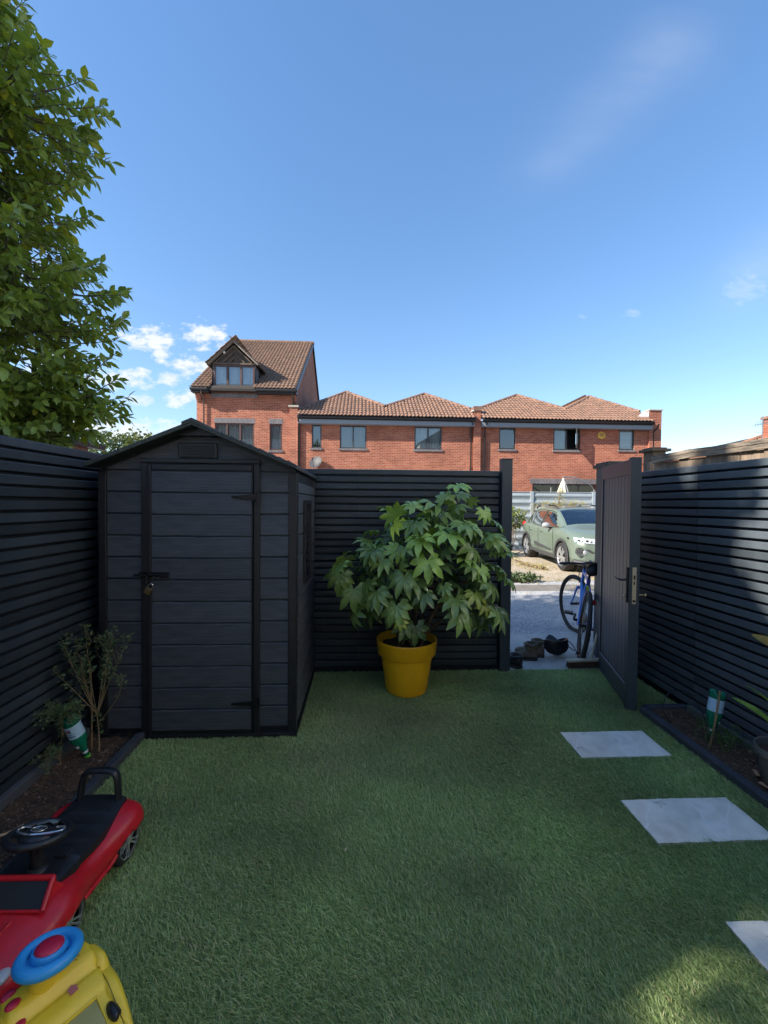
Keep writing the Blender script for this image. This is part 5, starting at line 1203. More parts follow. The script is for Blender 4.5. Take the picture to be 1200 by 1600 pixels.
    # lower cladding, door protector, sill, bumper
    for s in (-1, 1):
        g = G(); g.prism([(1.20, s*.917, .25), (3.02, s*.917, .27), (3.02, s*.917, .345), (1.20, s*.917, .33)], (0, -s*.02, 0)); obj('sill_trim', g, clad, t, bevel=.008)
        g = G(); g.prism([(1.42, s*.926, .42), (2.60, s*.926, .44), (2.72, s*.926, .53), (2.62, s*.926, .545), (1.42, s*.926, .45)], (0, -s*.02, 0)); obj('door_protector', g, clad, t, bevel=.006)
        for l in (1.30, 2.36, 3.16):
            g = G(); g.bar((l, s*.9145, .36), (l+(.05 if l < 3 else -.02), s*.9095, .93), .006, .006); obj('door_gap', g, black_pl, t)
        for l in (2.14, 3.0):
            g = G(); g.tube([(l-.08, s*.91, .86), (l-.07, s*.935, .862), (l+.07, s*.935, .862), (l+.08, s*.91, .86)], .012, 8); obj('door_handle', g, paint, t, smooth=60)
        g = G(); g.ball((1.55, s*1.00, 1.04), (.075, .105, .07), 16, 10); mi = obj('wing_mirror', g, mat('grey_mirror', (.32, .33, .34), .35), t, smooth=180)
        g = G(); g.bar((1.58, s*.84, .975), (1.57, s*.96, .99), .07, .04); obj('mirror_arm', g, black_pl, mi)
        g = G(); g.prism([(.44, s*.908, .79), (.50, s*.908, .785), (.50, s*.908, .825), (.44, s*.908, .82)], (0, -s*.02, 0)); obj('side_badge', g, chrome, t)
        # roof rail
        g = G(); rl = [(1.95, s*.575, 1.475), (2.02, s*.58, 1.525), (2.5, s*.585, 1.55), (3.1, s*.58, 1.54), (3.42, s*.565, 1.50), (3.50, s*.56, 1.45)]; g.tube(spline(rl[:3], 5), .020, 8); g.tube(spline(rl[3:], 5), .020, 8); obj('roof_rail', g, black_pl, t, smooth=60)
        g = G(); g.tube(spline([rl[2], rl[3]], 4), .016, 8); obj('rail_bar', g, mat('rail_grey', (.18, .18, .18), .4), t, smooth=60)
        # tail lamp
        g = G(); g.ball((3.93, s*.80, .98), (.12, .055, .075), 12, 8); obj('tail_light', g, mat('red_lamp', (.45, .02, .015), .2), t, smooth=180)
        # headlamp : wedge along the front corner
        g = G()
        def hl(u, v, s=s):
            y = .46+.38*u; x = .030+.11*max(0, u-.25)**1.2+.26*max(0, u-.62)**1.25*2.0; z = .70+.035*u+(.115-.02*u)*v
            return (x-.015+.05*v, s*y, z)
        g.grid(hl, 14, 6); h_ = obj('headlight', g, mat('lamp_lens', (.62, .64, .66), .12, metal=.3), t, smooth=180, fix=False)
        g = G(); g.grid(lambda u, v, s=s: tuple(V(hl(.25+.3*u, .30+.35*v))+V((-.008, 0, 0))), 6, 3); g.grid(lambda u, v, s=s: tuple(V(hl(.66+.2*u, .2+.4*v))+V((-.008, s*.004, 0))), 6, 3); obj('lamp_inner', g, black_gl, h_, fix=False)
        g = G(); 
        for u in (.34, .74): g.ball(V(hl(u, .46))+V((-.012, 0, 0)), .028, 10, 8)
        obj('lamp_bulb', g, white_pl, h_, smooth=90)
        # Y shaped fog-lamp recess
        g = G(); q = [(.075, s*.54, .44), (.105, s*.80, .42), (.17, s*.85, .50), (.155, s*.84, .60), (.055, s*.60, .585), (.04, s*.50, .52)]; q = [(a_-.045, b_, c_) for a_, b_, c_ in q]; g.prism(q, (.06, 0, 0)); obj('fog_recess', g, clad, t, bevel=.008)
        g = G(); g.ball((.045, s*.68, .51), (.02, .05, .05), 12, 8); obj('fog_lamp', g, alloy, t, smooth=90)
        g = G(); g.tube([(.02, s*.52, .60), (.045, s*.66, .615), (.12, s*.84, .625)], .012, 6); obj('fog_trim', g, paint, t, smooth=60)
    g = G(); g.box(-.018, .06, -.45, .45, .64, .78); g.box(-.022, .06, -.50, .50, .40, .56); obj('grille', g, black_gl, t, bevel=.02)
    g = G()
    for s in (-1, 1):
        for z in (.675, .735): g.box(-.030, -.019, min(s*.12, s*.40), max(s*.12, s*.40), z-.012, z+.012)
    g.prism([(-.032, -.085, .665), (-.032, -.02, .665), (-.032, -.02, .685), (-.032, -.06, .685), (-.032, -.06, .735), (-.032, -.02, .735), (-.032, -.02, .755), (-.032, -.085, .755)], (.012, 0, 0))
    g.prism([(-.032, .085, .665), (-.032, .02, .665), (-.032, .02, .685), (-.032, .06, .685), (-.032, .06, .735), (-.032, .02, .735), (-.032, .02, .755), (-.032, .085, .755)], (.012, 0, 0)); obj('grille_bars', g, white_pl, t)
    g = G(); g.tube(spline([(.22, -.86, .30), (.09, -.74, .28), (.0, -.50, .27), (-.02, 0, .265), (.0, .50, .27), (.09, .74, .28), (.22, .86, .30)], 5), .055, 8); obj('bumper', g, clad, t, smooth=60)
    g = G(); g.prism([(-.045, -.40, .25), (-.045, .40, .25), (-.02, .50, .33), (-.02, -.50, .33)], (.04, 0, 0)); obj('skid_plate', g, alloy, t, bevel=.01)
    for s in (-1, 1):
        g = G(); g.tube(spline([(1.15, s*.30, 1.045), (1.30, s*.22-.05, 1.17), (1.45, s*.10-.12, 1.27)], 4), .008, 5); obj('wiper', g, black_pl, t)
parked_car()

# ================================================================== grey garden fence, parasol and plants across the court
def grey_fence():
    t = thing('panel_fence', 'pale grey panelled fence behind the parked car', 'fence', (0, 14.5, 0))
    gm = mat('grey_fence_panel', (.27, .31, .34), .6, var=(.31, .35, .37), vscale=2, bump=.15, bscale=20, objvar=.08); pm = mat('grey_fence_post', (.33, .37, .40), .5)
    px = [1.55, 3.75, 5.98, 8.22, 10.45, 12.7]
    g = G(); g.box(-.05, .05, -.06, .06, 0, 2.03); me = g.mesh('post'); fixn(me); me.materials.append(pm)
    for x in px: o = bpy.data.objects.new('post', me); col.objects.link(o); o.parent = t; o.location = (x, 0, 0)
    g = G(); L_ = 2.12; N_ = 5; hh = 2.0/8
    prof = [(0, 0), (-.012, .06), (-.034, .11), (-.034, .15), (-.012, .20), (0, .242)]
    vs = [(x, y, z) for x in (0, L_) for y, z in prof]; kk = len(prof); g.add(vs, [(i, i+1, kk+i+1, kk+i) for i in range(kk-1)]); g.box(0, L_, 0, .02, 0, .246)
    me = g.mesh('board'); fixn(me); me.materials.append(gm)
    for x in px[:-1]:
        for j in range(8): o = bpy.data.objects.new('board', me); col.objects.link(o); o.parent = t; o.location = (x+.055, -.005, .0+j*hh)
    g = G(); g.box(px[0], px[-1], -.03, .03, 2.001, 2.02); obj('cap_rail', g, pm, t)
grey_fence()
def parasol():
    t = thing('garden_parasol', 'closed cream cantilever parasol showing above the grey fence', 'parasol', (7.86, 16.0, 0))
    cm = mat('cream_canvas', (.62, .56, .46), .85, bump=.3, bscale=30); g = G()
    def f(u, v):
        a = 2*math.pi*u; r_ = (.02+.30*v**.8-.16*max(0, v-.6))*(1+.22*math.cos(8*a)+.1*math.cos(3*a)); return (r_*math.cos(a), r_*math.sin(a), 2.56-1.1*v)
    g.grid(f, 64, 12, True); g.lathe([(.0, 2.62), (.04, 2.6), (.05, 2.55), (.02, 2.5)], 12); obj('canopy', g, cm, t, smooth=180)
    g = G(); g.tube([(0, 0, 1.2), (0, 0, 2.66)], .02, 8); g.tube(spline([(0, 0, 2.66), (.5, .0, 2.62), (1.0, .0, 2.42), (1.35, .1, 2.12), (1.65, .1, 1.7)], 6), .024, 8); obj('arm', g, mat('parasol_metal', (.3, .32, .33), .4, metal=.6), t, smooth=60)
    g = G(); g.tube([(1.30, .1, 0), (1.30, .1, 2.2)], .03, 8); g.tube([(-.45, .1, 1.6), (-.45, .1, 2.25)], .02, 8); obj('pole', g, MATS['parasol_metal'], t, smooth=60)
parasol()
hedge_leaf = leaf_mat('hedge_leaf', (.11, .16, .025), (.20, .22, .05), .55, .2, .0); pale_leaf = leaf_mat('dry_weed_leaf', (.30, .28, .08), (.42, .34, .14), .7, .2, .0)
def leafy(name, label, cat, root, blobs, n, size, m, seed, kind_part='foliage', trunk=None, elong=.45, group=None):
    """a plant of n leaf faces spread through ellipsoidal blobs (centre, radii) with twigs"""
    r = random.Random(seed); t = thing(name, label, cat, root, 0, group); R0 = V(root); g = G()
    vol = [b[1][0]*b[1][1]*b[1][2] for b in blobs]; tot = sum(v**.67 for v in vol)
    for (c, ra), v in zip(blobs, vol):
        c = V(c)-R0
        for i in range(int(n*(v**.67)/tot)):
            d = V((r.gauss(0, 1), r.gauss(0, 1), r.gauss(0, 1))).normalized(); k = r.uniform(.3, 1)**.45*(1+.22*noise.noise(d*2.2+c)*2)
            p = c+V((d.x*ra[0], d.y*ra[1], d.z*ra[2]))*k
            if p.z+R0.z < .02: p.z = .02-R0.z+r.random()*.1
            a = V((r.gauss(0, 1), r.gauss(0, 1), r.gauss(-.2, .8))).normalized(); s = size*r.uniform(.6, 1.3); sd = a.cross(V((r.gauss(0, 1), r.gauss(0, 1), r.gauss(0, 1)))).normalized()*s*elong; nn = a.cross(sd).normalized()*s*.12
            g.add([p, p+a*s*.5+sd+nn, p+a*s, p+a*s*.5-sd+nn, p+a*s*.5-nn], [(0, 1, 4), (1, 2, 4), (2, 3, 4), (3, 0, 4)])
    obj(kind_part, g, m, t, fix=False, kind='stuff'); g = G()
    for c, ra in blobs:
        c = V(c)-R0
        for k in range(4): g.tube(spline([V((0, 0, 0)), c*.5+V((r.gauss(0, .05), 0, 0)), c+V((r.uniform(-.6, .6)*ra[0], r.uniform(-.6, .6)*ra[1], r.uniform(-.2, .7)*ra[2]))], 4), [.02, .018, .016, .014, .012, .01, .008, .006, .004], 5)
    obj('stem', g, MATS['woody_stem'], t, smooth=60); return t
leafy('garden_bush', 'sunlit yellow-green bush left of the parked car', 'bush', (4.45, 12.4, 0), [((3.85, 12.3, .5), (.55, .5, .58)), ((4.5, 13.7, .95), (.6, .35, .5)), ((5.15, 13.9, 1.05), (.4, .3, .38)), ((3.2, 12.6, .55), (.6, .6, .6))], 5200, .07, hedge_leaf, 4)
leafy('flowering_weed', 'tall pale flowering weeds against the grey fence behind the car', 'plant', (6.55, 13.9, 0), [((6.2, 13.9, 1.35), (.55, .25, .38)), ((6.9, 13.9, 1.45), (.55, .25, .30)), ((6.75, 13.9, 1.85), (.13, .15, .40)), ((7.35, 13.9, 1.5), (.35, .2, .25))], 1500, .055, pale_leaf, 6, elong=.22)
leafy('weed_clump', 'dark low clump of weeds on the verge by the gate post', 'weeds', (3.25, 8.25, 0), [((3.25, 8.25, .08), (.33, .2, .10)), ((2.9, 8.3, .07), (.25, .2, .09))], 900, .05, leaf_mat('verge_leaf', (.05, .085, .03), (.07, .10, .03), .6, .1, .0), 7)
leafy('weed_clump', 'yellow weeds growing beside the front wheel of the car', 'weeds', (4.35, 9.75, 0), [((4.3, 9.7, .07), (.16, .15, .10)), ((4.15, 10.1, .05), (.4, .5, .06)), ((3.9, 11.2, .06), (.5, .6, .08))], 900, .035, pale_leaf, 9, elong=.2)

# ================================================================== houses
brick_x = brick_mat('red_brick', 'X'); brick_y = brick_mat('red_brick_gable', 'Y', c1=(.27, .09, .06), c2=(.36, .14, .09))
soldier_m = brick_mat('blue_brick_soldier', 'X', c1=(.13, .12, .13), c2=(.19, .17, .18), mortar=(.24, .23, .22), soldier=True)
tile_m = mat('clay_tile', (.26, .142, .092), .85, var=(.155, .092, .064), vscale=3.2, vdet=7, bump=.3, bscale=40)
tile_brown = mat('brown_tile', (.24, .135, .082), .82, var=(.14, .085, .055), vscale=3.5, vdet=7, bump=.3, bscale=40)
gutter_m = mat('black_gutter', (.018, .018, .02), .4); fascia_m = mat('grey_soffit', (.22, .24, .27), .5); brown_fr = mat('brown_frame', (.075, .035, .028), .5); grey_fr = mat('dark_grey_frame', (.045, .05, .055), .4); black_fr = mat('black_frame', (.018, .019, .021), .4)
curtain_m = mat('net_curtain', (.56, .60, .63), .9, var=(.40, .46, .50), vscale=14, stretch=(6, 6, .4)); room_m = mat('dark_room', (.02, .022, .025), .9); lace_m = mat('lace_curtain', (.5, .52, .52), .9, var=(.20, .24, .26), vscale=30)
def wall(x0, x1, z0, z1, y, holes, m, parent, th=.10):
    g = G(); xs = sorted({x0, x1}|{h[0] for h in holes}|{h[1] for h in holes}); zs = sorted({z0, z1}|{h[2] for h in holes}|{h[3] for h in holes})
    for i in range(len(xs)-1):
        for j in range(len(zs)-1):
            cx, cz = (xs[i]+xs[i+1])/2, (zs[j]+zs[j+1])/2
            if any(h[0] < cx < h[1] and h[2] < cz < h[3] for h in holes): continue
            g.add([(xs[i], y, zs[j]), (xs[i+1], y, zs[j]), (xs[i+1], y, zs[j+1]), (xs[i], y, zs[j+1])], [(0, 1, 2, 3)])
    for a, b, c, d in holes: g.add([(a, y, c), (b, y, c), (b, y, d), (a, y, d), (a, y+th, c), (b, y+th, c), (b, y+th, d), (a, y+th, d)], [(0, 1, 5, 4), (1, 2, 6, 5), (2, 3, 7, 6), (3, 0, 4, 7)])
    return obj('wall', g, m, parent, fix=False)
def window(parent, x0, x1, z0, z1, y, panes, fm, cover=None, sill=True, lintel=None, fw=.05, openp=None, gl=None):
    """panes = list of relative split positions; cover = material or list behind the glass"""
    g = G(); Y0, Y1 = y+.03, y+.09
    g.box(x0, x1, Y0, Y1, z0, z0+fw); g.box(x0, x1, Y0, Y1, z1-fw, z1); g.box(x0, x0+fw, Y0, Y1, z0+fw, z1-fw); g.box(x1-fw, x1, Y0, Y1, z0+fw, z1-fw)
    sp = [0]+panes+[1]
    for q in panes:
        xm = x0+(x1-x0)*q; g.box(xm-fw*.55, xm+fw*.55, Y0-.004, Y1-.002, z0+fw, z1-fw)
    f = obj('window', g, fm, parent, bevel=.004)
    for i in range(len(sp)-1):
        a = x0+(x1-x0)*sp[i]+fw*.55; b = x0+(x1-x0)*sp[i+1]-fw*.55
        if i == openp:
            hx = b; g = G(); Mo = T((hx, Y0-.01, 0)) @ R(52, 'Z') @ T((-hx, -Y0, 0))
            g.box(a, b, Y0, Y0+.035, z0+fw, z0+fw+.04, Mo); g.box(a, b, Y0, Y0+.035, z1-fw-.04, z1-fw, Mo); g.box(a, a+.04, Y0, Y0+.035, z0+fw+.04, z1-fw-.04, Mo); g.box(b-.04, b, Y0, Y0+.035, z0+fw+.04, z1-fw-.04, Mo); obj('open_casement', g, fm, f)
            g = G(); g.box(a+.04, b-.04, Y0+.015, Y0+.02, z0+fw+.04, z1-fw-.04, Mo); obj('pane', g, leaf_glass, f); continue
        g = G(); g.add([(a, Y0+.03, z0+fw*.8), (b, Y0+.03, z0+fw*.8), (b, Y0+.03, z1-fw*.8), (a, Y0+.03, z1-fw*.8)], [(0, 1, 2, 3)]); obj('pane', g, gl or leaf_glass, f, fix=False)
        cv = cover[i] if isinstance(cover, (list, tuple)) else cover
        if cv:
            g = G(); g.grid(lambda u, v, a=a, b=b: (a+(b-a)*u, y+.17+.02*math.sin(u*(b-a)*60)+.008*math.sin(u*37), z0+.04+(z1-z0-.06)*v), 36, 2); obj('curtain', g, cv, f, fix=False)
    g = G(); g.box(x0-.1, x1+.1, y+.60, y+.62, z0-.3, z1+.3); obj('room', g, room_m, f)
    if sill: g = G(); g.box(x0-.05, x1+.05, y-.045, y+.028, z0-.09, z0-.002); obj('sill', g, soldier_m, f, bevel=.005)
    if lintel: g = G(); g.box(x0-lintel[0], x1+lintel[0], y-.006, y+.02, z1+.003, z1+lintel[1]); obj('lintel', g, soldier_m, f)
    return f
def tiles(name, parent, corner, eu, ev, W_, H_, keep, m, tw=.165, th=.29, seed=0):
    """interlocking roll tiles on the plane corner + a*eu + b*ev ; keep(a,b) selects tiles"""
    eu, ev = V(eu).normalized(), V(ev).normalized(); nn = eu.cross(ev).normalized(); corner = V(corner); r = random.Random(seed); g = G()
    nc = int(math.ceil(W_/tw)); nr = int(math.ceil(H_/th)); prof = [(0, .0), (.14, .012), (.32, .036), (.5, .045), (.68, .036), (.86, .012), (1.0, .0)]
    for j in range(nr):
        for i in range(nc):
            a0, b0 = i*tw, j*th
            if not keep(a0+tw/2, b0+th/2): continue
            dz = r.uniform(-.004, .004); sk = r.uniform(-.004, .004); a1 = tw; b1 = th+.02
            vs = []
            for (q, h) in prof: vs.append(corner+eu*(a0+a1*q)+ev*(b0+sk)+nn*(h+.030+dz))
            for (q, h) in prof: vs.append(corner+eu*(a0+a1*q)+ev*(b0+b1)+nn*(h+.004+dz))
            for (q, h) in prof: vs.append(corner+eu*(a0+a1*q)+ev*(b0+sk)+nn*(h*.8+.006+dz))
            k = len(prof); g.add(vs, [(x, x+1, k+x+1, k+x) for x in range(k-1)]+[(2*k+x, 2*k+x+1, x+1, x) for x in range(k-1)])
    return obj(name, g, m, parent, fix=False, kind='stuff', smooth=35)
def ridge_caps(name, parent, a, b, m, r_=.10, seg=.42):
    a, b = V(a), V(b); n = max(1, int((b-a).length/seg)); g = G(); rr = random.Random(n)
    for i in range(n):
        p, q = a.lerp(b, i/n), a.lerp(b, (i+1.06)/n); g.tube([p, q], [r_*1.06, r_*.94], 10)
    return obj(name, g, m, parent, smooth=50, kind='stuff')

def tall_house():
    t = thing('tall_house', 'tall red brick house with a brown tiled roof and a timbered dormer', 'house', (-5.1, 18.5, 0)); Mi = T((5.1, -18.5, 0))
    t2 = t
    def P(o): o.matrix_local = Mi @ o.matrix_local; return o
    x0, x1, Y, ze = -7.23, -2.95, 18.5, 6.36
    wins = [(-6.45, -4.77, 3.65, 5.0), (-4.10, -3.56, 3.85, 5.0), (-6.45, -4.6, .9, 2.3)]
    P(wall(x0, x1, 0, ze, Y, wins, brick_x, t))
    ridge = (24.0, 10.62)
    g = G(); pts = [(x1, Y, 0), (x1, Y, ze), (x1, ridge[0], ridge[1]), (x1, 29.5, ze), (x1, 29.5, 0)]; g.add(pts, [(0, 1, 2, 3, 4)]); P(obj('gable_wall', g, brick_y, t, fix=False))
    g = G(); pts = [(x0, Y, 0), (x0, Y, ze), (x0, ridge[0], ridge[1]), (x0, 29.5, ze), (x0, 29.5, 0)]; g.add(pts, [(0, 1, 2, 3, 4)]); g.add([(x0, 29.5, 0), (x1, 29.5, 0), (x1, 29.5, ze), (x0, 29.5, ze)], [(0, 1, 2, 3)]); P(obj('rear_wall', g, brick_y, t, fix=False))
    sl = V((0, ridge[0]-18.12, ridge[1]-6.42)); 
    # roof deck
    g = G(); g.prism([(x0-.12, 18.12, 6.40), (x0-.12, ridge[0], ridge[1]), (x0-.12, 29.9, 6.40), (x0-.12, 29.9, 6.30), (x0-.12, ridge[0], ridge[1]-.12), (x0-.12, 18.12, 6.30)], (x1-x0+.20, 0, 0)); P(obj('roof_deck', g, mat('roof_felt', (.03, .025, .022), .9), t))
    def keep(a, b):
        p = V((x0-.15, 18.12, 6.42))+V((1, 0, 0))*a+sl.normalized()*b
        # dormer: covered area
        cx = -5.61; half = .90
        if abs(p.x-cx) < half and p.z < 7.62: return False
        if 7.55 < p.z < 8.45 and abs(p.x-cx) < half*(8.45-p.z)/.95: return False
        return a < x1-x0+.24
    o = tiles('roof_tiles', t, (x0-.15, 18.10, 6.42), (1, 0, 0), sl, x1-x0+.24, sl.length, keep, tile_brown, seed=3); P(o)
    P(ridge_caps('ridge_tiles', t, (x0-.15, ridge[0], ridge[1]+.0), (x1+.08, ridge[0], ridge[1]+.0), tile_brown, .11))
    g = G(); g.bar((x1+.06, 18.1, 6.36), (x1+.06, ridge[0], ridge[1]-.06), .05, .14); g.bar((x1+.06, 29.9, 6.36), (x1+.06, ridge[0], ridge[1]-.06), .05, .14); P(obj('verge', g, gutter_m, t))
    # eaves box, gutters either side of the dormer
    for a, b in ((x0-.12, -6.62), (-4.60, x1+.05)):
        g = G(); g.box(a, b, 18.16, 18.49, 6.24, 6.34); P(obj('eaves_box', g, gutter_m, t))
        g = G(); g.tube([(a, 18.10, 6.36), (b, 18.10, 6.36)], .06, 10); P(obj('gutter', g, gutter_m, t, smooth=60))
    for x, z in ((-6.90, 0), (-3.06, 5.7)):
        g = G(); g.tube([(x, 18.12, 6.32), (x, 18.14, 6.18), (x, 18.42, 6.02), (x, 18.44, z)], .034, 8); P(obj('downpipe', g, gutter_m if x > -5 else mat('brown_pipe', (.13, .07, .055), .5), t, smooth=60))
    # corbelled bricks at the eaves corners
    for s, xc in ((1, x1), (-1, x0)):
        for k in range(4):
            g = G(); w_ = .05*(k+1); g.box(min(xc, xc+s*.0)-.22*(s > 0), max(xc, xc)+.22*(s < 0), 18.5-w_, 18.495, 5.92+k*.078, 5.992+k*.078); P(obj('corbel', g, brick_x, t))
    # band under the dormer
    g = G(); g.box(-6.60, -4.62, 18.46, 18.498, 6.10, 6.28); P(obj('brick_band', g, soldier_m, t))
    f = window(t, -6.45, -4.77, 3.65, 5.0, Y, [.30, .64], brown_fr, [lace_m, lace_m, lace_m], True, (.03, .21), .07); P(f)
    f = window(t, -4.10, -3.56, 3.85, 5.0, Y, [], brown_fr, lace_m, True, (.03, .22), .07); P(f)
    f = window(t, -6.45, -4.6, .9, 2.3, Y, [.5], brown_fr, curtain_m, True, (.03, .22), .07); P(f)
    # dormer
    cx = -5.61; hx = .88; zb, zt, za = 6.30, 7.50, 8.40; yf = 18.42
    g = G(); 
    g.prism([(cx+hx, yf+.02, zb), (cx+hx, yf+.02, zt), (cx+hx, 19.9, zt), (cx+hx, 18.3, zb)], (.04, 0, 0)); P(obj('dormer_cheek', g, mat('lead_grey', (.12, .13, .15), .5), t)); g = G(); g.prism([(cx-hx, yf+.02, zb), (cx-hx, yf+.02, zt), (cx-hx, 19.9, zt), (cx-hx, 18.3, zb)], (-.04, 0, 0)); dm = P(obj('dormer_cheek', g, mat('lead_grey', (.12, .13, .15), .5), t))
    f = window(t, cx-hx, cx+hx, 6.33, 7.50, yf-.03, [.34, .67], brown_fr, curtain_m, False, None, .085); P(f)
    # timbered gable
    tim = mat('old_timber', (.15, .105, .075), .85, var=(.08, .06, .05), vscale=4, bump=.4, bscale=20); ren = mat('gable_board', (.10, .075, .06), .9)
    g = G(); g.prism([(cx-hx-.02, yf+.03, 7.502), (cx+hx+.02, yf+.03, 7.502), (cx, yf+.03, 8.36)], (0, .06, 0)); P(obj('gable_board', g, ren, t))
    g = G()
    for s in (-1, 1):
        g.bar((cx+s*(hx+.18), yf-.14, 7.46), (cx, yf-.14, 8.46), .05, .17, up=(0, 1, 0))
    P(obj('bargeboard', g, mat('pale_barge', (.24, .19, .15), .8), t))
    g = G()
    for s in (-1, 1):
        g.bar((cx+s*(hx-.10), yf-.03, 7.56), (cx, yf-.03, 8.28), .05, .10, up=(0, 1, 0)); g.bar((cx+s*(hx-.42), yf-.02, 7.58), (cx, yf-.02, 8.02), .04, .09, up=(0, 1, 0)); g.bar((cx+s*.18, yf-.024, 7.56), (cx, yf-.024, 7.78), .04, .07, up=(0, 1, 0))
    g.box(cx-hx, cx+hx, yf-.05, yf+.02, 7.50, 7.575); P(obj('gable_beam', g, tim, t))
    g = G(); g.ball((cx-.38, yf-.12, 7.98), .055); P(obj('lamp', g, white_pl, t, smooth=90))
    # dormer roof slopes
    yb = 20.9
    for s in (-1, 1):
        a = V((cx+s*(hx+.22), yf-.18, 7.42)); top_ = V((cx, yf-.18, 8.46)); ev = (top_-a); wid = 1.9
        g = G(); g.prism([a, top_, top_+V((0, yb-yf, 0)), a+V((0, 1.45, 0))], (0, 0, .04)); P(obj('dormer_roof', g, MATS['roof_felt'], t))
        def kp(u, v, s=s): return u < 1.45+(yb-yf-1.45)*min(1, v/ev.length) + .1
        if s > 0: o = tiles('dormer_tiles', t, a+V((0, 0, .03)), (0, 1, 0), ev, yb-yf, ev.length, kp, tile_brown, seed=4)
        else: o = tiles('dormer_tiles', t, a+V((0, yb-yf, .03)), (0, -1, 0), ev, yb-yf, ev.length, lambda u, v: kp(yb-yf-u, v), tile_brown, seed=5)
        P(o)
    P(ridge_caps('ridge_tiles', t, (cx, yf-.2, 8.50), (cx, yb, 8.50), tile_brown, .09))
    # lead valley at the dormer's right cheek
    g = G(); g.bar((cx+hx+.10, 18.5, 6.70), (cx+hx+.20, 19.75, 7.62), .12, .03); P(obj('lead_flashing', g, mat('pale_lead', (.33, .35, .37), .4), t))
tall_house()

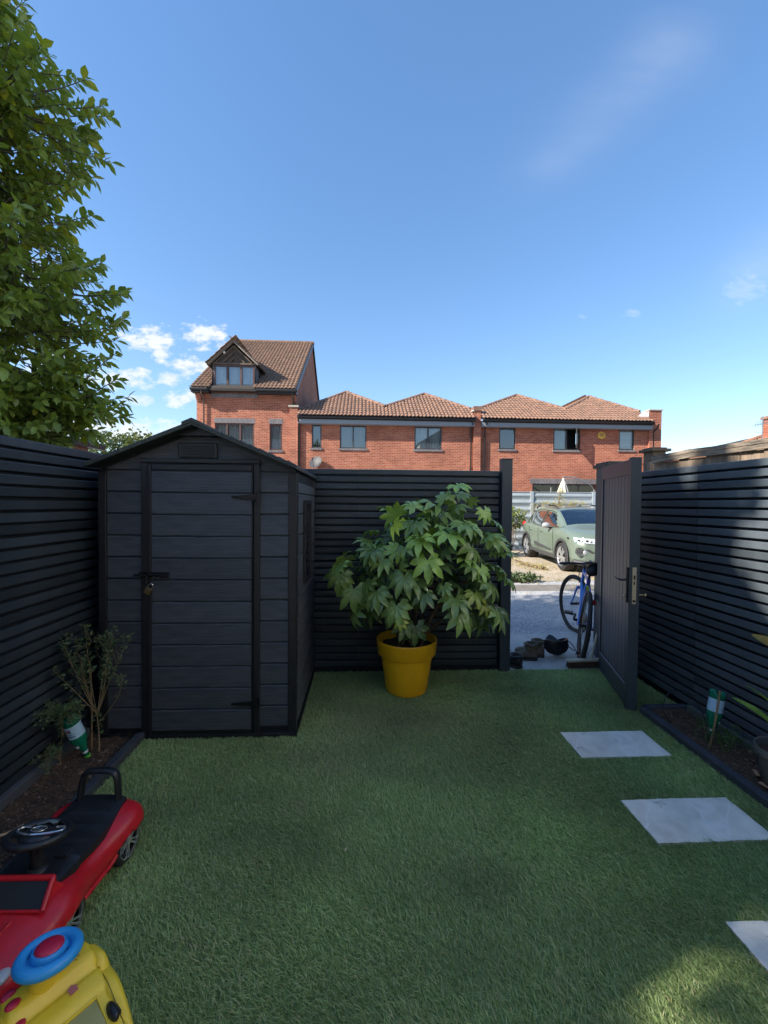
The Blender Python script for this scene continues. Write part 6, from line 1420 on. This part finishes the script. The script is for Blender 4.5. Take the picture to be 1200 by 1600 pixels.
def terrace():
    Y = 18.5; ZE = 5.30
    def house(label, x0, x1, apex, wins, fm, ground, seed, extra=None, gutter=(None, None)):
        t = thing('terraced_house', label, 'house', ((x0+x1)/2, Y, 0), group='terraced brick houses'); Mi = T((-(x0+x1)/2, -Y, 0))
        def P(o): o.matrix_local = Mi @ o.matrix_local; return o
        holes = [w[:4] for w in wins]+[w[:4] for w in ground]
        P(wall(x0, x1, 0, ZE, Y, holes, brick_x, t))
        g = G(); g.add([(x0+.002, Y, 0), (x0+.002, 26, 0), (x0+.002, 26, ZE), (x0+.002, Y, ZE)], [(0, 1, 2, 3)]); g.add([(x1-.002, Y, 0), (x1-.002, 26, 0), (x1-.002, 26, ZE), (x1-.002, Y, ZE)], [(0, 1, 2, 3)]); g.add([(x0, 26, 0), (x1, 26, 0), (x1, 26, ZE), (x0, 26, ZE)], [(0, 1, 2, 3)]); P(obj('side_wall', g, brick_y, t, fix=False))
        for w in wins: P(window(t, *w[:4], Y, w[4], fm, w[5], True, None, .055, w[6] if len(w) > 6 else None))
        for w in ground: P(window(t, *w[:4], Y, w[4], fm, w[5], False, (.12, .225), .06, None, dim_glass))
        # fascia / soffit / gutter
        g = G(); g.box(x0, x1, 18.18, 18.495, 5.00, 5.18); P(obj('fascia', g, fascia_m, t, bevel=.006))
        g = G(); g.box(x0, x1, 18.17, 18.495, 5.183, 5.24); P(obj('soffit_trim', g, gutter_m, t))
        g = G(); g.tube([(x0, 18.09, 5.27), (x1, 18.09, 5.27)], .062, 10); P(obj('gutter', g, gutter_m, t, smooth=60))
        # roof : one front plane cut by a zigzag of hips, slopes running back from each apex
        m_ = .60; z0 = 5.30; y0 = 18.05; pk = [(x0, gutter[0])]+apex+[(x1, gutter[1])]
        yy = lambda z: y0+(z-z0)/m_
        front = [(x1, y0, z0)]+[(x, yy(z), z) for x, z in pk[::-1]]+[(x0, y0, z0)]
        g = G(); g.add(front, [tuple(range(len(front)))])
        for (xa, a_), (xb, b_) in zip(pk[:-1], pk[1:]): g.add([(xa, yy(a_), a_), (xb, yy(b_), b_), (xb, 26.3, b_), (xa, 26.3, a_)], [(0, 1, 2, 3)])
        P(obj('roof_deck', g, MATS['roof_felt'], t, fix=False))
        ev = V((0, 1, m_)).normalized(); K = V((0, 1, m_)).length
        def keep(a, b):
            x = x0+a; y = y0+b/K
            if x > x1: return False
            return z0+(y-y0)*m_ < lerp(pk, x)[0]-.02
        P(tiles('roof_tiles', t, (x0, y0-.06, z0+.01), (1, 0, 0), ev, x1-x0, 3.6, keep, tile_m, seed=seed))
        for k in range(len(pk)-1):
            (xa, a_), (xb, b_) = pk[k], pk[k+1]
            lo, hi = ((xa, a_), (xb, b_)) if a_ < b_ else ((xb, b_), (xa, a_))
            e2 = V((hi[0]-lo[0], 0, hi[1]-lo[1])); L2 = e2.length; yl, yh = yy(lo[1]), yy(hi[1])
            if lo[0] > hi[0]: o = tiles('side_tiles', t, (lo[0], yl, lo[1]+.01), (0, 1, 0), e2, 5.2, L2, lambda a, b, q=yh-yl, L2=L2: a > q*b/L2, tile_m, seed=seed+k)
            else: o = tiles('side_tiles', t, (lo[0], yl+5.2, lo[1]+.01), (0, -1, 0), e2, 5.2, L2, lambda a, b, q=yh-yl, L2=L2: 5.2-a > q*b/L2, tile_m, seed=seed+k)
            P(o); P(ridge_caps('hip_tiles', t, (lo[0], yl, lo[1]+.03), (hi[0], yh, hi[1]+.03), tile_m, .10, .36))
        for x, z in apex:
            if z > 6.5: P(ridge_caps('ridge_tiles', t, (x, yy(z), z+.03), (x, 26, z+.03), tile_m, .10))
        if extra: extra(t, P)
        return t
    def pipe(x, m=gutter_m, bot=0):
        def f(t, P):
            g = G(); g.tube([(x, 18.09, 5.24), (x, 18.12, 5.10), (x, 18.42, 4.92), (x, 18.44, bot)], .036, 8)
            for z in (1.5, 3.2, 4.6): g.tube([(x-.05, 18.47, z), (x+.05, 18.47, z)], .018, 6)
            P(obj('downpipe', g, m, t, smooth=60))
        return f
    def ex1(t, P):
        pipe(-2.80)(t, P)
        g = G(); g.box(-3.22, -2.86, 18.38, 18.58, 0, 5.72); P(obj('brick_pier', g, brick_x, t)); g = G(); g.box(-3.27, -2.83, 18.33, 18.62, 5.722, 5.80); P(obj('pier_cap', g, mat('concrete_cap', (.4, .36, .3), .9), t))
    def ex12(t, P): ex1(t, P); pipe(4.80)(t, P)
    gb = mat('grey_blind', (.16, .19, .2), .8)
    house('left one of the two low brick terraced houses, beside the tall house', -2.84, 4.90, [(-.88, 7.05), (1.0, 5.97), (3.05, 7.05)], [(-2.27, -1.85, 3.98, 5.0, [], room_m), (-1.04, .13, 3.98, 4.99, [.5], gb), (2.27, 3.50, 3.98, 5.0, [.5], mat('pale_blind', (.42, .46, .44), .8))], grey_fr, [(-2.0, -.2, .9, 2.35, [.5], curtain_m), (1.6, 3.6, .9, 2.35, [.5], curtain_m)], 11, ex12, (5.6, 5.9))
    def ex3(t, P):
        pipe(5.42)(t, P)
        g = G(); g.box(4.905, 5.225, 18.38, 19.4, 0, 5.72); P(obj('party_wall', g, brick_x, t)); g = G(); g.box(4.88, 5.25, 18.33, 21.0, 5.722, 5.92); P(obj('party_wall_cap', g, tile_m, t))
        g = G(); rr = random.Random(3)
        for i in range(14): g.ball((5.07+rr.uniform(-.5, .5), 18.4+rr.uniform(0, .6), 5.62+rr.uniform(-.1, .12)), (.10, .10, .05), 8, 5)
        P(obj('mortar_flashing', g, mat('lime_mortar', (.5, .46, .42), .9), t, smooth=90))
    def ex4(t, P):
        pipe(13.22)(t, P)
        g = G(); g.box(13.02, 13.58, 18.40, 18.85, 0, 5.9); P(obj('end_parapet', g, brick_x, t)); g = G(); g.box(12.98, 13.62, 18.36, 18.9, 5.902, 5.95); P(obj('parapet_cap', g, MATS['concrete_cap'], t))
        g = G(); g.prism([(12.5, 18.45, 5.62), (12.98, 18.40, 5.62), (12.98, 18.40, 5.86), (12.8, 18.45, 5.84)], (0, .1, 0)); P(obj('white_flashing', g, mat('white_lead', (.62, .62, .62), .6), t))
        g = G(); 
        for z in (): pass
        a = V((10.82, 18.46, 4.74)); pts = [a+V((.21*math.cos(q)*1.0, 0, .19*math.sin(q))) for q in [math.pi/6+math.pi/3*i for i in range(6)]]
        g.prism(pts, (0, .035, 0)); al = P(obj('alarm_box', g, mat('alarm_yellow', (.62, .36, .04), .4), t, bevel=.02))
        g = G(); g.box(-.12+10.82, 10.94, 18.448, 18.459, 4.76, 4.79); g.box(10.74, 10.90, 18.448, 18.459, 4.70, 4.725); g.box(10.79, 10.85, 18.448, 18.459, 4.80, 4.83); P(obj('alarm_mark', g, mat('alarm_print', (.25, .08, .03), .5), t))
    def ex34(t, P): ex3(t, P); ex4(t, P)
    house('right one of the two low brick terraced houses, with a yellow alarm box', 5.23, 13.02, [(7.82, 7.12), (9.52, 6.02), (11.62, 7.12)], [(6.10, 6.84, 4.05, 5.05, [], room_m), (8.60, 9.84, 4.05, 5.06, [.5], [mat('blind_shade', (.30, .34, .36), .8), room_m], 1), (11.66, 12.38, 4.10, 5.08, [], mat('slat_blind', (.55, .58, .60), .8, var=(.35, .38, .40), vscale=1, stretch=(.01, .01, 40)))], black_fr, [(5.3, 6.05, .9, 2.50, [], room_m), (7.66, 10.95, .3, 2.52, [.33, .66], room_m)], 29, ex34, (5.9, 5.95))
terrace()
def dish():
    t = thing('satellite_dish', 'small grey satellite dish on the brick wall of the left low house', 'satellite dish', (-2.05, 18.3, 3.30))
    g = G(); M = R(-25, 'Z') @ R(62, 'X')
    g.grid(lambda u, v: M @ V((.30*v*math.cos(6.2832*u), .30*v*math.sin(6.2832*u), .07*v*v)), 32, 6, True); obj('reflector', g, mat('dish_grey', (.055, .055, .06), .6), t, smooth=180)
    g = G(); g.tube([M @ V((0, -.28, .06)), M @ V((0, -.02, .34))], .012, 6); g.ball(M @ V((0, 0, .35)), .04, 8, 6); g.tube([V((0, 0, -.03)), V((0, .19, -.12))], .02, 6); obj('arm', g, gutter_m, t)
dish()
# weathered closeboard fence beyond the right slatted fence
def wood_fence():
    t = thing('wooden_fence', 'weathered brown closeboard fence behind the right slatted fence', 'fence', (3.0, 0, 0))
    g = G(); g.box(0, .018, 0, .105, 0, 2.005); me = g.mesh('board'); fixn(me); me.materials.append(wood_w)
    bm = bmesh.new(); bm.from_mesh(me); bmesh.ops.bevel(bm, geom=bm.edges[:], offset=.002, segments=1, affect='EDGES'); bm.to_mesh(me); bm.free()
    r = random.Random(9); y = -.6
    while y < 4.08:
        o = bpy.data.objects.new('board', me); col.objects.link(o); o.parent = t; o.location = (r.uniform(-.004, .010), y, -.01+r.uniform(-.012, .004)); o.rotation_euler = (r.uniform(-.006, .006), 0, .06); y += .108
    g = G(); sp = [(-.0, y_, 2.04+.010*math.sin(y_*2.1)+.004*math.sin(y_*9)) for y_ in [-.6+.25*i for i in range(20)]]
    for a, b in zip(sp[:-1], sp[1:]): g.bar(a, b, .075, .034); g.bar(V(a)+V((-.022, 0, -.038)), V(b)+V((-.022, 0, -.038)), .02, .040)
    obj('top_rail', g, wood_rail, t)
    g = G(); g.bar((.05, -.6, 1.85), (.05, 4.1, 1.86), .04, .07); obj('rear_rail', g, wood_rail, t)
    p = thing('wooden_post', 'weathered wooden post with a flat cap at the end of the brown fence', 'post', (3.19, 4.42, 0))
    g = G(); g.box(-.075, .075, -.075, .075, 0, 2.14); obj('post', g, mat('dark_old_post', (.15, .11, .08), .9, var=(.06, .05, .042), vscale=5, bump=.5, bscale=20), p, bevel=.006)
    g = G(); g.box(-.112, .112, -.11, .11, 2.14, 2.17); g.box(-.085, .085, -.08, .08, 2.1702, 2.185); obj('cap', g, MATS['dark_old_post'], p, bevel=.008)
    g = G(); g.box(-.14, -.09, -.13, -.08, 0, 2.02); obj('batten', g, wood_w, p, bevel=.004)
    t = thing('wooden_gate', 'short run of old brown boards between gate pier and wooden post', 'fence panel', (2.66, 4.45, 0))
    for i in range(4):
        g = G(); g.box(0, .07, 0, .02, 0, 1.93+.01*(i % 2)); obj('board', g, wood_w, t, loc=(.0+i*.075, 0, 0))
    g = G(); g.box(-.01, .31, .02, .05, 1.80, 1.86); obj('rail', g, wood_rail, t)
wood_fence()
def right_house():
    t = thing('tiled_house', 'orange tiled roof showing above the brown wooden fence at far right', 'house', (17, 14.2, 0)); Mi = T((-17, -14.2, 0))
    def P(o): o.matrix_local = Mi @ o.matrix_local; return o
    bw = brick_x
    # eave at z 2.9 facing the camera, hip end to the left
    g = G(); g.box(12.9, 22, 14.4, 20, 0, 3.42); P(obj('wall', g, bw, t))
    E0 = V((12.75, 14.1, 3.47)); A = V((17.8, 17.2, 4.77)); g = G(); g.add([E0, (22.3, 14.1, 3.47), (22.3, 17.2, 4.77), A, (12.75, 20.2, 3.47)], [(0, 1, 2, 3), (0, 3, 4)]); P(obj('roof_deck', g, MATS['roof_felt'], t, fix=False))
    ev = V((0, 3.1, 1.30)); L2 = ev.length
    P(tiles('roof_tiles', t, (12.75, 14.05, 3.49), (1, 0, 0), ev, 10, L2, lambda a, b: a > 5.05*b/L2, mat('orange_tile', (.40, .20, .11), .85, var=(.30, .15, .09), vscale=4, bump=.3, bscale=40), seed=5))
    P(ridge_caps('hip_tiles', t, E0+V((0, 0, .05)), A+V((0, 0, .05)), MATS['orange_tile'], .10, .36)); P(ridge_caps('ridge_tiles', t, A+V((0, 0, .05)), (22.3, 17.2, 4.82), MATS['orange_tile'], .10, .36))
    g = G(); g.box(12.75, 22.3, 14.04, 14.10, 3.35, 3.47); P(obj('fascia', g, fascia_m, t))
    t2 = thing('far_gable', 'pink rendered gable end far behind the wooden post', 'building', (20.5, 28, 0)); g = G(); g.prism([(-.6, 0, 0), (.75, 0, 0), (.75, 0, 4.9), (.2, 0, 5.5), (-.6, 0, 5.6)], (0, 5, 0)); obj('wall', g, mat('pink_render', (.50, .13, .12), .85), t2)
    g = G(); g.prism([(.8, 0, 4.7), (3.5, 0, 4.9), (3.5, 0, 5.1), (1.0, 0, 4.95)], (0, 5, 0)); obj('roof', g, MATS['orange_tile'], t2)
    t3 = thing('television_aerial', 'thin television aerial standing against the sky at the right edge', 'aerial', (14.02, 14.0, 0))
    g = G(); g.tube([(0, 0, 3.2), (0, 0, 4.75)], .016, 6); g.tube([(-.28, .0, 4.42), (.42, 0, 4.56)], .010, 6); obj('mast', g, MATS['parasol_metal'], t3)
    g = G()
    for i in range(7):
        x = -.26+i*.10; z = 4.425+.02*i; g.tube([(x, -.16, z+.10), (x, .16, z-.04)], .005, 5); g.tube([(x-.02, 0, z+.13), (x+.02, 0, z-.13)], .004, 5)
    g.tube([(-.20, 0, 4.02), (.2, 0, 4.06)], .006, 5); g.tube([(-.25, 0, 4.16), (.25, 0, 4.20)], .006, 5); obj('elements', g, MATS['parasol_metal'], t3)
    t4 = thing('brick_chimney', 'corner of a red brick chimney cut off by the right edge', 'chimney', (15.7, 15.0, 0)); g = G(); g.box(-.36, .5, -.3, .3, 3.2, 4.9); obj('stack', g, brick_x, t4); g = G(); g.box(-.42, .56, -.36, .36, 4.902, 5.0); obj('cap', g, tile_m, t4)
right_house()
# low brick outbuilding beyond the left fence
def left_out():
    t = thing('brick_outbuilding', 'low dark brick outbuilding seen over the left fence under the tree', 'building', (-6.2, 6.0, 0))
    g = G(); g.box(-1.2, 1.2, -2.6, 1.85, 0, 2.52); obj('wall', g, brick_mat('old_brick', 'Y', c1=(.20, .075, .055), c2=(.27, .11, .08)), t)
    g = G(); g.prism([(-1.35, -2.75, 2.52), (1.35, -2.75, 2.52), (0, -2.75, 2.95)], (0, 4.75, 0)); obj('roof', g, mat('brown_roof', (.06, .045, .035), .85, bump=.4, bscale=12), t)
    g = G(); g.box(1.36, 1.42, -2.75, 2.0, 2.49, 2.60); obj('fascia', g, gutter_m, t)
left_out()
leafy('distant_tree', 'far green tree top low behind the left slope of the shed roof', 'tree', (-11.3, 21, 0), [((-12.4, 21, 4.0), (1.3, 1.2, 1.0)), ((-10.6, 21, 4.1), (1.2, 1.2, .9)), ((-9.2, 21.3, 4.3), (1.0, 1.2, .7)), ((-8.3, 21.5, 4.2), (.9, 1, .7))], 5200, .15, leaf_mat('far_leaf', (.075, .12, .035), (.11, .15, .05), .6, .2, .0), 12)

# ------------------------------------------------------------------ big leafy tree over the left fence
def big_tree():
    r = random.Random(17); S_ = lambda p: V((p[0]*.87, p[1]*.87, 1.55+(p[2]-1.55)*.87)); root = V((-3.74, 3.9, 0)); t = thing('leafy_tree', 'large broad-leaved tree overhanging the left fence', 'tree', root)
    g = G(); top = V((-3.9, 4.3, 5.4)); tp = spline([root+V((0, 0, -.1)), (-3.7, 3.85, 1.2)]+[S_(q) for q in ((-4.05, 4.35, 2.6), (-4.0, 4.3, 4.0), (-4.1, 4.3, 5.6), (-4.2, 4.2, 7.2))], 6)
    g.tube([p-root for p in tp], [.15-.12*i/(len(tp)-1) for i in range(len(tp))], 12)
    # crown lobes fitted to the outline: centre, radius xyz
    lobes = [((-2.70, 3.75, 2.95), (.82, .75, .62)), ((-2.95, 3.9, 2.45), (.95, .7, .40)), ((-2.62, 3.7, 3.45), (.72, .7, .5)), ((-2.90, 3.8, 3.95), (.78, .7, .55)), ((-3.05, 3.8, 4.55), (.72, .7, .45)), ((-2.82, 3.8, 5.0), (.70, .65, .42)),
             ((-3.15, 3.9, 5.5), (.72, .7, .45)), ((-3.4, 3.9, 5.95), (.62, .6, .42)), ((-3.65, 3.9, 6.6), (.60, .6, .5)), ((-3.9, 3.9, 3.2), (1.0, .9, .8)), ((-4.0, 3.9, 4.5), (.9, .9, .8)), ((-4.2, 4.0, 5.6), (.9, .9, .8)), ((-4.3, 4, 6.8), (.8, .8, .7)), ((-4.9, 4.2, 4.5), (.9, 1, 1.4)), ((-3.5, 4.6, 3.8), (.8, .5, 1.2)), ((-3.3, 3.8, 2.2), (1.1, .7, .40)), ((-2.5, 3.8, 2.25), (.5, .5, .28)), ((-4.1, 3.9, 2.3), (.9, .7, .45))]
    lobes = [((c[0]-.36-.05*max(0, c[2]-5)-.07*(c[2] < 3.6), c[1], c[2]), ra) for c, ra in lobes]; lobes = [(tuple(S_(c)), tuple(q*.87 for q in ra)) for c, ra in lobes]
    sprays = []
    for k, (c, ra) in enumerate(lobes):
        c = V(c); limb = min(tp, key=lambda p: (p-c).length+max(0, p.z-c.z)*2)
        g.tube([p-root for p in spline([limb, limb.lerp(c, .5)+V((0, 0, .08)), c], 4)], [.045-.004*i for i in range(9)], 7)
        vis = 84 if c.x > -4.0 else 40
        for i in range(int(vis*(ra[0]*ra[1]*ra[2])**.5*3.3)):
            d = V((r.gauss(0, 1), r.gauss(0, 1), r.gauss(0, 1))).normalized(); kk = r.uniform(.35, 1)**.5*(1+.18*r.uniform(-1, 1)+.3*noise.noise(d*2.3+c*3))
            p = c+V((d.x*ra[0], d.y*ra[1], d.z*ra[2]))*kk
            if (p-V((-2.12, 3.3, 3.64))).length < .42 or (p-V((-2.12, 3.3, 4.62))).length < .26 or (p.x > -2.66 and p.z > 5.0) or (p.x > -2.25 and p.z > 4.75) or p.x > -2.06+.1*r.random(): continue
            if noise.noise(p*2.6+V((9, 2, 5))) < -.42: continue
            out = (V((d.x, d.y, d.z*.6))+V((.25, -.1, .15))).normalized(); sprays.append((c, p, out))
    # ragged outlying twigs that break the outline against the sky
    for x, y, z in [(-2.28, 3.75, 2.62), (-2.10, 3.9, 2.78), (-2.15, 3.7, 3.05), (-1.98, 3.75, 2.55), (-2.05, 3.8, 3.35), (-2.14, 3.8, 3.6), (-2.25, 3.8, 4.0), (-2.40, 3.85, 4.25), (-2.45, 3.9, 4.75), (-2.18, 3.9, 4.62), (-2.2, 3.85, 5.0), (-2.3, 3.9, 5.25), (-2.75, 3.9, 5.85), (-3.0, 3.9, 6.1), (-3.2, 3.9, 6.45), (-2.35, 3.8, 2.35), (-2.5, 3.7, 2.22)]:
        p = S_((x-.26-.1*max(0, z-5), y, z)); c = V(min(lobes, key=lambda q: (V(q[0])-p).length)[0]); sprays.append((c, p, ((p-c).normalized()+V((.2, 0, .25))).normalized()))
    gb = G(); L = []
    for c, p, out in sprays:
        ln = r.uniform(.20, .32); a = p-out*ln*.55; b = p+out*ln*.45; gb.tube([(c.lerp(a, .72))-root, a-root, b-root], [.0055, .0045, .0022], 5, cap=False)
        nl = r.randint(13, 19); ph = r.uniform(0, 6.28)
        for i in range(nl):
            u = (i+1)/nl; q = a.lerp(b, .15+.85*u); ph += 2.4; s1 = out.cross(V((0, 0, 1))); s1 = s1.normalized() if s1.length > .05 else V((1, 0, 0)); s2 = s1.cross(out)
            rd = s1*math.cos(ph)+s2*math.sin(ph); d = (out*(.35+.55*u)+rd*.9+V((0, 0, -.35))).normalized()
            L.append((q, d, r.uniform(.060, .104)*(1.1 if u > .6 else .95)))
    def leafgeo(gg, q, d, s):
        up = V((r.gauss(0, .5), r.gauss(0, .5), 1)); sd = d.cross(up).normalized(); nn = sd.cross(d).normalized(); w_ = s*.24
        dr = V((0, 0, -1))*s*.12
        gg.add([q, q+d*s*.30+sd*w_*.85+nn*w_*.25, q+d*s*.62+sd*w_+nn*w_*.2+dr*.4, q+d*s+dr, q+d*s*.62-sd*w_+nn*w_*.2+dr*.4, q+d*s*.30-sd*w_*.85+nn*w_*.25, q+d*s*.30, q+d*s*.62+dr*.3], [(0, 1, 6), (1, 2, 7, 6), (2, 3, 7), (3, 4, 7), (4, 5, 6, 7), (5, 0, 6)])
    cam_p = V((0, 0, 1.55))
    vis_ = [i for i, l in enumerate(L) if l[0].x/l[0].y > -.87 and l[0].z < 1.55+1.22*l[0].y]
    vis_.sort(key=lambda i: (L[i][0]-cam_p).length); near = set(vis_[:290])
    m1 = leaf_mat('tree_leaf', (.14, .215, .045), (.20, .28, .06), .42, .30, .0); m2 = leaf_mat('tree_leaf_single', (.145, .22, .046), (.20, .28, .06), .42, .30, .35)
    ga, gy = G(), G()
    for i, (q, d, s) in enumerate(L):
        if i in near: continue
        leafgeo(gy if r.random() < .09 else ga, q-root, d, s)
    obj('trunk', g, mat('grey_bark', (.11, .09, .07), .9, var=(.06, .05, .04), vscale=8, bump=.7, bscale=25), t, smooth=60); obj('twigs', gb, MATS['grey_bark'], t, kind='stuff', smooth=90)
    obj('crown', ga, m1, t, fix=False, kind='stuff'); obj('pale_leaves', gy, leaf_mat('yellowing_leaf', (.22, .27, .03), (.30, .30, .04), .45, .4, .0), t, fix=False, kind='stuff')
    protos = []
    for k in range(5):
        q = G(); leafgeo(q, V((0, 0, 0)), V((1, 0, 0)), .1); me = q.mesh('leaf'); me.materials.append(m2); protos.append(me)
    for i in near:
        q, d, s = L[i]; o = bpy.data.objects.new('leaf', r.choice(protos)); col.objects.link(o); o.parent = t
        rq = d.to_track_quat('X', 'Z').to_matrix().to_4x4(); o.matrix_local = T(q-root) @ rq @ R(r.uniform(-50, 50), 'X') @ Matrix.Scale(s/.1, 4)
big_tree()

# ------------------------------------------------------------------ unseen buildings behind and beside the camera (they shade the garden and bounce light)
def side_house():  # added unseen house, shaped for the garden's shade; white walls bounce skylight
    t = thing('shade_house', 'added tall white house to the left, out of view, shaped to shade the garden', 'house', (-9.5, .6, 0))
    y0, y1, ya, ze, za = -2.28, 2.24, -.0, 6.85, 9.4
    g = G(); g.prism([(-3.0, y0, 0), (-3.0, y1, 0), (-3.0, y1, ze), (-3.0, ya, za), (-3.0, y0, ze)], (6.0, 0, 0)); obj('wall', g, mat('white_render', (.74, .73, .70), .85, bump=.2, bscale=60), t)
    g = G()
    for s in (-1, 1):
        a = V((-3.15, ya, za+.05)); b = V((-3.15, s*2.30, ze-.16)); g.prism([a, b, b+V((0, 0, .09)), a+V((0, 0, .09))], (6.3, 0, 0))
    obj('roof', g, mat('dark_tile_roof', (.10, .06, .045), .85, bump=.3, bscale=10), t)
    for z in (1.0, 3.7):
        g = G(); g.box(3.003, 3.03, -.6, .6, z, z+1.2); w_ = obj('window', g, white_pl, t); g = G(); g.box(3.031, 3.036, -.53, .53, z+.07, z+1.13); obj('pane', g, room_m, w_)
side_house()
def bounce_house_right():  # added unseen house whose sunlit white wall bounces light into the garden
    t = thing('bounce_house', 'added white rendered house, out of view to the right, bouncing sunlight into the garden', 'house', (7.6, -3.2, 0))
    g = G(); g.box(-3, 3, -6.5, 6.5, 0, 6.6); obj('wall', g, MATS['white_render'], t)
    g = G(); g.prism([(-3.15, -6.7, 6.5), (0, -6.7, 8.4), (3.3, -6.7, 6.5)], (0, 13.4, 0)); obj('roof', g, MATS['dark_tile_roof'], t)
    for y in (-4.5, -1.2, 2.0, 5.0):
        for z in (1.0, 3.6):
            g = G(); g.box(-3.05, -3.003, y-.5, y+.5, z, z+1.1); w_ = obj('window', g, white_pl, t); g = G(); g.box(-3.056, -3.051, y-.44, y+.44, z+.06, z+1.04); obj('pane', g, mat('reflective_pane', (.03, .035, .04), .05), w_)
bounce_house_right()
def own_house():
    t = thing('rear_house', 'white rendered house at the back of the garden, unseen behind the camera', 'house', (1.5, -9.6, 0))
    g = G(); g.prism([(-6, 4.0, 0), (6, 4.0, 0), (6, 4.0, 5.2), (-6, 4.0, 5.2)], (0, -7.5, 0)); obj('wall', g, MATS['white_render'], t)  # walls kept white to bounce light back into the garden
    g = G(); g.prism([(-6.2, 4.3, 5.1), (-6.2, .25, 7.3), (-6.2, -3.8, 5.1)], (12.4, 0, 0)); obj('roof', g, MATS['dark_tile_roof'], t)
    for x0, x1, z0, z1 in ((-3.4, -1.6, 0, 2.1), (.2, 1.8, .9, 2.1), (-3.2, -1.9, 3.2, 4.4), (.4, 1.7, 3.2, 4.4)):
        g = G(); g.box(x0, x1, 4.003, 4.05, z0, z1); w_ = obj('window', g, white_pl, t); g = G(); g.box(x0+.07, x1-.07, 4.051, 4.055, z0+.07, z1-.07); obj('pane', g, mat('reflective_pane', (.03, .035, .04), .05), w_)
    g = G(); g.add([(-7.5, -5.6, .004), (6.4, -5.6, .004), (6.4, -1.40, .004), (-7.5, -1.40, .004)], [(0, 1, 2, 3)]); obj('bounce_patio', g, mat('pale_paving', (.60, .57, .50), .85, var=(.52, .49, .43), vscale=2, bump=.3, bscale=30), kind='structure', fix=False)  # added unseen paving, pale so it bounces sunlight towards the garden
own_house()
leafy('shade_tree', 'added unseen leafy tree behind the camera, dappling the lawn and right fence', 'tree', (-6.4, -3.0, 0), [((-6.1, -2.15, 6.42), (.8, .95, .72)), ((-6.1, -2.15, 4.56), (.85, .95, .60)), ((-6.6, -3.4, 5.6), (1.0, .8, 1.0)), ((-6.3, -2.3, 7.5), (.16, .2, .7)), ((-6.3, -1.35, 7.9), (.2, .16, .6)), ((-6.3, -.7, 8.3), (.25, .22, .32)), ((-6.3, -1.75, 7.2), (.2, .22, .35)), ((-6.3, -.2, 8.75), (.2, .2, .3))], 10500, .14, leaf_mat('shade_tree_leaf', (.05, .09, .02), (.07, .12, .03), .5, .1, .0), 31, trunk=True)  # unseen tree added to break up the sun; crown gap leaves a lawn patch
